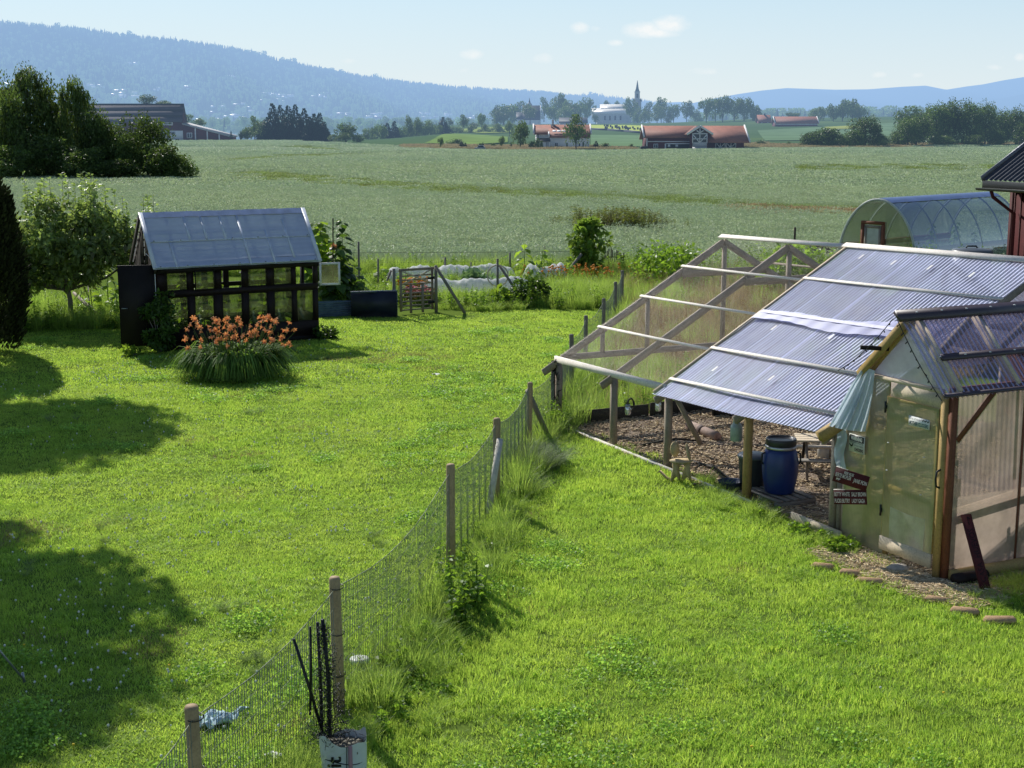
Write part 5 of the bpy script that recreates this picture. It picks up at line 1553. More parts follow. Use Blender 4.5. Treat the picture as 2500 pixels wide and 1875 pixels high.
def run():
    th = thing('chicken_run', 'large timber chicken run, half netted and half roofed in clear corrugated sheet', 'chicken run', tuple(RC(0, 0)))
    def SP(k, f, dz=0.0, far=False):                                 # point on a roof slope, f: 0 eave .. 1 ridge
        s = SE * f
        if far: s = 2 * SE - s
        return RC(k, s, ZEk(k) + (ZRk(k) - ZEk(k)) * f + dz)
    ks = [0.0, 2.0, 3.72, 5.88, 7.86]
    nrm = (E2 * -(ZR - ZE) + Vector((0, 0, SE))).normalized()
    sl = (SP(0, 1) - SP(0, 0)); SL = sl.length; sl = sl.normalized()
    for i, k in enumerate(ks):
        mb = MB(); mb.beam(RC(k, .05, 0), RC(k, .05, ZEk(k) - .02), .095, .095, up=E1); mb.build('post', W_GREY if i != 3 else W_YELLOW, th)
        mb = MB(); mb.beam(RC(k, 2 * SE - .05, 0), RC(k, 2 * SE - .05, ZEk(k)), .09, .09, up=E1); mb.build('post', W_GREY, th)
        mb = MB(); mb.beam(SP(k, -.055 if i else -.075, -.075), SP(k, 1, -.075), .05, .12); mb.build('rafter', W_GREY, th)
        mb = MB(); mb.beam(SP(k, -.03, -.075, True), SP(k, 1, -.075, True), .05, .12); mb.build('rafter', W_GREY, th)
        mb = MB(); mb.beam(RC(k + .03, SE, ZE), RC(k + .03, SE, ZRk(k) - .16), .07, .07, up=E1); mb.build('king_post', W_GREY, th)
        mb = MB(); mb.beam(SP(k + .04, .74, -.1), SP(k + .04, .74, -.1, True), .045, .13); mb.build('collar_beam', W_GREY, th)
        if i in (0, 4):
            mb = MB(); mb.beam(RC(k, .1, ZE - .02), RC(k, 2 * SE - .1, ZE - .02), .05, .11); mb.build('tie_beam', W_GREY, th)
        if i == 0:
            for s in (.95, 1.9, 5.2):
                f = min(s, 2 * SE - s) / SE
                mb = MB(); mb.beam(RC(0, s, ZE), RC(0, s, ZE + (ZR - ZE) * f - .13), .07, .05, up=E1); mb.build('stud', W_GREY, th)
            mb = MB(); mb.beam(RC(0, SE, .0), RC(0, SE, ZE), .08, .08, up=E1); mb.build('post', W_GREY, th)
    for p0, p1 in ((RC(1.95, .1, .5), RC(2.6, .1, 1.2)), (RC(3.8, .1, .72), RC(4.25, .1, 1.22))):
        pass
    mb = MB(); mb.beam(RC(3.80, .12, 1.18), RC(3.80, .62, .35), .05, .07); mb.build('strut', W_GREY, th)
    # eave plate, ridge board, battens
    mb = MB(); mb.beam(RC(-.04, .0, ZEk(0)), RC(3.70, .0, ZEk(3.7)), .045, .11); mb.build('eave_beam', W_WHITE, th)
    mb = MB(); mb.beam(RC(3.7, .04, ZEk(3.7) - .10), RC(KE, .04, ZEk(KE) - .10), .05, .12); mb.build('eave_beam', W_GREY, th)
    mb = MB(); mb.beam(RC(0, 2 * SE, ZE - .02), RC(KE, 2 * SE, ZE - .02), .05, .12); mb.build('eave_beam', W_GREY, th)
    mb = MB(); mb.beam(RC(-.10, SE - .02, ZR + .03), RC(3.6, SE - .02, ZRk(3.6) + .03), .10, .022, up=nrm); mb.build('ridge_board', W_WHITE, th)
    mb = MB(); mb.beam(RC(3.55, SE - .03, ZRk(3.55) + .05), RC(KE + .3, SE - .03, ZRk(KE) + .05), .115, .022, up=nrm); mb.build('ridge_board', W_WHITE, th)
    for f in (.25, .5, .75):
        mb = MB(); mb.beam(SP(-.06, f, .022), SP(3.68, f, .022), .048, .02, up=nrm); mb.build('batten', W_WHITE, th)
        mb = MB(); mb.beam(SP(0, f, .02, True), SP(3.7, f, .02, True), .06, .035); mb.build('batten', W_GREY, th)
    for f in (.035, .25, .75):
        mb = MB(); mb.beam(SP(3.62, f, .062), SP(KE + .1, f, .062), .052, .018, up=nrm); o = mb.build('batten', W_WHITE, th)
    mb = MB(); mb.beam(SP(3.64, -.05, .05), SP(3.64, 1, .05), .05, .02, up=nrm); mb.build('batten', W_LIGHT, th)
    for f in (.5, .3):
        mb = MB(); mb.beam(SP(3.7, f, -.03), SP(KE, f, -.03), .05, .04, up=nrm); mb.build('purlin', W_GREY, th)
    # clear corrugated sheets on both slopes
    for f0, f1, dz in ((-.055, .53, .025), (.47, 1.0, .042)):
        mb = MB(); nn = int((KE + .05 - 3.62) / .078 * 8); rows = 4; vs = []; tn = []
        for j in range(rows + 1):
            for i in range(nn + 1):
                a = (KE + .05 - 3.62) * i / nn; ph = 2 * pi * a / .078; f = f0 + (f1 - f0) * j / rows
                vs.append(tuple(SP(3.62 + a, f, dz) + nrm * (.0065 * math.sin(ph) + .008 * math.sin(a * 2.1 + j) - .012 * abs(math.sin(pi * f * 4)) ))); tn.append(.5 + .5 * math.sin(ph + .8))
        mb.add(vs, [(j*(nn+1)+i, j*(nn+1)+i+1, (j+1)*(nn+1)+i+1, (j+1)*(nn+1)+i) for j in range(rows) for i in range(nn)]); mb.tint[-1] = np.array(tn)
        mb.build('roof_sheet', M_CORR, th, True)
    sl2 = (SP(0, 1, 0, True) - SP(0, 0, 0, True)).normalized(); nrm2 = (E2 * (ZR - ZE) + Vector((0, 0, SE))).normalized()
    corrugated(SP(3.72, -.05, .03, True), E1, sl2, nrm2, KE - 3.7, SL * 1.04, pitch=.10, amp=.012, per=4).build('roof_sheet', M_CORR, th, True)
    # lilac film over the middle joint, stickers of the sheets
    mb = MB(); mb.grid(lambda p, q: SP(3.66 + 4.0 * p, .455 + (.05 + .05 * p) * q * 1.0 + .012 * math.sin(p * 9), .075 + .006 * math.sin(p * 60)), 60, 3); mb.build('film_strip', M_FILM, th, True)
    mb = MB(); mb.grid(lambda p, q: SP(3.70 + 3.9 * p, .495 + .018 * q, .086), 30, 1); mb.build('film_strip', mat('pale_lilac_tape', (.62, .62, .80), .5, .15, 12), th)
    for k, f in ((4.30, .90), (5.15, .88), (6.0, .87), (6.95, .85), (4.45, .40), (5.85, .40), (4.35, .115), (5.75, .125)):
        mb = MB(); mb.quad(SP(k, f, .085), SP(k + .05, f, .085), SP(k + .045, f + .03, .085), SP(k, f + .03, .085)); mb.build('sticker', M_WHITEP, th)
    # netting
    mb = MB(); mb.quad(SP(0, 0, .035), SP(3.62, 0, .035), SP(3.62, 1, .035), SP(0, 1, .035)); mb.build('netting', M_NET, th)
    mb = MB(); mb.quad(SP(0, 0, .035, True), SP(3.62, 0, .035, True), SP(3.62, 1, .035, True), SP(0, 1, .035, True)); mb.build('netting', M_NET, th)
    mb = MB(); mb.add([tuple(RC(-.03, 0, .05)), tuple(RC(-.03, 2 * SE, .05)), tuple(RC(-.03, 2 * SE, ZE)), tuple(RC(-.03, SE, ZR)), tuple(RC(-.03, 0, ZE))], [(0, 1, 2, 3, 4)]); mb.build('netting', M_NET, th)
    mb = MB(); mb.quad(RC(0, -.005, .05), RC(3.7, -.005, .05), RC(3.7, -.005, ZE), RC(0, -.005, ZE)); mb.build('netting', M_NET, th)
    mb = MB(); mb.quad(RC(0, 2 * SE, .05), RC(KE, 2 * SE, .05), RC(KE, 2 * SE, ZE), RC(0, 2 * SE, ZE)); mb.build('netting', M_NET, th)
    # boards on the ground
    mb = MB(); mb.beam(RC(.2, -.02, .02), RC(6.1, -.02, .02), .03, .07); mb.build('sill_board', W_WHITE, th)
    mb = MB(); mb.beam(RC(7.05, -.02, .05), RC(8.15, -.05, .06), .03, .16); mb.build('sill_board', W_LIGHT, th)
    for s0, s1, h in ((.35, 1.9, .24), (1.92, 3.5, .26), (3.5, 5.2, .25), (5.2, 7.0, .24)):
        mb = MB(); mb.beam(RC(.12, s0, h / 2), RC(.12, s1 - .02, h / 2), .03, h); mb.build('kick_board', W_DARK, th)
    mb = MB(); mb.beam(RC(.55, 5.0, .12), RC(1.6, 6.6, .12), .04, .22); mb.build('kick_board', W_DARK, th)
    # rough dark wrapping at the corner post
    mb = MB()
    for i in range(160):
        z = RN.uniform(.0, 1.2); a = RN.uniform(0, 6.28); c = RC(-.02, .0, z) + Vector((.07 * math.cos(a), .07 * math.sin(a), 0))
        mb.beam(c, c + Vector((RN.gauss(0, .02), RN.gauss(0, .02), RN.uniform(-.12, .12))), .012, .012)
    mb.beam(RC(-.07, -.02, 0), RC(-.07, -.02, 1.17), .07, .05, up=E1); mb.build('corner_wrap', mat('tar_black', (.02, .015, .013), .7, .3, 9), th)
    return th
run()

# ------------------------------------------------------------------ entrance porch of the run
KL, K0, K1, SD, HE, HRR = 8.10, 8.50, 10.0, 2.05, 2.30, 3.12
M_POLY_F = sheet('twin_wall_panel_olive', (.84, .84, .64), (.50, .48, .31), .70, .25, .25, ('X', 26.0, .10), .3, .9)
M_POLY_R = sheet('twin_wall_panel_brown', (.80, .70, .62), (.50, .40, .33), .70, .35, .2, ('X', 26.0, .10), .45, 1.1)
M_POLY_G = sheet('gable_film', (.86, .90, .90), (.74, .78, .77), .72, .3, .3, None, .25, 1.5)
M_PURPLE = None
def porch():
    th = thing('entrance_porch', 'narrow polycarbonate entrance porch with a gable roof in front of the run', 'porch', tuple(RC(K0, 0)))
    KM = 9.28
    def B(name, p0, p1, w, h, m, up=(0, 0, 1), par=th):
        mb = MB(); mb.beam(p0, p1, w, h, up=up); return mb.build(name, m, par)
    # frame
    B('post', RC(K1 - .03, .03, 0), RC(K1 - .03, .03, HE + .06), .06, .10, W_RED, E1)
    B('post', RC(K1 - .11, -.015, .0), RC(K1 - .11, -.015, HE - .02), .085, .06, W_YELLOW, E2)
    B('post', RC(8.52, .04, 0), RC(8.52, .04, HE), .09, .05, W_YELLOW, E2)
    B('post', RC(KL, .04, 0), RC(KL, .04, 1.6), .08, .06, W_GREY, E2)
    B('post', RC(8.90, .04, 0), RC(8.90, .04, HE), .07, .05, W_YELLOW, E2)
    B('post', RC(K1 - .03, SD, 0), RC(K1 - .03, SD, HE), .08, .08, W_RED, E1)
    B('post', RC(K1 - .03, 1.12, 0), RC(K1 - .03, 1.12, HE), .055, .07, W_RED, E1)
    B('top_plate', RC(K0 - .02, -.01, HE - .015), RC(K1 - .16, -.01, HE - .015), .06, .05, W_LIGHT)
    B('header_board', RC(8.96, -.025, HE - .13), RC(K1 - .16, -.025, HE - .13), .03, .19, W_LIGHT)
    B('top_plate', RC(K1 + .01, -.05, HE + .03), RC(K1 + .01, SD, HE + .03), .06, .07, W_RED)
    for z, k0, k1 in ((1.72, 8.5, 8.9), (1.22, 8.5, 8.9), (.62, 8.5, 8.9)):
        B('rail', RC(k0, .05, z), RC(k1, .05, z), .03, .08, W_YELLOW)
    B('rail', RC(8.55, .05, .60), RC(8.88, .05, .08), .03, .07, W_YELLOW)
    B('rail', RC(K1 - .08, .05, .80), RC(K1 - .08, SD, 1.05), .03, .08, W_LIGHT)
    B('brace', RC(K1 + .0, .08, 1.72), RC(K1 + .0, .62, 2.27), .035, .07, W_RED)
    # wall panels
    mb = MB(); mb.add([tuple(RC(KL, .0, .05)), tuple(RC(8.90, .0, .05)), tuple(RC(8.90, .0, HE)), tuple(RC(K0, .0, HE)), tuple(RC(KL, 0, 1.62))], [(0, 1, 2, 3, 4)]); mb.build('wall_panel', M_POLY_F, th)
    mb = MB(); mb.quad(RC(K1 + .012, .05, .08), RC(K1 + .012, 1.10, .08), RC(K1 + .012, 1.10, HE), RC(K1 + .012, .05, HE)); mb.build('wall_panel', M_POLY_R, th)
    mb = MB(); mb.quad(RC(K1 + .012, 1.14, .08), RC(K1 + .012, SD, .08), RC(K1 + .012, SD, HE), RC(K1 + .012, 1.14, HE)); mb.build('wall_panel', M_POLY_R, th)
    mb = MB(); mb.add([tuple(RC(K0 + .05, .01, HE)), tuple(RC(K1 - .05, .01, HE)), tuple(RC(KM, .01, HRR - .05))], [(0, 1, 2)]); mb.build('gable_panel', M_POLY_G, th)
    # door
    do = B('door', RC(9.20, -.03, .20), RC(9.20, -.03, .20001 + .0), .01, .01, W_YELLOW) if False else None
    dm = MB(); dm.beam(RC(8.93, -.03, .30), RC(8.93, -.03, 2.07), .035, .03, up=E2); dm.beam(RC(K1 - .19, -.03, .30), RC(K1 - .19, -.03, 2.07), .045, .03, up=E2)
    dm.beam(RC(8.91, -.03, 2.06), RC(K1 - .17, -.03, 2.06), .03, .04); do = dm.build('door', W_YELLOW, th)
    mb = MB(); mb.quad(RC(8.93, -.055, .25), RC(K1 - .17, -.055, .25), RC(K1 - .17, -.055, 2.08), RC(8.93, -.055, 2.08)); mb.build('door_panel', M_POLY_F, do)
    B('kick_board', RC(8.91, -.055, .21), RC(K1 - .17, -.055, .21), .03, .17, W_LIGHT, par=do)
    for z in (.95, 1.85): B('door_rail', RC(8.95, -.02, z), RC(K1 - .2, -.02, z - .04), .02, .07, W_DARK if False else W_YELLOW, par=do)
    mb = MB(); mb.grid(lambda p, q: RC(9.08 + .62 * p, -.063 - .006 * math.sin(p * 8 + q * 3), .31 + .40 * q - .02 * math.sin(p * 3)), 10, 6); mb.build('plastic_patch', sheet('clear_white_plastic', (.92, .92, .92), (.66, .66, .66), .66, .4, .2, None, .25, 4), do)
    mb = MB(); mb.tube([RC(K1 - .10, -.05, 1.36), RC(K1 - .10, -.10, 1.34), RC(K1 - .10, -.115, 1.25), RC(K1 - .10, -.10, 1.16), RC(K1 - .10, -.05, 1.14)], .013, 8); mb.build('handle', M_BLACKP, do, True)
    for z in (1.94, .62):
        mb = MB(); mb.tube([RC(8.90, -.06, z - .07), RC(8.90, -.06, z + .07)], .014, 8); mb.box(RC(8.93, -.045, z), (.05, .012, .05), math.atan2(E1.y, E1.x)); mb.build('hinge', M_BLACKP, do)
    for (k, z) in ((8.98, 1.5), (8.98, 1.15), (9.62, 1.45), (9.60, .98)):
        mb = MB(); mb.lathe([(.014, 0), (.012, .006), (.003, .008)], RC(k, -.06, z), 8); mb.build('screw_cap', M_WHITEP, do)
    # gable barge boards
    B('barge_board', RC(K0 - .08, -.10, HE - .03), RC(KM, -.10, HRR - .02), .03, .11, W_YELLOW)
    B('rafter', RC(K0 - .02, .0, HE), RC(KM, .0, HRR - .04), .05, .07, W_YELLOW)
    B('rafter', RC(K1 + .06, .02, HE), RC(KM, .02, HRR - .04), .055, .12, W_LIGHT)
    B('lookout', RC(8.86, -.02, 2.66), RC(8.72, -.34, 2.68), .04, .05, W_BROWN)
    B('lookout', RC(K0 - .05, -.06, HE + .02), RC(K0 - .05, .10, HE + .02), .12, .13, W_BROWN)
    # inner rafters and purlins
    for s in (.95, SD - .05):
        B('rafter', RC(K1 + .03, s, HE + .02), RC(KM, s, HRR - .05), .055, .12, W_LIGHT)
        B('rafter', RC(K0 - .03, s, HE + .02), RC(KM, s, HRR - .05), .05, .09, W_GREY)
    # clear purple corrugated roof
    t = NT('purple_clear_roof'); a = t.n('Attribute'); a.attribute_name = 'tint'; n = t.noise(t.obj(), 1.6, 5, .65)
    tp = t.n('BsdfTransparent'); t.l(t.mix(a.outputs['Fac'], (.50, .48, .60), (.93, .92, .97)), tp.inputs['Color'])  # rib highlights painted in through the wave tint
    df = t.n('BsdfDiffuse'); df.inputs['Color'].default_value = (.46, .44, .64, 1); tl = t.n('BsdfTranslucent'); tl.inputs['Color'].default_value = (.58, .55, .74, 1)
    gl = t.n('BsdfGlossy'); gl.inputs['Roughness'].default_value = .34; gl.inputs['Color'].default_value = (.84, .80, 1, 1)
    sh = t.mixsh(t.math('ADD', .0, t.math('MULTIPLY', n, .30)), tp.outputs[0], t.mixsh(.5, df.outputs[0], tl.outputs[0]))
    fr = t.n('Fresnel'); fr.inputs['IOR'].default_value = 1.45
    mp = t.done(t.mixsh(t.math('ADD', t.math('MULTIPLY', fr.outputs[0], .55), .03, True), sh, gl.outputs[0]))
    eR = (RC(K1 + .14, 0, HE - .02) - RC(KM, 0, HRR + .03)); LR = eR.length; eR.normalize(); nR = (E1 * .8 + Vector((0, 0, 1))).normalized()
    corrugated(RC(KM, -.28, HRR + .03), E2, eR, nR, SD + .55, LR, .078, .010, 8, 4).build('roof_sheet', mp, th, True)
    eL = (RC(K0 - .10, 0, HE - .05) - RC(KM, 0, HRR + .03)); LL = eL.length; eL.normalize(); nL = (E1 * -.8 + Vector((0, 0, 1))).normalized()
    corrugated(RC(KM, -.12, HRR + .03), E2, eL, nL, SD + .4, LL, .078, .010, 8, 4).build('roof_sheet', mp, th, True)
    MBR = mat('dark_ridge_strip', (.055, .038, .050), .45, .25, 6, spec=.6)
    pr = B('roof_strip', RC(KM + .05, -.32, HRR + .02), RC(KM + .05, SD + .3, HRR + .02), .15, .05, MBR, up=nR)
    p2 = RC(KM, 0, HRR + .03) + eR * (LR * .56) + nR * .03; B('roof_strip', p2 - E2 * .02, p2 + E2 * (SD + .3), .085, .03, MBR, up=nR)
    p3 = RC(KM, 0, HRR + .03) + eR * (LR * .985) + nR * .02; B('roof_strip', p3 - E2 * .28, p3 + E2 * (SD + .3), .05, .02, MBR, up=nR)
    for base in (RC(KM + .08, 0, HRR + .055), p2 + nR * .017):
        for s in np.linspace(.1, SD, 6):
            mb = MB(); mb.lathe([(.016, 0), (.013, .008), (.003, .011)], base + E2 * (s - .15), 8); mb.build('screw_cap', M_WHITEP, pr)
    return th
porch()

def porch_bits():
    X = Vector((0, 0, 1))
    # pale blue tarp hanging over the corner between run and porch
    n0 = -E2
    def on_front(u, v, off):                                            # point of the porch front (moved out by off) seen at (u, v)
        b_ = (937.5 - v) / FPX; d = Vector(((u - 1250) / FPX, CP + b_ * SP, -SP + b_ * CP)); o_ = Vector((0, 0, CH))
        return o_ + d * ((RC(K0, -off, 0) - o_).dot(E2) / d.dot(E2))
    mb = MB()
    LB = [(0, 2108, 895), (.35, 2080, 935), (.7, 2048, 995), (1, 2024, 1040)]; RB = [(0, 2136, 905), (.4, 2130, 965), (.75, 2120, 1020), (1, 2112, 1054)]
    def fn(p, q):
        L_ = [np.interp(q, [r[0] for r in LB], [r[i] for r in LB]) for i in (1, 2)]; R_ = [np.interp(q, [r[0] for r in RB], [r[i] for r in RB]) for i in (1, 2)]
        u = L_[0] + (R_[0] - L_[0]) * p; v = L_[1] + (R_[1] - L_[1]) * p + 3 * math.sin(pi * p) * q * q
        off = .10 + .05 * q + .05 * q * math.sin(p * 17 + q * 2.5) + .025 * math.sin(p * 41 + q * 5) * q + .10 * (1 - p) * q
        return on_front(u, v, off)
    mb.grid(fn, 44, 26)
    mb.grid(lambda p, q: on_front(2040 + 24 * p + 4 * math.sin(q * 7), 1040 + 100 * q + 6 * p, .07 + .03 * math.sin(p * 6 + q * 9)), 10, 16)
    t = NT('tarp_cloth'); n = t.noise(t.obj(), 3, 5, .6); c = t.ramp(n, [(.3, (.50, .61, .68)), (.7, (.66, .76, .83))])
    p = t.n('BsdfPrincipled'); t.l(c, p.inputs['Base Color']); p.inputs['Roughness'].default_value = .55; tl = t.n('BsdfTranslucent'); t.l(c, tl.inputs['Color'])
    m = t.done(t.mixsh(.42, p.outputs[0], tl.outputs[0]))
    single('tarp', mb, m, 'pale blue tarp draped over the corner where roof and porch meet', 'tarp', smooth=True)
    B = lambda p0, p1, w, h: MB().beam(p0, p1, w, h)
    single('timber_block', B(RC(7.99, -.34, 1.40), RC(8.03, -.06, 1.55), .12, .13), W_YELLOW, 'sawn end of a thick yellow roof timber under the tarp', 'timber')
    # string of fairy lights
    th = thing('light_string', 'dark string of small fairy lights hanging along the porch gable', 'light string', tuple(RC(8.9, -.3, 0)))
    KM = 9.28
    pts = []
    for f in np.linspace(0, 1, 20): pts.append(RC(KM - .02 + (8.30 - KM) * f, -.32, HRR - .02 + (2.34 - HRR) * f - .07 * math.sin(pi * f)))
    mb = MB(); mb.tube(pts, .006, 5, False); p2 = []
    for f in np.linspace(0, 1, 22): p2.append(RC(KM + .02 + (K1 + .10 - KM) * f, -.29, HRR - .03 + (HE - .02 - HRR) * f - .05 * math.sin(pi * f)))
    mb.tube(p2, .006, 5, False); mb.build('cable', M_BLACKP, th)
    for i, p in enumerate(pts[1:-1:2] + p2[1:-1:2]):
        b = MB(); d = Vector((RN.uniform(-.03, .03), RN.uniform(-.02, .02), -.03)); b.tube([p, p + d], [.006, .009], 6); b.build('bulb', M_BLACKP, th)
    # signs -------------------------------------------------------------
    n = -E2
    def on_front(u, v, off):                                            # point of the porch front seen at (u, v)
        d = Vector(((u - 1250) / FPX, CP + (937.5 - v) / FPX * SP, -SP + (937.5 - v) / FPX * CP)); o = Vector((0, 0, CH))
        P0 = RC(K0, -off, 0); t = (P0 - o).dot(E2) / d.dot(E2)
        return o + d * t
    a, b = on_front(2212, 1022, .065), on_front(2276, 1040, .065); ex = (b - a).normalized(); ez = X
    ex = (E1 * 1.0).normalized()
    ctr = on_front(2244, 1032, .066); wd = .36; hh = .118
    th = thing('name_sign', 'narrow white sign with hens reading MOTHER CLUCKERS on the porch door', 'sign', tuple(ctr))
    mb = MB(); mb.beam(ctr - ex * wd / 2, ctr + ex * wd / 2, .008, hh); mb.build('plate', mat('sign_white', (.70, .72, .70), .5, .12, 9), th)
    mb = MB(); text_into(mb, 'MOTHER CLUCKERS', .062, ctr - X * .022 + n * .006, ex, X, fit=wd * .90, bold=.0022); mb.build('lettering', mat('sign_teal', (.03, .10, .14), .6, .1), th)
    mb = MB(); text_into(mb, 'One of those', .042, ctr + X * .034 - ex * .07 + n * .006, ex, X, fit=.19, shear=.3); mb.build('lettering', mat('sign_grey', (.35, .30, .38), .6, .1), th)
    def hen(mb, c, s):
        prof = [(-.5, .30), (-.42, .10), (-.25, -.05), (-.08, -.12), (-.06, -.35), (.0, -.35), (.0, -.12), (.2, -.08), (.36, .08), (.42, .30), (.50, .34), (.42, .40), (.40, .48), (.30, .50), (.24, .38), (.18, .20), (.0, .14), (-.2, .18), (-.36, .34)]
        mb.add([tuple(c + ex * (x * s) + X * (z * s)) for x, z in prof], [tuple(range(len(prof)))])
    for i in range(3):
        mb = MB(); hen(mb, ctr + X * .032 + ex * (.065 + i * .045) + n * .006, .046); mb.build('hen_picture', M_BLACKP, th)
    ctr = on_front(2092, 1084, .03); wd, hh = .30, .23
    th = thing('warning_sign', 'square WARNING sign about chickens on the porch wall below the tarp', 'sign', tuple(ctr))
    mb = MB(); mb.beam(ctr - ex * wd / 2, ctr + ex * wd / 2, .008, hh); mb.build('plate', mat('sign_grey_white', (.62, .64, .58), .5, .12, 9), th)
    mb = MB(); mb.beam(ctr - ex * wd * .46 + X * .068 + n * .005, ctr + ex * wd * .46 + X * .068 + n * .005, .004, .078); bar = mb.build('header', M_BLACKP, th)
    mb = MB(); text_into(mb, 'WARNING', .07, ctr + X * .068 + n * .009, ex, X, fit=wd * .74, bold=.003); mb.build('lettering', M_WHITEP, bar)
    mb = MB(); text_into(mb, 'THIS PROPERTY IS PROTECTED', .03, ctr + X * .013 + n * .006, ex, X, fit=wd * .86)
    text_into(mb, 'BY HIGHLY TRAINED', .03, ctr - X * .022 + ex * .045 + n * .006, ex, X, fit=wd * .55)
    text_into(mb, 'CHICKENS', .055, ctr - X * .072 + ex * .045 + n * .006, ex, X, fit=wd * .56, bold=.002); mb.build('lettering', M_BLACKP, th)
    mb = MB(); hen(mb, ctr - X * .04 - ex * .10 + n * .006, .085); mb.build('hen_picture', M_BLACKP, th)
    # painted name boards on a stake
    y0 = 17.95
    def facing(u0, v0, u1, v1, y): return at(u0, v0, y), at(u1, v1, y)
    g = ground(2048, 1312); g = Vector((g.x, g.y, 0)); st = thing('sign_stake', 'grey upright stake carrying the two maroon name boards', 'post', tuple(g))
    mb = MB(); mb.beam(g, at(2054, 1150, g.y), .085, .05, up=(0, 1, 0)); mb.build('post', W_GREY, st)
    def board(lab, u0, v0, u1, v1, h, lines, y):
        a, b = at(u0, v0, y), at(u1, v1, y - .15); c = (a + b) / 2; e = (b - a); L = e.length; e.normalize(); nn = Vector((e.y, -e.x, 0)).normalized(); up = nn.cross(e); up = -up if up.z < 0 else up
        th = thing('name_board', lab, 'sign', tuple(c), 'painted name boards')
        mb = MB(); mb.beam(a, b, .022, h, up=up); mb.build('plank', W_MAROON, th)
        mb = MB()
        for dx, dz, tx, sz, ft in lines: text_into(mb, tx, sz, c + e * dx + up * dz + nn * .016, e, up, fit=ft, bold=.0012)
        mb.build('lettering', mat('chalk_white', (.72, .66, .64), .8, .2, 20), th)
        mb = MB(); mb.beam(a + up * (h / 2 + .003), a.lerp(b, .35) + up * (h / 2 + .003), .022, .006); mb.build('lit_edge', W_WHITE, th)  # white strip paints the sunlight along the board's upper edge
    board('tilted upper maroon board with white painted names', 2037, 1156, 2119, 1182, .19, [(-.04, .055, 'REX ROE', .05, .12), (-.10, .005, 'BERTE MOPLER', .07, .20), (.12, -.01, 'JANE FON', .07, .17), (-.15, -.05, 'PIP', .04, .05)], 17.45)
    board('level lower maroon board with two rows of white names', 2036, 1213, 2116, 1214, .185, [(-.10, .04, 'BETTY WHITE', .075, .19), (.11, .04, 'SALLY BROWN', .075, .18), (-.10, -.045, 'PUCKI BUTRY', .075, .19), (.10, -.045, 'LADY GAGA', .075, .16)], 17.46)
    # leaning plank with lettering
    g0 = ground(2408, 1446)
    b_ = (937.5 - 1256) / FPX; d_ = Vector(((2358 - 1250) / FPX, CP + b_ * SP, -SP + b_ * CP)); o_ = Vector((0, 0, CH)); tp = o_ + d_ * ((RC(K1 + .05, 0, 0) - o_).dot(E1) / d_.dot(E1))
    a, b = g0, Vector((tp.x, tp.y, tp.z)); e = (b - a); L = e.length; e.normalize(); side = Vector((.93, .33, 0)); side = (side - e * side.dot(e)).normalized(); nn = e.cross(side); nn = nn if nn.y < 0 else -nn
    th = thing('lettered_plank', 'maroon plank with carved lettering leaning against the porch side', 'sign', tuple(a))
    mb = MB(); mb.beam(a, b, .135, .022, up=nn); mb.build('plank', W_MAROON, th)
    mb = MB(); rd = e
    text_into(mb, 'CASA  HUEVOS', .115, a.lerp(b, .47) + nn * .014, rd, -side if False else (nn.cross(rd)), fit=L * .68)
    mb.beam(a.lerp(b, .86) + nn * .013, a.lerp(b, .96) + nn * .013, .012, .004, up=nn); mb.beam(a.lerp(b, .965) + nn * .013, a.lerp(b, .935) + side * .03 + nn * .013, .012, .004, up=nn)
    mb.build('lettering', mat('dark_carving', (.025, .008, .012), .8, .1), th)
    # log along the porch foot, bricks, stone, cable
    mb = MB(); mb.tube([RC(10.05, .05, .075), RC(10.08, .9, .08), RC(10.05, 2.6, .08)], [.075, .08, .08], 14)
    single('base_log', mb, W_YELLOW, 'yellowish round log lying along the foot of the porch side', 'log', smooth=True)
    mb = MB(); mb.tube([RC(10.16, .02, .07), RC(10.17, .50, .07)], [.072, .068], 14); single('short_log', mb, W_BROWN, 'short dark round log at the porch corner beside the door', 'log', smooth=True)
    c = RC(9.45, -.22, 0); mb = MB()
    mb.lathe([(.02, 0), (.13, .02), (.15, .05), (.09, .085), (.01, .095)], tuple(c), 9, sq=.6)
    single('flat_stone', mb, mat('pale_stone', (.42, .38, .33), .9, .25, 12, .5), 'flat pale stone lying under the porch door', 'stone')
    mb = MB(); mb.tube([RC(10.35, 1.35, .1), RC(10.5, 1.2, .16), RC(10.45, .95, .12), RC(10.6, .75, .05), RC(10.75, 1.0, .03)], .008, 6); single('loose_cable', mb, M_WHITEP, 'thin pale cable trailing over the log at the right edge', 'cable', smooth=True)
    for i, (u, v, rz, w, lab) in enumerate([(2008, 1388, -.55, .22, 'brick at the far left end of the path edging'), (2075, 1404, -.5, .26, 'second pale brick of the path edging'), (2122, 1424, -.45, .28, 'rounded brick in the middle of the path edging'),
                                        (2285, 1470, -.45, .26, 'half buried brick in front of the porch corner'), (2355, 1498, -.35, .28, 'brick left of the long pale one in the path edging'), (2440, 1520, -.28, .30, 'long pale brick at the right end of the path edging')]):
        c = ground(u, v); mb = MB()
        mb.box((c.x, c.y, .03), (w * RN.uniform(.9, 1.25), .13, .075), rz + RN.uniform(-.12, .12), M=Matrix.Rotation(rz + RN.uniform(-.15, .15), 3, 'Z') @ Matrix.Rotation(RN.uniform(-.16, .16), 3, 'X') @ Matrix.Rotation(RN.uniform(-.1, .1), 3, 'Y'))
        single('edging_brick', mb, mat('brick_ochre', (.46, .30, .17), .9, .25, 14, .5) if i == 0 else bpy.data.materials['brick_ochre'], lab, 'brick', 'bricks edging the straw path', bevel=.03)
porch_bits()

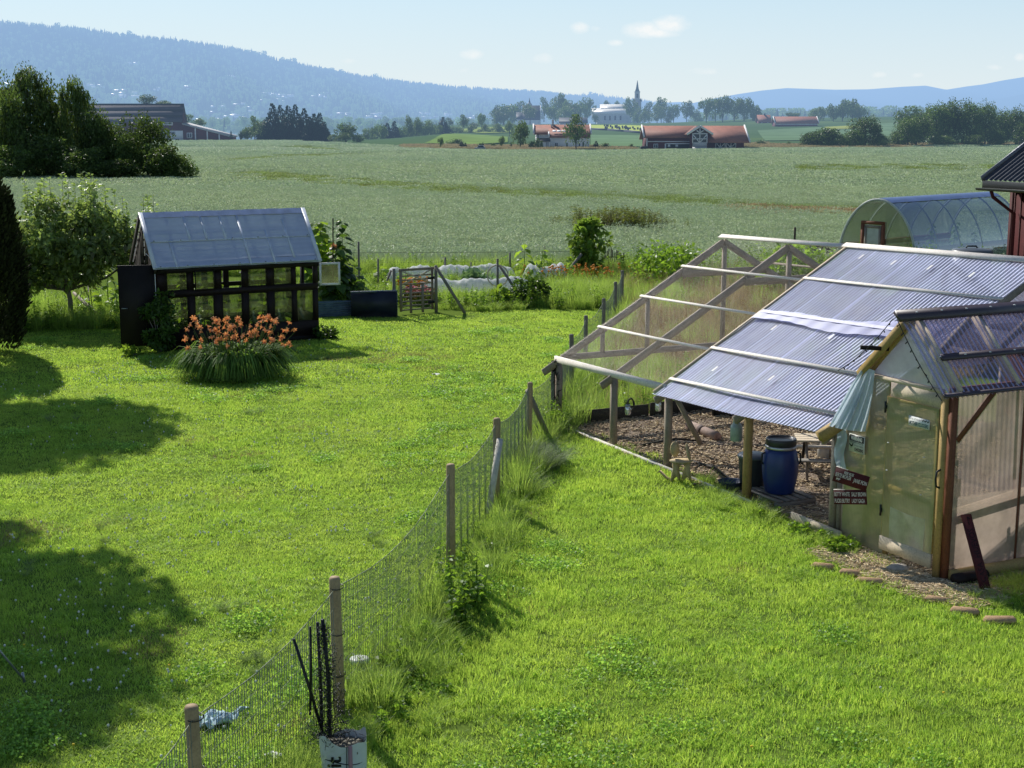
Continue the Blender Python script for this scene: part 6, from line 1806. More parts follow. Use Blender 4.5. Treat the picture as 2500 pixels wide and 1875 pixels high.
# ------------------------------------------------------------------ things in the run
def run_things():
    X = Vector((0, 0, 1))
    # blue barrel
    c = ground(1902, 1222); th = thing('blue_barrel', 'blue plastic barrel with black clamped lid on a pallet in the run', 'barrel', (c.x, c.y, 0))
    z0 = .13
    mb = MB(); mb.lathe([(.19, z0), (.21, z0 + .02), (.245, z0 + .2), (.262, z0 + .36), (.26, z0 + .46), (.235, z0 + .6), (.205, z0 + .66)], tuple(c), 36); mb.build('body', mat('blue_plastic', (.012, .035, .17), .33, .2, 3, spec=.5), th, True)
    mb = MB(); mb.lathe([(.215, z0 + .655), (.225, z0 + .66), (.225, z0 + .69), (.215, z0 + .70)], tuple(c), 36); mb.build('clamp_ring', mat('zinc', (.55, .57, .6), .35, .1, 6, metal=.8), th, True)
    mb = MB(); mb.lathe([(.21, z0 + .70), (.222, z0 + .71), (.222, z0 + .78), (.215, z0 + .80), (.20, z0 + .80), (.195, z0 + .78), (.01, z0 + .785)], tuple(c), 36); mb.build('lid', mat('black_lid', (.05, .055, .06), .35, .3, 3), th, True)
    for sx in (-1, 1):
        mb = MB(); mb.tube([c + Vector((sx * .235, -.05, z0 + .60)), c + Vector((sx * .275, -.05, z0 + .58)), c + Vector((sx * .28, -.05, z0 + .46)), c + Vector((sx * .255, -.05, z0 + .43))], .014, 8); mb.build('handle', M_BLACKP, th, True)
    # pallet
    th = thing('pallet', 'low grey slatted pallet under the blue barrel', 'pallet', (c.x, c.y, 0))
    ex = E1; ey = E2; mb = MB()
    for s in (-.28, -.14, 0, .14, .28): mb.beam(c + ey * s - ex * .42 + X * .11, c + ey * s + ex * .42 + X * .11, .09, .022)
    mb.build('slats', W_OLD, th); mb = MB()
    for k in (-.38, 0, .38): mb.beam(c + ex * k - ey * .34 + X * .05, c + ex * k + ey * .34 + X * .05, .08, .09)
    mb.build('bearers', W_OLD, th)
    # black bin
    c = ground(1836, 1198); th = thing('garbage_bin', 'dark grey dustbin with lid behind the roof post, left of the blue barrel', 'bin', (c.x, c.y, 0))
    mb = MB(); mb.lathe([(.17, 0), (.18, .02), (.215, .50), (.215, .52)], tuple(c), 30); mb.build('body', mat('dark_bin', (.035, .042, .045), .45, .25, 4), th, True)
    mb = MB(); mb.lathe([(.23, .515), (.235, .54), (.21, .565), (.06, .585), (.01, .585)], tuple(c), 30); mb.build('lid', mat('grey_lid', (.12, .14, .16), .4, .2, 4), th, True)
    # basin
    c = ground(1783, 1196); mb = MB(); mb.lathe([(.10, .0), (.15, .005), (.185, .14), (.195, .145), (.175, .13), (.14, .03), (.01, .025)], tuple(c), 26, sq=.9)
    single('rubber_basin', mb, mat('blue_grey_rubber', (.06, .08, .14), .5, .3, 6), 'small blue grey basin in the grass left of the bin', 'basin', smooth=True)
    # hanging milk can
    a = RC(5.60, .10, 0); p = at(1798, 1048, a.y); c = Vector((p.x, p.y, p.z - .17))
    th = thing('milk_can', 'grey green milk can hanging from the eave beside the roof post', 'milk can', (c.x, c.y, 0))
    mb = MB(); mb.lathe([(.085, 0), (.09, .01), (.09, .20), (.085, .225), (.055, .26), (.052, .31), (.065, .325), (.06, .33), (.04, .33)], tuple(c), 26); mb.build('body', mat('can_green_grey', (.34, .40, .38), .5, .25, 8, metal=.3), th, True)
    mb = MB(); mb.tube([c + Vector((-.055, 0, .31)), c + Vector((-.02, 0, .40)), c + Vector((0, 0, .50)), c + Vector((.03, 0, .40)), c + Vector((.055, 0, .31))], .004, 5); mb.build('bail', M_WIRE, th)
    # jars hanging at the eave
    for u, v, k, lab in ((1533, 1003, 2.35, 'glass jar lantern hanging before a coil of black hose'), (1607, 993, 3.28, 'glass jar lantern hanging under the corner of the clear roof')):
        y = RC(k, .05).y; p = at(u, v, y); c = Vector((p.x, y, p.z - .07)); th = thing('jar_lantern', lab, 'jar', (c.x, c.y, 0), 'glass jars hanging from the eave')
        mb = MB(); mb.lathe([(.03, 0), (.045, .008), (.05, .03), (.05, .12), (.042, .14), (.038, .15)], tuple(c), 18); mb.build('glass', sheet('jar_glass', (.92, .94, .93), (.72, .74, .72), .45, 1.2, .08, None, .2, 9), th, True)
        mb = MB(); mb.lathe([(.041, .148), (.043, .15), (.043, .172), (.035, .175)], tuple(c), 18); mb.build('lid', M_METAL, th, True)
        mb = MB(); mb.tube([c + X * .175, c + X * .30, Vector((c.x, c.y, 1.18))], .003, 5); mb.tube([c + X * .10 + Vector((-.05, 0, 0)), c + X * .2, c + X * .10 + Vector((.05, 0, 0))], .002, 4); mb.build('wire', M_WIRE, th)
    y = RC(2.4, .25).y; p = at(1540, 988, y); mb = MB()
    for i in range(3): mb.tube([(p.x + (.065 + .012 * i) * .7 * math.cos(a), y + .02 * i, p.z + (.11 - .01 * i) * math.sin(a)) for a in np.linspace(0, 2 * pi, 21)], .012, 6, False)
    single('hose_coil', mb, M_BLACKP, 'small coil of black hose hanging behind a glass jar', 'hose', smooth=True)
    # log
    a, b = ground(1686, 1050), ground(1752, 1078); th = thing('fallen_log', 'short peeled log lying on the wood chips', 'log', tuple(a))
    d = (b - a).normalized(); a = a + d * -.05 + X * .085; b = b + X * .085
    mb = MB(); mb.tube([a, a.lerp(b, .3), a.lerp(b, .7), b], [.088, .084, .082, .078], 18); lg = mb.build('bark', wood('pinkish_bark', (.42, .30, .24), .35, 7), th, True)
    mb = MB(); mb.tube([a.lerp(b, .40), a.lerp(b, .53)], .0865, 18); mb.build('dark_band', wood('dark_bark', (.10, .07, .06), .3, 7), lg, True)
    mb = MB(); mb.tube([b, b + d * .004], .072, 18); mb.build('cut_end', wood('cut_end', (.46, .27, .20), .3, 12), lg)
    # children's chair of sawn board
    c = ground(1655, 1178); th = thing('plywood_chair', 'small child chair of curved plywood boards at the edge of the run', 'chair', tuple(c))
    M_PLY = wood('plywood', (.55, .43, .24), .12, 4)
    def disc(c0, rx, rz, nx, thk=.02, n=22, squash=0):
        t1 = Vector((-nx.y, nx.x, 0)).normalized(); t2 = nx.cross(t1); t2 = t2 if t2.z > 0 else -t2
        return MB().prism([c0 + t1 * (rx * math.cos(a) * (1 - squash * math.sin(a))) + t2 * (rz * math.sin(a)) for a in np.linspace(0, 2 * pi, n, endpoint=False)], nx * thk)
    nx = Vector((.35, -.93, .12)).normalized()
    disc(c + Vector((-.05, .10, .50)), .075, .115, nx).build('backrest', M_PLY, th)
    disc(c + Vector((.14, .02, .475)), .05, .13, Vector((.85, -.45, .25)).normalized(), squash=.2).build('wing', M_PLY, th)
    disc(c + Vector((.05, 0, .33)), .185, .10, Vector((.02, -.10, 1)).normalized(), squash=-.2).build('seat', M_PLY, th)
    for dx, tw in ((-.03, .25), (.13, -.35)):
        f = Vector((math.cos(tw), math.sin(tw), 0)); o = c + Vector((dx, .0, 0))
        prof = [(-.09, 0), (-.055, 0), (-.02, .07), (.01, .085), (.03, .07), (.055, 0), (.085, 0), (.065, .12), (.05, .20), (.055, .32), (-.055, .32), (-.05, .20), (-.07, .12)]
        MB().prism([o + f * x + X * z for x, z in prof], Vector((-f.y, f.x, 0)) * .02).build('leg', M_PLY, th)
    a = ground(1605, 1172); prof = [(0, .06), (.03, .09), (.10, .03), (.20, .02), (.22, .05), (.12, .08)]
    MBb = MB().prism([a + Vector((x, -x * .35, z)) for x, z in [(-.02, .10), (.02, .13), (.13, .02), (.27, -.0), (.27, .025), (.14, .05), (.03, .16)]], (0.02, .02, 0))
    single('plywood_scrap', MBb, M_PLY, 'curved piece of plywood lying in the grass beside the small chair', 'board')
    # picnic table
    c = ground(2012, 1180) + Vector((.35, .55, 0)); tx = Vector((.97, -.12, 0)).normalized(); ty = Vector((.12, .97, 0)).normalized()
    o = at(1992, 1066, 21.6); top = Vector((o.x + .28, 21.55, 0)); zt = .58
    th = thing('picnic_table', 'small weathered picnic table with side benches inside the run', 'table', (top.x, top.y, 0))
    W = lambda a, b, z: top + tx * a + ty * b + X * z
    mb = MB()
    for b in (-.20, -.065, .07, .205): mb.beam(W(-.60, b, zt), W(.62, b, zt), .125, .025)
    mb.build('tabletop', W_LIGHT, th)
    for b in (-.48, .48):
        mb = MB(); mb.beam(W(-.58, b, .33), W(.62, b, .33), .17, .025); mb.build('bench', W_OLD if b < 0 else W_LIGHT, th)
    for a in (-.44, .46):
        for s in (-1, 1):
            mb = MB(); mb.beam(W(a, s * .15, zt - .02), W(a, s * .56, 0), .07, .035, up=tx); mb.build('leg', W_BROWN if a < 0 and s > 0 else W_GREY, th)
        mb = MB(); mb.beam(W(a + .03, -.55, .275), W(a + .03, .55, .275), .03, .07); mb.build('crossbar', W_GREY, th)
    # jug and crate under / behind the table
    c = ground(2010, 1120); mb = MB(); mb.lathe([(.08, 0), (.10, .02), (.10, .16), (.06, .25), (.055, .30), (.075, .31), (.07, .325)], tuple(c), 22)
    th = thing('milk_jug', 'pale grey milk jug standing behind the picnic bench', 'jug', (c.x, c.y, 0)); mb.build('body', mat('pale_can', (.50, .47, .40), .5, .2, 7), th, True)
    mb = MB(); mb.lathe([(.075, .31), (.078, .33), (.05, .345), (.01, .345)], tuple(c), 22); mb.build('lid', M_METAL, th, True)
    c = ground(2040, 1118); mb = MB(); mb.box((c.x, c.y, .14), (.36, .3, .28), -.3); single('wooden_box', mb, W_GREY, 'weathered wooden box beside the milk jug in the run', 'box', bevel=.01)
    c = ground(1705, 1003); c = ground(1800, 1015); mb = MB(); mb.box((c.x, c.y, .12), (.9, .35, .24), -.15); mb.box((c.x - .46, c.y, .12), (.03, .37, .25), -.15)
    single('feed_trough', mb, W_DARK, 'dark wooden trough in the shade at the back of the run', 'trough', bevel=.01)
    # bare branches on the chips
    for i, (pts, lab) in enumerate([([(1560, 1092), (1650, 1078), (1740, 1084)], 'long bare branch lying across the chips behind the log'), ([(1690, 1130), (1745, 1150), (1790, 1180), (1830, 1172)], 'crooked branch on the chips before the bin')]):
        mb = MB(); P = [ground(u, v) + X * (.03 + .02 * (j % 2)) for j, (u, v) in enumerate(pts)]; mb.tube(P, [.022] * (len(P) - 1) + [.008], 6); single('fallen_branch', mb, W_DARK, lab, 'branch', smooth=True)
    # red hen house seen through the porch plastic
    o = RC(8.4, 2.9, 0); th = thing('hen_house', 'dark red wooden hen house seen through the porch plastic', 'hen house', tuple(o))
    mb = MB(); 
    M3 = Matrix((E1, E2, X)).transposed()
    mb.box(RC(9.6, 3.6, 1.15), (3.4, 1.4, 2.3), M=M3); wl = mb.build('wall', W_RED, th)
    for i in range(14):
        mb = MB(); mb.beam(RC(8.0 + i * .25, 2.885, .05), RC(8.0 + i * .25, 2.885, 2.28), .05, .03, up=E2)
        if i in (3, 7, 11): mb.build('cover_strip', W_RED, wl)
    mb = MB(); mb.beam(RC(7.7, 3.6, 2.62), RC(11.6, 3.6, 2.62), 1.7, .06); mb.build('roof', mat('black_roof', (.03, .03, .035), .5, .2), th)
    mb = MB(); mb.beam(RC(9.3, 2.87, 1.15), RC(9.3, 2.87, 1.85), .5, .03, up=E2); fr = mb.build('window', W_WHITE, th)
    mb = MB(); mb.beam(RC(9.3, 2.85, 1.2), RC(9.3, 2.85, 1.8), .40, .02, up=E2); mb.build('pane', M_BLACKP, fr)
run_things()

# ------------------------------------------------------------------ tunnel greenhouse and red barn behind
def tunnel():
    A = Vector((13.55, 52.9, 0)); ax = Vector((.75, .66, 0)).normalized(); pp = Vector((ax.y, -ax.x, 0)); HT, HW, LT = 2.62, 1.72, 7.6
    th = thing('tunnel_greenhouse', 'pointed arch tunnel greenhouse of clear plastic with a wooden door', 'greenhouse', tuple(A))
    def arch(f, along, k=1.0):                                          # f -1..1 : gothic arch section
        a = abs(f); s = 1 - a
        x = HW * math.sin(a * pi / 2) ** .80 * k; z = HT * (1 - a ** 1.55) * k
        return A + ax * along + pp * math.copysign(x, f) + Vector((0, 0, z))
    ms = sheet('tunnel_film', (.66, .72, .78), (.20, .22, .27), .28, .9, .12, None, .45, .9, .5)
    mb = MB(); mb.grid(lambda p, q: arch(-1 + 2 * p, LT * q, 1.012 + .004 * math.sin(q * 40)), 40, 16); mb.build('film', ms, th, True)
    for i, al in enumerate(np.linspace(0, LT, 6)):
        mb = MB(); mb.tube([arch(f, al) for f in np.linspace(-1, 1, 33)], .045 if i == 0 else .03, 8); mb.build('arch', mat('pale_arch', (.50, .54, .50), .5, .15) if i == 0 else bpy.data.materials['pale_arch'], th, True)
    mb = MB(); mb.grid(lambda p, q: arch(-.16 + .32 * q, LT * p, 1.02), 20, 6); mb.build('ridge_strip', mat('blue_film', (.10, .15, .32), .35, .3, 3, spec=.6), th, True)
    for z, m in ((.82, W_RED), (.35, W_YELLOW)):
        f = (1 - z / HT) ** (1 / 1.55)
        for sg in (-1, 1):
            mb = MB(); mb.beam(arch(sg * f, .1, .98), arch(sg * f, LT, .98), .05, .2 if z > .5 else .6); mb.build('rail', m, th)
    # end wall with wooden door
    pts = [arch(f, .02, .99) for f in np.linspace(-1, 1, 25)]; mb = MB(); mb.add([tuple(p) for p in pts], [tuple(range(len(pts)))]); mb.build('end_panel', sheet('end_film', (.86, .88, .80), (.30, .32, .24), .25, .6, .15, None, .3, 1), th)
    E = lambda x, z: A + pp * x + Vector((0, 0, z)) - ax * .03
    mb = MB()
    for x in (-.62, .28): mb.beam(E(x, 0), E(x, 1.72), .13, .06, up=ax)
    mb.beam(E(-.68, 1.75), E(.34, 1.75), .06, .12); mb.build('door_frame', W_RED, th)
    mb = MB()
    for x in (-.48, .14): mb.beam(E(x, .1), E(x, 1.62), .09, .05, up=ax)
    mb.beam(E(-.5, 1.60), E(.16, 1.60), .05, .10); dr = mb.build('door', W_GREY, th)
    mb = MB(); mb.quad(E(-.45, .1), E(.1, .1), E(.1, 1.55), E(-.45, 1.55)); mb.build('pane', M_POLY_G, dr)
    for i in range(4):
        p = A + ax * (1.2 + i * 1.6) + pp * .5; tall_plant('bean_plant', 'bean plant inside the plastic tunnel greenhouse, %s from its door' % ('first', 'second', 'third', 'fourth')[i], 'plant', (p.x, p.y), RN.uniform(1, 1.7), 26, .22, M_SUNL, 'plants in the tunnel greenhouse')
    p = ground(2020, 640); mb = MB(); mb.box((p.x, p.y, .35), (1.6, .7, .7), .2); single('black_tub', mb, M_BLACKP, 'black tub left of the tunnel greenhouse', 'tub', bevel=.02)
tunnel()

def red_barn():
    o = Vector((12.77, 36.4, 0)); X = Vector((0, 0, 1)); L, Wd, zE = 9.0, 6.0, 3.75
    th = thing('red_barn', 'dark red board barn with black corrugated roof at the right edge', 'barn', tuple(o))
    Q = lambda a, b, z: o + E1 * a + E2 * b + X * z
    mb = MB(); mb.box(Q(L / 2, Wd / 2, zE / 2), (L, Wd, zE), M=Matrix((E1, E2, X)).transposed()); wl = mb.build('wall', wood('barn_red', (.085, .016, .018), .3, 2.0), th)
    mb = MB()
    for a in np.arange(.05, L, .21): mb.beam(Q(a, -.014, .02), Q(a, -.014, zE), .05, .028, up=E2)
    mb.build('cover_boards', bpy.data.materials['barn_red'], wl)
    mb = MB(); mb.beam(Q(-.03, -.02, 0), Q(-.03, -.02, zE), .13, .06, up=E2); mb.build('corner_board', bpy.data.materials['barn_red'], wl)
    slope = math.tan(rad(31)); hb = Wd / 2
    e = Vector(E2 * 1.0 + X * slope).normalized(); nn = (X - E2 * slope).normalized()
    mb = MB(); LB = (hb + .55) / math.cos(math.atan(slope)); nn_ = int((L + .6) / .11 * 6); vs = []
    R0 = Q(-.55, -.55, zE + .22 - .55 * slope * 0)
    for j in range(3):
        for i in range(nn_ + 1):
            a = (L + .6) * i / nn_; vs.append(tuple(R0 + E1 * a + e * (LB * j / 2) + nn * (.022 * math.sin(2 * pi * a / .16))))
    mb.add(vs, [(j*(nn_+1)+i, j*(nn_+1)+i+1, (j+1)*(nn_+1)+i+1, (j+1)*(nn_+1)+i) for j in range(2) for i in range(nn_)])
    rm = mat('black_steel_roof', (.055, .058, .068), .38, .2, 5, metal=.2, spec=.6); rf = mb.build('roof', rm, th, True)
    mb = MB(); e2 = (E2 * 1.0 - X * slope).normalized(); T = R0 + e * LB; mb.quad(T, T + E1 * (L + .6), T + E1 * (L + .6) + e2 * LB, T + e2 * LB); mb.build('roof', rm, th)
    mb = MB(); mb.beam(R0 + nn * .02 - E1 * .03, R0 + e * LB + nn * .02 - E1 * .03, .05, .16, up=nn); mb.build('verge_board', mat('grey_steel', (.16, .17, .20), .4, .2, 5, metal=.3), rf)
    mb = MB(); mb.beam(R0 - X * .13, R0 + E1 * (L + .6) - X * .13, .04, .22); mb.build('fascia', M_BLACKP, th)
    mb = MB()
    pr = [R0 - E2 * .10 - X * .20 + E2 * (.07 * math.cos(a)) + X * (.07 * math.sin(a)) for a in np.linspace(pi, 2 * pi, 9)]
    pr2 = [p - (p - (R0 - E2 * .10 - X * .2)) * .12 for p in pr][::-1]
    mb.prism([p - E1 * .08 for p in pr + pr2], E1 * (L + .7)); mb.build('gutter', mat('gutter_black', (.03, .035, .033), .4, .15), th)
    mb = MB(); mb.tube([R0 - E2 * .06 - X * .24 + E1 * .35, R0 + E1 * .38 - X * .42, Q(.12, -.09, zE - .62), Q(.12, -.09, 1.2), Q(.12, -.09, .1)], .045, 10); mb.build('downpipe', bpy.data.materials['barn_red'], th, True)
    mb = MB(); mb.tube([Q(1.05, -.5, .3), Q(.95, -.35, 1.1), Q(1.0, -.25, 1.6)], .05, 8); single('drain_hose', mb, M_METAL, 'grey bent pipe standing against the red barn wall', 'pipe', smooth=True)
    # bin lid and low roof in front of the barn
    c = at(2372, 612, 31.2); th = thing('rain_butt', 'black lidded rain butt in front of the red barn', 'water butt', (c.x, c.y, 0))
    mb = MB(); mb.lathe([(.40, 0), (.42, .1), (.42, c.z - .05)], (c.x, c.y, 0), 28); mb.build('body', M_BLACKP, th, True)
    mb = MB(); mb.lathe([(.45, c.z - .06), (.46, c.z - .02), (.40, c.z + .03), (.2, c.z + .06), (.02, c.z + .065)], (c.x, c.y, 0), 28); mb.build('lid', mat('grey_black_lid', (.09, .10, .11), .35, .2), th, True)
    mb = MB(); mb.tube([(c.x - .12, c.y, c.z + .06), (c.x - .1, c.y, c.z + .10), (c.x + .1, c.y, c.z + .10), (c.x + .12, c.y, c.z + .06)], .02, 6); mb.build('handle', M_BLACKP, th, True)
red_barn()
# ------------------------------------------------------------------ far ground helpers
def on_land(u, v):
    """where the ray (u, v) meets the rolling land beyond the field"""
    y = 300.0
    best = None
    while y < 1250:
        z = hfun((u - 1250) / FPX * y * 1.0, y)
        vv = proj(((u - 1250) / FPX * y, y, z))[1]
        if vv <= v: best = y; break
        y += 4
    y = best or 1240
    x = (u - 1250) / FPX * y
    return Vector((x, y, hfun(x, y)))

def land_patch(name, poly, col, dz):
    """meadow patch lying on the land, outlined by photo points"""
    pts = [on_land(u, v) for u, v in poly]
    cx = sum(p.x for p in pts) / len(pts); cy = sum(p.y for p in pts) / len(pts)
    mb = MB(); n = 8
    ring = []
    for a, b in zip(pts, pts[1:] + pts[:1]):
        for k in range(6): ring.append(a.lerp(b, k / 6))
    vs = []
    for j in range(n + 1):
        f = j / n
        for p in ring:
            x, y = cx + (p.x - cx) * f, cy + (p.y - cy) * f; vs.append((x, y, hfun(x, y) + dz))
    m_ = len(ring)
    mb.add(vs, [(j*m_+i, j*m_+(i+1) % m_, (j+1)*m_+(i+1) % m_, (j+1)*m_+i) for j in range(n) for i in range(m_)])
    t = NT(name + '_grass'); n1 = t.noise(t.pos(), .06, 4, .6)
    c = t.ramp(n1, [(.3, mul(col, .78)), (.7, mul(col, 1.15))]); d = t.n('BsdfDiffuse'); t.l(c, d.inputs['Color'])
    tag(mb.build(name, t.done(d.outputs[0], True), smooth=True), None, None, None, 'structure')
land_patch('churchyard_lawn', [(1436, 306), (1520, 306), (1600, 310), (1600, 326), (1560, 323), (1500, 318), (1436, 314)], (.48, .56, .12), .25)
land_patch('pasture', [(1440, 330), (1570, 332), (1580, 350), (1560, 360), (1440, 358)], (.17, .27, .13), .2)
land_patch('mown_meadow', [(1040, 352), (1075, 334), (1110, 328), (1180, 332), (1240, 336), (1240, 350), (1140, 356)], (.20, .30, .08), .3)
land_patch('orchard_lawn', [(1110, 322), (1150, 313), (1240, 311), (1250, 325), (1180, 327)], (.30, .38, .10), .3)
land_patch('right_field', [(1840, 320), (1900, 316), (2180, 300), (2240, 300), (2240, 340), (1860, 345)], (.16, .25, .13), .2)
land_patch('yellow_meadow', [(2000, 312), (2060, 309), (2110, 312), (2070, 317), (2010, 317)], (.34, .38, .10), .4)

# ------------------------------------------------------------------ tree kinds
H_LEAF = leaf('far_dark_leaf', (.09, .145, .05), (.15, .22, .04), .55, .32, .5, True)
H_LEAFP = leaf('far_pale_leaf', (.13, .19, .075), (.18, .25, .06), .45, .35, .5, True)
H_NEED = leaf('far_needles', (.028, .055, .030), (.02, .04, .015), .5, .15, .6, True)
H_BIRCH = leaf('grove_birch_leaf', (.075, .12, .036), (.17, .25, .04), .55, .34, .5, True)
H_GROVE = leaf('grove_leaf', (.065, .11, .034), (.15, .23, .036), .6, .34, .45, True)
H_BARK = mat('far_bark', (.07, .06, .05), .9, .2, 3, haze=True)

def crown_mesh(name, m, env, n_cl, per, clump, ls, w=.7, shell=.35, droop=.2):
    mb = MB(); p, d, t, cc = crown_points(n_cl, per, env, clump, shell)
    leaves(mb, p, d, ls * NR.uniform(.7, 1.3, len(p)), w, t, droop=droop)
    return mb.mesh(name, m), cc

class Kind:
    def __init__(s, name, crown, trunk): s.name, s.crown, s.trunk = name, crown, trunk
def kind_round(nm, m, z0=.28, n=44, per=34, ls=.075, sx=.5):
    env = lambda u: np.array([0, 0, (1 + z0) / 2]) + u * np.array([sx, sx, (1 - z0) / 2]) * (1 + .16 * np.sin(u[:, :1] * 5 + u[:, 1:2] * 4))
    cm, cc = crown_mesh(nm + '_crown', m, env, n, per, .15, ls)
    return Kind(nm, cm, trunk_mb(.75, .03, cc[:7]).mesh(nm + '_trunk', H_BARK))
def kind_birch(nm, m, n=110, per=46, ls=.035):
    def env(u):
        z = .06 + .94 * (u[:, 2:3] * .5 + .5); r = .5 * np.clip(1.35 * (1 - z) ** .58, 0.04, 1) * (.85 + .3 * np.sin(u[:, :1] * 7 + z * 9))
        h = u[:, :2] / np.maximum(.3, np.linalg.norm(u[:, :2], axis=1, keepdims=True))
        return np.concatenate([h * r * np.linalg.norm(u, axis=1, keepdims=True), z], 1)
    cm, cc = crown_mesh(nm + '_crown', m, env, n, per, .085, ls, .55, .5, .9)
    return Kind(nm, cm, trunk_mb(.9, .02, cc[:5]).mesh(nm + '_trunk', H_BARK))
def kind_spruce(nm, m, ls=.10):
    mb = MB()
    for k in range(34):
        z = .03 + .97 * k / 34; r = .5 * (1 - z) ** .85 + .02
        for j in range(max(5, int(22 * (1 - z)))):
            a = RN.uniform(0, 6.28); L = r * RN.uniform(.7, 1.1); kk = 7
            f = NR.uniform(.15, 1, kk)
            p = np.stack([L * f * math.cos(a), L * f * math.sin(a), z - .10 * f * L + NR.normal(scale=.006, size=kk)], 1)
            leaves(mb, p, np.tile([math.cos(a), math.sin(a), -.35], (kk, 1)) + NR.normal(scale=.3, size=(kk, 3)), ls * NR.uniform(.6, 1.2, kk) * (1.1 - .6 * z), .5, np.clip(RN.random() * .6 + .4 * z + NR.normal(scale=.1, size=kk), 0, 1), droop=.4)
    return Kind(nm, mb.mesh(nm + '_crown', m), trunk_mb(.95, .016).mesh(nm + '_trunk', H_BARK))
def kind_col(nm, m):
    env = lambda u: np.array([0, 0, .5]) + u * np.array([.42, .42, .5])
    cm, cc = crown_mesh(nm + '_crown', m, env, 40, 24, .12, .07)
    return Kind(nm, cm, trunk_mb(.5, .04).mesh(nm + '_trunk', H_BARK))
def kind_bush(nm, m, per=34, n=46, ls=.10):
    env = lambda u: np.array([0, 0, .42]) + u * np.array([.5, .5, .5]) * (1 + .18 * np.sin(u[:, :1] * 6 + u[:, 2:3] * 5))
    cm, cc = crown_mesh(nm + '_crown', m, env, n, per, .17, ls)
    return Kind(nm, cm, trunk_mb(.4, .03, cc[:4]).mesh(nm + '_trunk', H_BARK))

KR = [kind_round('leafy_a', H_LEAF), kind_round('leafy_b', H_LEAF, .22, 50), kind_round('leafy_c', H_LEAF, .15, 40)]
KP = [kind_round('pale_a', H_LEAFP, .18), kind_round('pale_b', H_LEAFP, .25)]
KT = [kind_round('stem_a', H_LEAF, .36, 36), kind_round('stem_b', H_LEAF, .33, 40)]
KS = [kind_spruce('spruce_a', H_NEED), kind_spruce('spruce_b', H_NEED), kind_spruce('spruce_c', H_NEED)]
KC = [kind_col('column_a', H_NEED)]
KB = [kind_bush('bush_a', H_LEAF), kind_bush('bush_b', H_LEAFP)]
KG = [kind_birch('birch_a', H_BIRCH, 170, 60, .030), kind_birch('birch_b', H_BIRCH, 150, 60, .034)]
KGB = [kind_bush('grove_bush_a', H_GROVE, 60, 110, .05), kind_bush('grove_bush_b', H_GROVE, 60, 100, .055), kind_round('grove_tree_a', H_GROVE, .08, 120, 56, .042, .5)]
PROTO = {}
NAMES = {'leafy': 'broadleaf_tree', 'pale': 'broadleaf_tree', 'stem': 'broadleaf_tree', 'spruce': 'spruce_tree', 'column': 'cypress_tree', 'bush': 'bush', 'birch': 'birch_tree', 'grove_bush': 'bush', 'grove_tree': 'broadleaf_tree'}
def tree(K, u, vt, vb, wp, y, label, group=None, cat=None):
    p = at(u, vb, y); h = wpx(vb - vt, y); w = wpx(wp, y) * (1.6 if K.name.startswith('spruce') else 1.0)
    if K.name not in PROTO:
        nm = NAMES[K.name[:-2]]
        th = bpy.data.objects.new(nm, None); COL.objects.link(th)
        for part, me in (('crown', K.crown), ('trunk', K.trunk)):
            o = bpy.data.objects.new(part, me); COL.objects.link(o); o.parent = th
        PROTO[K.name] = th
    else: th = copy_tree(PROTO[K.name])
    th.location = p; th.scale = (w, w, h); th.rotation_euler = (0, 0, RN.uniform(0, 6.28))
    for k in ('group',):
        if k in th: del th[k]
    nm = th.name.split('.')[0]
    return tag(th, label, cat or ('bush' if nm == 'bush' else 'tree'), group)
ORD = ['first', 'second', 'third', 'fourth', 'fifth', 'sixth', 'seventh', 'eighth', 'ninth', 'tenth', 'eleventh', 'twelfth', 'thirteenth', 'fourteenth', 'fifteenth', 'sixteenth']
def row(fmt, group, items):
    """items (kinds, u, vt, vb, w, y) sorted from the left"""
    for i, (K, u, vt, vb, w, y) in enumerate(sorted(items, key=lambda q: q[1])):
        tree(RN.choice(K) if isinstance(K, list) else K, u, vt, vb, w, y, fmt % ORD[i], group)

# grove at the left edge of the field
for K, u, vt, vb, w, y, lab in [
        (KG[0], 82, 168, 445, 180, 137, 'tallest birch of the dark grove, at the left of the field'),
        (KGB[2], 132, 205, 445, 120, 139, 'birch with a lower crown touching the tallest one of the grove'),
        (KG[1], 195, 197, 444, 130, 136, 'slim pointed birch standing right in the dark grove'),
        (KGB[2], 5, 200, 446, 130, 140, 'birch cut off by the left edge of the picture'),
        (KGB[2], 45, 225, 445, 110, 134, 'lower birch between the edge and the tallest one of the grove'),
        (KGB[2], 236, 268, 443, 90, 134, 'small birch right of the slim pointed one in the grove'),
        (KGB[2], 362, 286, 441, 118, 135, 'broad round tree forming the right shoulder of the grove'),
        (KGB[2], 268, 298, 443, 100, 134, 'bushy tree between birches and the round tree of the grove'),
        (KGB[2], 318, 328, 442, 90, 133, 'low bushy tree left of the round tree of the grove'),
        (KGB[0], 436, 376, 437, 78, 132, 'low bush at the right tip of the dark grove'),
        (KGB[1], 395, 350, 440, 90, 131, 'dense bush under the round tree of the grove'),
        (KGB[0], 30, 352, 448, 130, 130, 'dark bush at the foot of the grove, nearest the left edge'),
        (KGB[2], 120, 330, 447, 130, 132, 'dark bush at the foot of the tallest birch'),
        (KGB[0], 205, 360, 446, 110, 130, 'dark bush at the foot of the slim pointed birch'),
        (KGB[1], 296, 385, 444, 90, 130, 'dark bush at the foot of the low bushy tree')]:
    tree(K, u, vt, vb, w, y, lab, 'trees of the grove at the left')

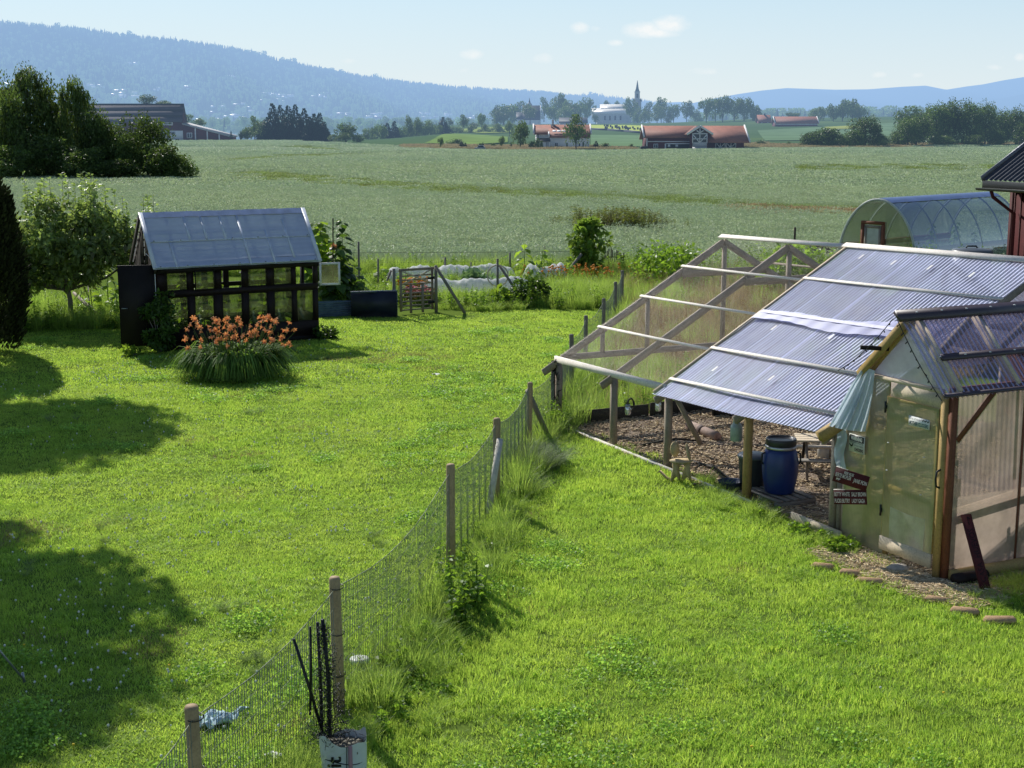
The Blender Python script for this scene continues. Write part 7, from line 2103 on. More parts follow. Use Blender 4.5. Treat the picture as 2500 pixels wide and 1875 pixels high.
# spruces and their neighbours
row('%s spruce from the left in the dark spruce clump', 'spruces of the clump', [(KS, 648, 292, 348, 34, 425), (KS, 667, 253, 348, 44, 425), (KS, 687, 257, 348, 40, 428), (KS, 706, 258, 348, 40, 422), (KS, 723, 256, 348, 42, 430), (KS, 744, 265, 348, 40, 425), (KS, 768, 278, 349, 40, 424), (KS, 782, 276, 349, 38, 428), (KS, 792, 298, 350, 30, 424), (KS, 757, 285, 349, 34, 420)])
row('%s leafy tree from the left before the spruce clump', 'leafy trees before the spruces', [(KR, 604, 312, 345, 34, 430), (KR, 622, 288, 346, 34, 432), (KP, 634, 300, 347, 44, 424), (KR, 596, 318, 345, 24, 428)])
row('%s bush or tree from the left right of the spruce clump', 'trees right of the spruces', [(KP, 816, 328, 350, 30, 415), (KR, 845, 303, 352, 46, 410), (KP, 843, 324, 352, 26, 405), (KR, 872, 326, 354, 34, 408), (KP, 828, 334, 351, 24, 404)])
for u, vt, lab in ((565, 318, 'slim dark cypress at the end of the lean-to barn'), (589, 320, 'second slim dark cypress, right of the lean-to barn')): tree(KC[0], u, vt, 345, 9, 418, lab, 'slim cypresses by the left barn')
row('%s round tree from the left behind the big left barn', 'trees behind the left barn', [(KR, 358, 233, 262, 40, 470), (KP, 402, 246, 268, 36, 470), (KR, 455, 278, 310, 30, 470), (KP, 486, 290, 318, 34, 470)])

# woods and single trees of the middle distance
F1 = [(900, 316, 356), (916, 308, 358), (932, 302, 358), (946, 300, 358), (964, 296, 360), (982, 308, 360), (1000, 288, 356), (1016, 292, 354), (1034, 300, 350), (1052, 298, 346), (1068, 302, 342), (1082, 286, 338), (974, 320, 360), (1020, 314, 352), (990, 322, 360), (1058, 318, 346)]
row('%s tree from the left in the dark wood left of the mounds', 'trees of the wood left of the mounds', [(KS if i in (3, 4, 11) else (KR if i % 3 else KP), u, vt, vb, RN.uniform(26, 38), 520 + 6 * i) for i, (u, vt, vb) in enumerate(F1)])
row('%s dark single tree from the left on the green slope', 'single trees on the green slope', [(KR, 1097, 289, 312, 20, 720), (KR, 1131, 283, 319, 30, 640), (KR, 1175, 276, 316, 22, 660), (KR, 1186, 304, 328, 18, 620), (KT, 1160, 300, 318, 24, 700)])
row('%s small orchard tree from the left on the slope', 'orchard trees', [(KP, u, vt, vb, RN.uniform(17, 24), 600) for u, vt, vb in [(1092, 308, 332), (1106, 310, 332), (1120, 312, 333), (1146, 312, 335), (1172, 316, 334), (1198, 314, 335), (1222, 312, 336), (1214, 302, 324), (1152, 306, 322)]])
row('%s tree from the left in the group around the old church', 'trees around the old stone church', [(KR, 1230, 254, 312, 60, 860), (KR, 1212, 272, 312, 40, 850), (KR, 1268, 252, 305, 40, 960), (KR, 1252, 262, 308, 34, 960), (KT, 1294, 258, 304, 38, 840), (KR, 1328, 242, 298, 30, 960), (KR, 1348, 258, 304, 30, 870), (KP, 1366, 231, 304, 44, 930), (KR, 1388, 250, 302, 40, 900), (KR, 1404, 252, 302, 44, 880), (KR, 1432, 243, 300, 38, 930), (KR, 1376, 262, 304, 40, 860)])
row('%s tree from the left close to the white church', 'trees by the white church', [(KR, 1454, 281, 303, 16, 930), (KR, 1482, 247, 272, 18, 1080), (KR, 1508, 248, 272, 16, 1080), (KT, 1540, 243, 306, 34, 950), (KR, 1556, 268, 309, 28, 930), (KR, 1582, 254, 307, 34, 960), (KP, 1572, 272, 310, 22, 920), (KT, 1614, 242, 307, 34, 950), (KP, 1604, 262, 308, 34, 930), (KT, 1644, 256, 308, 30, 940), (KR, 1630, 272, 308, 26, 950), (KT, 1676, 250, 307, 34, 940), (KR, 1700, 270, 307, 24, 950), (KP, 1706, 288, 309, 20, 930)])
row('%s tree from the left in the tall row behind the red barn', 'tall row behind the red barn', [(KT, 1724, 241, 309, 40, 800), (KT, 1746, 240, 309, 34, 810), (KT, 1764, 235, 309, 36, 800), (KT, 1792, 241, 309, 44, 805), (KT, 1816, 240, 310, 44, 800), (KT, 1838, 258, 310, 34, 800), (KR, 1850, 268, 312, 30, 800)])
row('%s tree from the left in the clump right of the far barn', 'trees right of the far barn', [(KP, 1986, 268, 304, 24, 760), (KP, 2002, 262, 305, 26, 770), (KT, 2034, 258, 309, 36, 740), (KT, 2056, 248, 310, 40, 740), (KT, 2080, 246, 311, 44, 745), (KT, 2098, 258, 311, 34, 740), (KR, 1928, 274, 290, 20, 760), (KR, 1944, 275, 290, 18, 760)])
for K, u, vt, vb, w, y, lab in [(KR[1], 1270, 299, 366, 42, 296, 'dark round tree left of the white house'), (KR[2], 1406, 286, 367, 54, 286, 'tall rounded tree standing before the white house'), (KP[0], 1244, 297, 338, 24, 520, 'pale tree behind the dark round one'),
        (KT[1], 1224, 334, 366, 16, 300, 'small dark tree left of the round one'), (KT[0], 1076, 336, 367, 15, 298, 'thin young tree beside the dark car'), (KS[0], 1127, 344, 364, 14, 305, 'small dark spruce between the two parked cars'),
        (KS[1], 1136, 348, 364, 10, 305, 'tiny dark spruce right of the small one'), (KB[0], 1115, 340, 358, 34, 340, 'round grey green bush behind the small spruce'), (KB[1], 1094, 346, 360, 26, 340, 'pale bush behind the thin young tree'),
        (KB[0], 1172, 350, 364, 14, 310, 'small bush behind the grey car'), (KB[0], 1204, 350, 364, 16, 310, 'small bush right of the grey car'), (KS[2], 1179, 347, 364, 8, 312, 'tiny spruce behind the grey car'), (KC[0], 1247, 346, 364, 8, 300, 'slim bush at the foot of the dark round tree'),
        (KB[0], 1298, 346, 366, 18, 294, 'dark bush at the left corner of the white house'), (KB[0], 1312, 340, 366, 16, 294, 'taller dark bush before the porch of the white house'), (KS[0], 1455, 344, 366, 16, 296, 'small dark spruce right of the white house'), (KB[0], 1478, 350, 366, 22, 296, 'round dark bush right of the small spruce'),
        (KB[0], 1541, 352, 366, 12, 300, 'small bush in the meadow left of the red barn'), (KB[0], 1858, 343, 356, 24, 340, 'small bush in the far field right of the red barn'), (KB[1], 1925, 345, 358, 10, 340, 'tiny pale bush in the far field'),
        (KB[0], 1322, 345, 366, 8, 293, 'slim plant on the porch wall of the white house')]:
    tree(K, u, vt, vb, w, y, lab)
# bushes and trees along the right far edge of the field
row('%s from the left of the bushes on the right far field edge', 'bushes on the far field edge', [(KGB[0], 1980, 320, 361, 52, 320), (KGB[1], 2016, 311, 361, 70, 318), (KGB[0], 2058, 330, 361, 40, 320), (KGB[2], 2112, 286, 361, 76, 318), (KGB[1], 2086, 316, 361, 54, 316), (KGB[0], 2150, 326, 360, 40, 318)])
row('%s tree from the left in the dark wood at the right', 'trees of the wood at the right', [(KGB[1], 2192, 318, 360, 40, 325), (KGB[2], 2216, 290, 359, 60, 322), (KGB[2], 2236, 282, 359, 64, 326), (KR[1], 2222, 266, 345, 66, 420), (KR[0], 2262, 266, 345, 34, 420), (KGB[2], 2282, 258, 358, 74, 330), (KGB[2], 2316, 250, 358, 76, 332), (KGB[2], 2358, 251, 357, 76, 330), (KGB[2], 2404, 254, 357, 62, 332), (KGB[1], 2432, 318, 356, 44, 324), (KGB[2], 2444, 272, 356, 54, 334), (KGB[2], 2480, 266, 356, 66, 330), (KGB[0], 2506, 300, 356, 60, 322), (KGB[0], 2300, 330, 358, 60, 322), (KGB[1], 2372, 328, 357, 60, 322)])

# ------------------------------------------------------------------ far buildings
HZ = dict(haze=True)
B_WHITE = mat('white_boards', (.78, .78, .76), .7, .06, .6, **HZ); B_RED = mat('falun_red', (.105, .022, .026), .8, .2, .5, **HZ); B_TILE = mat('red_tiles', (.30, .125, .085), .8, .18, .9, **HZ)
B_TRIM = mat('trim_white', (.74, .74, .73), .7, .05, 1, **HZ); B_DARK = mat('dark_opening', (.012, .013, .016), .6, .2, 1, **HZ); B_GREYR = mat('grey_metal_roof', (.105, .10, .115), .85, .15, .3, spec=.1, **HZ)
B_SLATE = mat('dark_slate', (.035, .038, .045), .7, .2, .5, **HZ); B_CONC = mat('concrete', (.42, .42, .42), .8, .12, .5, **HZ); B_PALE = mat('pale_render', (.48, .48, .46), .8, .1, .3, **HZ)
B_GLINT = mat('bright_metal_roof', (.85, .82, .74), .35, .1, .3, metal=.0, spec=.8, **HZ); B_GLASS = mat('dark_glass', (.03, .04, .05), .2, .2, 1, **HZ); B_GREEN = mat('copper_spire', (.10, .15, .16), .6, .15, .4, **HZ)  # church roof colour raised near white to paint the sun's glint
def pz(v, y): return at(1250, v, y).z
def px_(u, y, v=330): return at(u, v, y).x
def bxy(mb, u0, u1, v0, v1, y0, d):
    """box whose front face spans the photo rectangle at distance y0, depth d"""
    x0, x1 = px_(u0, y0), px_(u1, y0); z0, z1 = pz(v1, y0), pz(v0, y0)
    return mb.box(((x0 + x1) / 2, y0 + d / 2, (z0 + z1) / 2), (x1 - x0, d, z1 - z0))
def gable(mb, u0, u1, ve, vr, y0, d, thick=.25, ov=.5, back=True):
    """roof with its ridge across the view: eave at y0-ov, ridge at y0+d/2"""
    x0, x1 = px_(u0, y0), px_(u1, y0); ze = pz(ve, y0); zr = at(1250, vr, y0 + d / 2).z
    f = [(x0, y0 - ov, ze), (x1, y0 - ov, ze), (x1, y0 + d / 2, zr), (x0, y0 + d / 2, zr)]
    mb.prism(f, (0, 0, -thick))
    if back: mb.prism([(x0, y0 + d / 2 + .02, zr), (x1, y0 + d / 2 + .02, zr), (x1, y0 + d + ov, ze), (x0, y0 + d + ov, ze)], (0, 0, -thick))
    return (x0, x1, ze, zr)
def gable_end(mb, x, y0, d, ze, zr, th=.2):
    mb.prism([(x, y0, ze - .3), (x, y0 + d, ze - .3), (x, y0 + d / 2, zr - .2)], (th, 0, 0))
def win(par, u0, u1, v0, v1, y, frame=B_TRIM, pane=B_GLASS, fr=.28, cross=True):
    mb = MB(); bxy(mb, u0, u1, v0, v1, y - .10, .08); o = mb.build('window', frame, par)
    n = 2 if cross else 1; w = (u1 - u0); e = w * .12
    mb = MB()
    for i in range(n): bxy(mb, u0 + e + i * (w - e) / n, u0 + (i + 1) * (w - e) / n, v0 + e, v1 - e, y - .13, .05)
    mb.build('pane', pane, o)
    return o

def far_buildings():
    # big barn behind the left of the field
    y = 420; th = thing('farm_barn', 'long dark red barn with stepped grey roof behind the grove', 'barn', tuple(at(350, 345, y)))
    mb = MB(); bxy(mb, 120, 446, 292, 346, y, 4.2); mb.build('wall', B_RED, th)
    mb = MB(); bxy(mb, 398, 446.5, 319, 337, y - .25, .3); lw = mb.build('lower_wall', B_WHITE, th)
    mb = MB(); bxy(mb, 398, 446.5, 337, 347, y - .3, .3); mb.build('plinth', B_CONC, th)
    x0, x1 = px_(118, y), px_(448.5, y)
    for i, (va, vb) in enumerate(((296, 281.5), (281.5, 267.5), (267.5, 253.5))):
        ya, yb = y - 1.2 + i * 1.1, y - 1.2 + (i + 1) * 1.1
        za, zb = pz(va, ya) + .0, pz(vb, yb) - .35
        mb = MB(); mb.prism([(x0, ya, za), (x1, ya, za), (x1, yb, zb), (x0, yb, zb)], (0, 0, -.3)); mb.build('roof', B_GREYR, th)
        mb = MB(); mb.box(((x0 + x1) / 2, yb - .05, zb + .05), (x1 - x0, .08, .75)); mb.build('roof_step', B_SLATE, th)
    mb = MB(); zr_ = pz(253.5, y + 2.1) - .3; mb.prism([(x0, y + 2.15, zr_), (x1, y + 2.15, zr_), (x1, y + 5.4, pz(296, y)), (x0, y + 5.4, pz(296, y))], (0, 0, -.3)); mb.build('roof', B_GREYR, th)
    mb = MB(); mb.prism([(x1 - .5, y - .9, pz(295, y)), (x1 - .5, y + 4.2, pz(295, y)), (x1 - .5, y + 2.1, zr_ - .3)], (-.25, 0, 0)); mb.build('gable_wall', B_RED, th)
    win(th, 278, 302, 296, 305, y, fr=.2, cross=False); win(th, 338, 362, 297, 305, y, cross=False); win(th, 399, 423, 298, 306, y, cross=False)
    win(lw, 411, 428, 321, 329, y - .3, B_CONC, cross=True)
    # lean-to
    x0, x1 = px_(446.5, y), px_(562, y); mb = MB(); mb.prism([(x0, y - .1, pz(346, y)), (x1, y - .1, pz(346, y)), (x1, y - .1, pz(335, y)), (x0, y - .1, pz(304, y))], (0, 9, 0)); le = mb.build('lean_to', B_RED, th)
    mb = MB(); mb.prism([(x0, y - .5, pz(304, y)), (x1 + .3, y - .5, pz(335, y)), (x1 + .3, y - .5, pz(331, y)), (x0, y - .5, pz(300, y))], (0, 10, 0)); mb.build('roof', B_CONC, le)
    for u, vt in ((477, 312.5), (506, 320.5), (535, 328)):
        mb = MB(); bxy(mb, u - 1.4, u + 1.4, vt, 346, y - .22, .1); mb.build('trim_board', B_TRIM, le)
    win(le, 456, 469, 324, 337, y - .1)
    # white house
    y = 300; th = thing('white_house', 'white farmhouse with red tiled roof, dormer wing and chimney', 'house', tuple(at(1370, 366, y)))
    mb = MB(); bxy(mb, 1309, 1439, 325, 367, y, 8); wl = mb.build('wall', B_WHITE, th)
    mb = MB(); x0, x1, ze, zr = gable(mb, 1303, 1443, 325.5, 304.5, y, 8); mb.build('roof', B_TILE, th)
    mb = MB(); gable_end(mb, px_(1309, y), y, 8, ze, zr); gable_end(mb, px_(1438, y), y, 8, ze, zr); mb.build('gable_wall', B_WHITE, th)
    for x in (x0, x1):
        mb = MB(); mb.beam((x, y - .55, ze - .05), (x, y + 4, zr + .03), .30, .42); mb.build('barge_board', B_TRIM, th)
    yw = y - 2.2; mb = MB(); bxy(mb, 1344, 1437, 333, 367.5, yw, 4); wg = mb.build('wing', B_WHITE, th)
    mb = MB(); a, b = px_(1340, yw), px_(1441, yw); mb.prism([(a, yw - .4, pz(333.5, yw)), (b, yw - .4, pz(333.5, yw)), (b, y + 1.8, pz(314, y + 1.8)), (a, y + 1.8, pz(314, y + 1.8))], (0, 0, -.22)); rf = mb.build('roof', B_TILE, wg)
    mb = MB(); mb.beam((a, yw - .45, pz(333.5, yw)), (a, yw + 1.2, pz(323, yw + 1.2)), .28, .40); mb.build('barge_board', B_TRIM, wg)
    for i in range(3):
        u0 = 1349 + i * 11; mb = MB(); ya, yb = y - .9, y - .2
        mb.prism([(px_(u0, ya), ya, pz(323.5, ya) + .1), (px_(u0 + 9, ya), ya, pz(323.5, ya) + .1), (px_(u0 + 9, yb), yb, pz(319.3, yb) + .1), (px_(u0, yb), yb, pz(319.3, yb) + .1)], (0, 0, .06)); mb.build('skylight', B_TRIM, th)
    mb = MB(); bxy(mb, 1347.5, 1352, 294, 308, y + 3.4, .9); ch = mb.build('chimney', B_CONC, th)
    mb = MB(); bxy(mb, 1346.8, 1352.8, 292.5, 294, y + 3.3, 1.1); mb.build('cap', B_TRIM, ch)
    for u in (1346, 1379): mb = MB(); bxy(mb, u - 1.6, u + 1.6, 303, 309, y + 2.6, .5); mb.build('roof_vent', B_TRIM, th)
    yp = y - 2.9; mb = MB(); bxy(mb, 1313, 1343, 343.5, 367.5, yp, 3); pc = mb.build('porch', B_WHITE, th)
    mb = MB(); mb.prism([(px_(1310, yp), yp - .3, pz(344, yp)), (px_(1343.5, yp), yp - .3, pz(344, yp)), (px_(1343.5, yp), y, pz(337, y)), (px_(1310, yp), y, pz(337, y))], (0, 0, -.15)); mb.build('roof', B_SLATE, pc)
    mb = MB(); mb.beam((px_(1309.5, yp), yp - .35, pz(344, yp)), (px_(1309.5, yp), y, pz(337, y)), .2, .3); mb.build('barge_board', B_TRIM, pc)
    mb = MB(); bxy(mb, 1333, 1341, 347, 367, yp - .06, .05); mb.build('door', B_CONC, pc)
    win(wg, 1354.5, 1362.5, 348, 357.5, yw); win(wg, 1382, 1386.5, 348, 366, yw, cross=False); win(wg, 1413, 1417, 349, 360, yw, cross=False); win(wg, 1422, 1426, 349, 360, yw, cross=False); win(wl, 1312, 1315, 328, 336, y, cross=False)
    mb = MB(); bxy(mb, 1364.5, 1373, 357, 366, yw - .7, .6); single('heat_pump', mb, B_DARK, 'dark heat pump box at the wall of the white house', 'heat pump')
    # red barn
    y = 300; th = thing('red_barn', 'red barn with long tiled roof and white framed centre gable', 'barn', tuple(at(1700, 366, y)))
    mb = MB(); bxy(mb, 1579, 1694, 333, 368, y, 10); bxy(mb, 1726, 1817, 344, 368, y - .02, 10); wl = mb.build('wall', B_RED, th)
    for u0, u1, ve in ((1571.5, 1712, 334), (1708, 1826, 346)):
        mb = MB(); xa, xb = px_(u0, y), px_(u1, y); yo = y - .7 if ve < 340 else y - 2.6
        mb.prism([(xa, yo, pz(ve, yo)), (xb, yo, pz(ve, yo)), (xb, y + 5, pz(307, y + 5)), (xa, y + 5, pz(307, y + 5))], (0, 0, -.25)); mb.build('roof', B_TILE, th)
    mb = MB(); mb.prism([(px_(1572, y), y + 5.05, pz(307.2, y + 5)), (px_(1826, y), y + 5.05, pz(307.2, y + 5)), (px_(1826, y), y + 11, pz(340, y)), (px_(1572, y), y + 11, pz(340, y))], (0, 0, -.2)); mb.build('roof', B_TILE, th)
    for u, ve, yo in ((1571.5, 334, y - .75), (1826, 346, y - 2.65)):
        mb = MB(); mb.beam((px_(u, y), yo, pz(ve, yo)), (px_(u, y), y + 5, pz(306.5, y + 5)), .28, .45); mb.build('barge_board', B_TRIM, th)
    for u0, u1, v0, v1 in ((1579, 1690, 344.5, 346.5), (1578.5, 1581, 334, 367), (1727, 1757, 344.5, 347)):
        mb = MB(); bxy(mb, u0, u1, v0, v1, y - .12, .1); mb.build('trim_board', B_TRIM, wl)
    win(th, 1596, 1607, 351, 361.5, y)
    mb = MB(); bxy(mb, 1627, 1684, 352.5, 367, y - .06, .05); op = mb.build('opening', B_DARK, th)  # flat dark panel on the wall paints the shade inside the doorway
    for u0, u1, v0, v1 in ((1623.5, 1627, 350, 367), (1684, 1687, 350, 367), (1627, 1684, 349.5, 352)):
        mb = MB(); bxy(mb, u0, u1, v0, v1, y - .14, .1); mb.build('frame', B_TRIM, op)
    for u in (1631, 1650): mb = MB(); bxy(mb, u, u + 6, 353, 358.5, y - .2, .1); mb.build('notice', B_TRIM, op)
    # centre gable
    yg = y - 3.2; mb = MB(); xa, xm, xb = px_(1688, yg), px_(1708.5, yg), px_(1729, yg)
    mb.prism([(xa, yg, pz(367.5, yg)), (xb, yg, pz(367.5, yg)), (xb, yg, pz(326, yg)), (xm, yg, pz(311, yg)), (xa, yg, pz(326, yg))], (0, 6, 0)); gb_ = mb.build('centre_gable', B_RED, th)
    mb = MB(); mb.add([(px_(1691, yg), yg - .03, pz(350, yg)), (px_(1726, yg), yg - .03, pz(350, yg)), (px_(1726, yg), yg - .03, pz(326, yg)), (xm, yg - .03, pz(313, yg)), (px_(1691, yg), yg - .03, pz(326, yg))], [(0, 1, 2, 3, 4)]); mb.build('opening', B_GLASS, gb_)  # dark face painted for the shade inside the open gable
    for s in (-1, 1):
        mb = MB(); e = Vector((px_(1708.5 + s * 32, yg), yg - .2, pz(328, yg))); t_ = Vector((xm, yg - .2, pz(307.5, yg)))
        mb.prism([e, t_, t_ + Vector((0, 0, -.25)), e + Vector((0, 0, -.25))], (0, 9, 0)); mb.build('roof', B_TILE, gb_)
        mb = MB(); mb.beam(e + Vector((0, -.15, .0)), t_ + Vector((0, -.15, .0)), .12, .42); mb.build('barge_board', B_TRIM, gb_)
    T = lambda u, v: Vector((px_(u, yg), yg - .16, pz(v, yg)))
    mb = MB()
    for a, b in (((1690, 326.5), (1727, 326.5)), ((1691, 327), (1691, 350)), ((1726, 327), (1726, 350)), ((1708.5, 312), (1708.5, 349)), ((1691, 339), (1726, 339)), ((1692, 329), (1707, 347)), ((1725, 329), (1710, 347)), ((1708.5, 325), (1700, 318)), ((1708.5, 325), (1717, 318)), ((1691, 349), (1726, 349))): mb.beam(T(*a), T(*b), .16, .16)
    mb.build('timber_frame', B_TRIM, gb_)
    mb = MB(); mb.prism([T(1691, 350), T(1726, 350), T(1726, 358), T(1691, 358)], (0, .1, 0)); mb.build('gate', B_CONC, gb_)
    mb = MB(); mb.prism([(px_(1690, y - 9), y - 9, pz(367, y - 9)), (px_(1728, y - 9), y - 9, pz(367, y - 9)), (px_(1726, yg), yg - .2, pz(358, yg)), (px_(1691, yg), yg - .2, pz(358, yg))], (0, 0, -.3)); mb.build('ramp', B_CONC, gb_)
    for u0 in (1747, 1773):
        mb = MB(); bxy(mb, u0, u0 + 24, 347.5, 361, y - .10, .06); d_ = mb.build('door', B_DARK, th)
        mb = MB(); Q = lambda u, v: Vector((px_(u, y), y - .2, pz(v, y)))
        for a, b in (((0, 348), (24, 348)), ((0, 361), (24, 361)), ((.5, 348), (.5, 361)), ((12, 348), (12, 361)), ((23.5, 348), (23.5, 361)), ((0.5, 348), (12, 361)), ((23.5, 348), (12, 361))): mb.beam(Q(u0 + a[0], a[1]), Q(u0 + b[0], b[1]), .14, .14)
        mb.build('cross_frame', B_TRIM, d_)
    # white church
    y = 1000; th = thing('white_church', 'pale church with glint-whitened metal roof and slender dark spire on the hill', 'church', tuple(at(1500, 304, y)))
    mb = MB(); bxy(mb, 1460, 1538, 274, 306, y, 22); wl = mb.build('wall', B_PALE, th)
    mb = MB(); a, b = px_(1444, y), px_(1540, y); mb.prism([(a, y - 1.5, pz(275.5, y)), (b, y - 1.5, pz(275.5, y)), (b, y + 5, pz(264, y + 5)), (a, y + 5, pz(264, y + 5))], (0, 0, -.5)); mb.build('aisle_roof', B_GLINT, th)
    mb = MB(); bxy(mb, 1446, 1460.5, 275, 288, y + 3, 8); mb.build('choir', B_PALE, th)
    mb = MB(); bxy(mb, 1466, 1528, 263, 268, y + 5, 12); mb.build('clerestory', B_PALE, th)
    mb = MB(); gable(mb, 1465, 1529, 266.5, 254.5, y + 4.5, 13, .5, .6); mb.build('nave_roof', B_GLINT, th)
    for u in (1476.5, 1488.5, 1501.5, 1514.5): win(wl, u - 2.6, u + 2.6, 282, 294, y, B_PALE, B_DARK, cross=False)
    yt = y + 4; mb = MB(); bxy(mb, 1545.5, 1564.5, 247, 306, yt, 5.6); tw = mb.build('tower', B_PALE, th)
    mb = MB(); cx, cy = px_(1555, yt), yt + 2.8; mb.lathe([(wpx(8.5, yt), pz(247, yt)), (wpx(6.6, yt), pz(241, yt)), (wpx(6.2, yt), pz(226, yt)), (wpx(7.2, yt), pz(224.5, yt)), (wpx(7.2, yt), pz(223, yt))], (cx, cy, 0), 8); mb.build('belfry', B_PALE, tw)
    mb = MB(); mb.lathe([(wpx(5.6, yt), pz(223, yt)), (wpx(3.4, yt), pz(216, yt)), (wpx(2.2, yt), pz(208, yt)), (wpx(.5, yt), pz(196, yt))], (cx, cy, 0), 8); mb.build('spire', B_GREEN, tw)
    for u, v0, v1 in ((1555, 251, 262), (1554.5, 229, 239)):
        mb = MB(); bxy(mb, u - 2, u + 2, v0, v1, yt - (.1 if v0 > 240 else -.75), .4); mb.build('louvre', B_DARK, tw)
    for u in (1546.5, 1563.5):
        mb = MB(); mb.lathe([(wpx(2.4, yt), pz(248, yt)), (wpx(2.4, yt), pz(245, yt)), (wpx(.3, yt), pz(239, yt))], (px_(u, yt), yt + .8, 0), 4); mb.build('pinnacle', B_SLATE, tw)
    # old stone church
    y = 900; th = thing('stone_church', 'small old church with steep dark roof and roof turret among trees', 'church', tuple(at(1298, 304, y)))
    mb = MB(); bxy(mb, 1278, 1320, 288, 306, y, 14); bxy(mb, 1261, 1279, 289, 306, y + 2, 10); mb.build('wall', B_WHITE, th)
    mb = MB(); x0, x1, ze, zr = gable(mb, 1276, 1319, 291, 257.5, y, 14, .5, .6); gable(mb, 1260, 1277, 290, 274, y + 2, 10, .4, .4); mb.build('roof', B_SLATE, th)
    mb = MB(); gable_end(mb, x1 + .0, y - .6, 15, ze + .6, zr + .3, .35); mb.prism([(x1 + .4, y - .5, ze + .3), (x1 + 3.0, y + 3, ze + .3), (x1 + 1.2, y + 7, zr - 2)], (0, .3, 0)); mb.build('gable_wall', B_WHITE, th)
    mb = MB(); c = (px_(1292.5, y + 7), y + 7, 0); mb.lathe([(wpx(7.2, y), pz(257.5, y + 7)), (wpx(5.6, y), pz(254, y + 7)), (wpx(2.4, y), pz(250, y + 7))], c, 8); tu = mb.build('turret', B_CONC, th)
    mb = MB(); mb.lathe([(wpx(2.6, y), pz(250.5, y + 7)), (wpx(1.2, y), pz(246, y + 7)), (wpx(.25, y), pz(238.5, y + 7))], c, 8); mb.build('spire', B_SLATE, tu)
    # long low house between the churches
    y = 800; th = thing('low_house', 'long low grey roofed house between the two churches', 'house', tuple(at(1400, 305, y)))
    mb = MB(); bxy(mb, 1367, 1433, 299, 308, y, 9); mb.build('wall', B_PALE, th); mb = MB(); gable(mb, 1365, 1435, 300, 287, y, 9); mb.build('roof', B_SLATE, th)
    # far right barn and house
    y = 650; th = thing('farm_barn', 'small far red barn with tiled roof on the right hand field', 'barn', tuple(at(1944, 318, y)))
    mb = MB(); bxy(mb, 1894, 1995, 299, 319, y, 10); mb.build('wall', B_RED, th); mb = MB(); x0, x1, ze, zr = gable(mb, 1891, 1998, 300.5, 284.5, y, 10); mb.build('roof', B_TILE, th)
    mb = MB(); bxy(mb, 1894, 1995, 302.5, 304, y - .12, .1); mb.build('trim_board', B_TRIM, th)
    for x in (x0, x1): mb = MB(); mb.beam((x, y - .6, ze), (x, y + 5, zr), .3, .5); mb.build('barge_board', B_TRIM, th)
    for u, w, v0, lab in ((1917, 14, 310, 'red tractor'), (1940, 16, 312, 'white trailer'), (1965, 20, 313, 'grey cart')): 
        mb = MB(); bxy(mb, u - w / 2, u + w / 2, v0, 318, y - 4, 2); mb.lathe([(.7, 0), (.7, .4)], (px_(u - w / 3, y - 4.3), y - 4.3, pz(319, y)), 10)
        single('farm_vehicle', mb, {'red tractor': B_RED, 'white trailer': B_TRIM, 'grey cart': B_CONC}[lab], lab + ' parked before the small far barn', 'vehicle')
    y = 720; th = thing('red_house', 'red house with chimney half hidden by the tall tree row', 'house', tuple(at(1866, 309, y)))
    mb = MB(); bxy(mb, 1853, 1881, 295, 310, y, 9); mb.build('wall', B_RED, th); mb = MB(); gable(mb, 1850, 1883, 297, 280.5, y, 9); mb.build('roof', B_TILE, th); mb = MB(); bxy(mb, 1864, 1867, 277, 283, y + 4, 1.2); mb.build('chimney', B_SLATE, th)
    win(th, 1857, 1861, 299, 304, y); win(th, 1872, 1876, 299, 304, y)
far_buildings()

def far_cars():
    def car(u, vb, vt, w, y, m, lab, van=False):
        p = at(u, vb, y); L = wpx(w, y); h = wpx(vb - vt, y); th = thing('parked_car', lab, 'car', tuple(p), 'cars beyond the field')
        prof = [(-.5, .18), (-.5, .5), (-.44, .58), (-.26, .62), (-.14, .98), (.30, .98), (.42, .62), (.5, .56), (.5, .18)] if not van else [(-.5, .16), (-.5, .62), (-.42, .96), (.48, .98), (.5, .5), (.5, .16)]
        mb = MB(); mb.prism([(p.x + a * L, p.y - .85, p.z + b * h) for a, b in prof], (0, 1.7, 0)); bd = mb.build('body', m, th)
        mb = MB(); q = [(-.21, .64), (-.12, .93), (.27, .93), (.37, .64)] if not van else [(-.40, .62), (-.36, .90), (.42, .90), (.44, .62)]
        mb.prism([(p.x + a * L, p.y - .88, p.z + b * h) for a, b in q], (0, 1.76, 0)); mb.build('windows', B_GLASS, th)
        for a in (-.31, .31):
            mb = MB(); mb.tube([(p.x + a * L, p.y - .9, p.z + .17 * h), (p.x + a * L, p.y - .65, p.z + .17 * h)], .17 * h, 12); mb.build('wheel', B_DARK, th)
    car(1172, 367, 355, 26, 297, mat('grey_car_paint', (.30, .32, .35), .3, .1, 1, haze=True), 'grey car parked beyond the field left of the white house')
    car(1061, 368.5, 361, 25, 296, B_DARK, 'low black car on the tan verge left of the grey car', True)
    car(1572, 367.5, 357, 17, 294, B_DARK, 'black car parked at the left corner of the red barn', True)
far_cars()

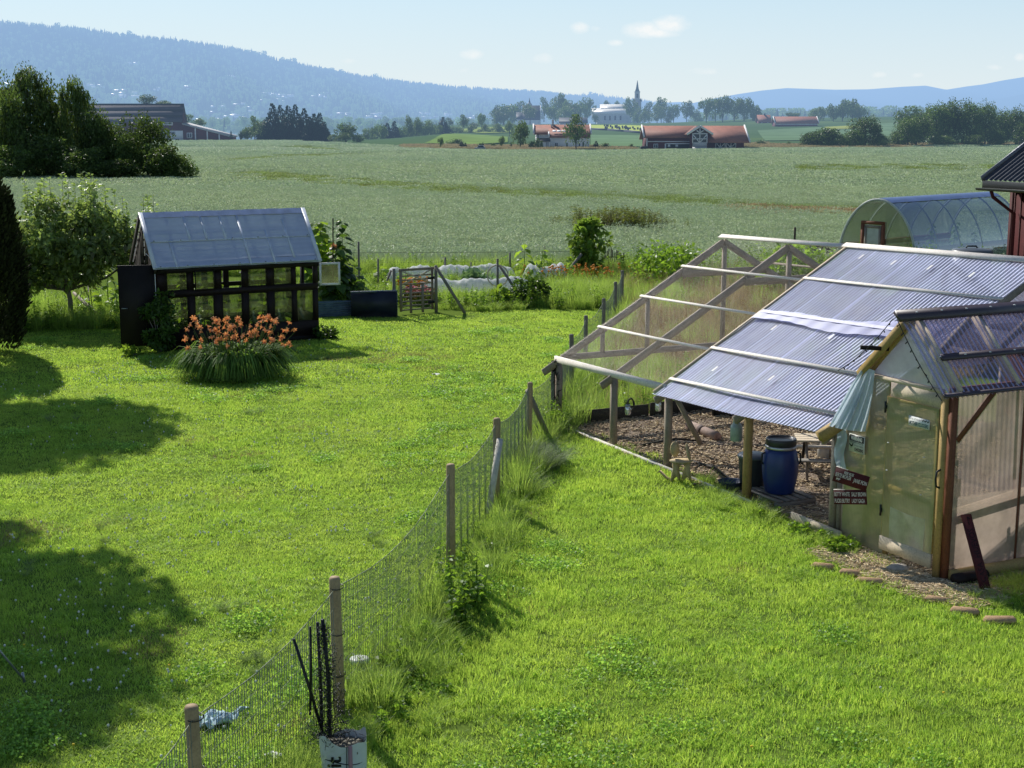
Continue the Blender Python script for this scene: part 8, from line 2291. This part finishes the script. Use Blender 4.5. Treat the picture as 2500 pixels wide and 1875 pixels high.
# churchyard: gravestones, wall
def churchyard():
    proto = None
    for i in range(52):
        f = RN.random(); u = 1472 + 112 * f; v0 = 311 + 8 * f; p = on_land(u, v0 + RN.uniform(-2.5, 4.5))
        if proto is None:
            mb = MB(); mb.prism([(-.38, -.1, 0), (.38, -.1, 0), (.38, -.1, .75), (.25, -.1, 1.0), (-.25, -.1, 1.0), (-.38, -.1, .75)], (0, .2, 0))
            me = mb.mesh('gravestone', B_SLATE); proto = me
        o = bpy.data.objects.new('gravestone', proto); COL.objects.link(o); o.location = p; o.scale = (1.1, 1.1, 1.15 * RN.uniform(.8, 1.2)); o.rotation_euler = (0, 0, RN.uniform(-.2, .2))
        tag(o, 'small dark gravestone in the sunny churchyard below the white church', 'gravestone', 'gravestones of the churchyard')
    mb = MB(); pts = [on_land(u, v) for u, v in ((1440, 317), (1480, 319), (1520, 322), (1560, 326), (1600, 330))]
    for a, b in zip(pts[:-1], pts[1:]): mb.beam(a + Vector((0, 0, .5)), b + Vector((0, 0, .4)), .6, .8)
    single('stone_wall', mb, B_SLATE, 'low dark wall along the lower side of the churchyard', 'wall')
churchyard()

# village houses on the far slope and in the valley
def village():
    spots = []
    for (u0, u1, v0, v1, n) in [(0, 60, 212, 224, 6), (225, 275, 214, 222, 5), (280, 350, 224, 246, 12), (375, 400, 222, 228, 3), (455, 480, 218, 224, 3), (635, 730, 234, 247, 16), (760, 805, 236, 245, 6), (520, 620, 262, 296, 12), (470, 560, 292, 312, 9),
                                (640, 700, 248, 256, 4), (800, 860, 284, 292, 4), (880, 960, 284, 300, 7), (1010, 1100, 280, 296, 12), (1130, 1180, 288, 300, 5), (560, 580, 192, 198, 2), (310, 345, 160, 166, 3)]:
        for _ in range(n): spots.append((RN.uniform(u0, u1), RN.uniform(v0, v1)))
    def mk(name, m, rm):
        mb = MB(); mb.box((0, 0, 1.6), (10, 7, 3.2)); w = mb.mesh(name + '_wall', m)
        mb = MB(); mb.prism([(-5.4, -4, 3.1), (-5.4, 4, 3.1), (-5.4, 0, 5.6)], (10.8, 0, 0)); r = mb.mesh(name + '_roof', rm); return w, r
    BW = mat('village_white', (.70, .71, .71), .7, .05, .2, haze=True); BR = mat('village_roof', (.50, .52, .56), .35, .3, .2, haze=True, spec=.7); BD = mat('village_red', (.22, .07, .06), .7, .1, .2, haze=True)
    KINDS = [mk('village_house', BW, BR), mk('village_house_b', BW, BW), mk('village_house_c', BD, BR)]
    first = {}
    for u, v in spots:
        best = None
        for f in np.linspace(.01, .98, 140):
            p = hill_z(SKY_L, 4500, 2300, 352, u, f)
            if proj(p)[1] < v: best = p; break
        if best is None: continue
        k = RN.choice((0, 0, 1, 2))
        if k not in first:
            th = bpy.data.objects.new('village_house', None); COL.objects.link(th)
            for nm, me in zip(('wall', 'roof'), KINDS[k]):
                o = bpy.data.objects.new(nm, me); COL.objects.link(o); o.parent = th
            first[k] = th
        else: th = copy_tree(first[k])
        s = RN.uniform(.45, 1.0); th.location = best + Vector((0, -25, 1.5 + 3 * s)); th.scale = (s * RN.uniform(.9, 1.9), s, s); th.rotation_euler = (0, 0, RN.uniform(-.7, .7))
        tag(th, 'tiny pale house of the village on the wooded hillside', 'house', 'village houses on the hillside')
village()
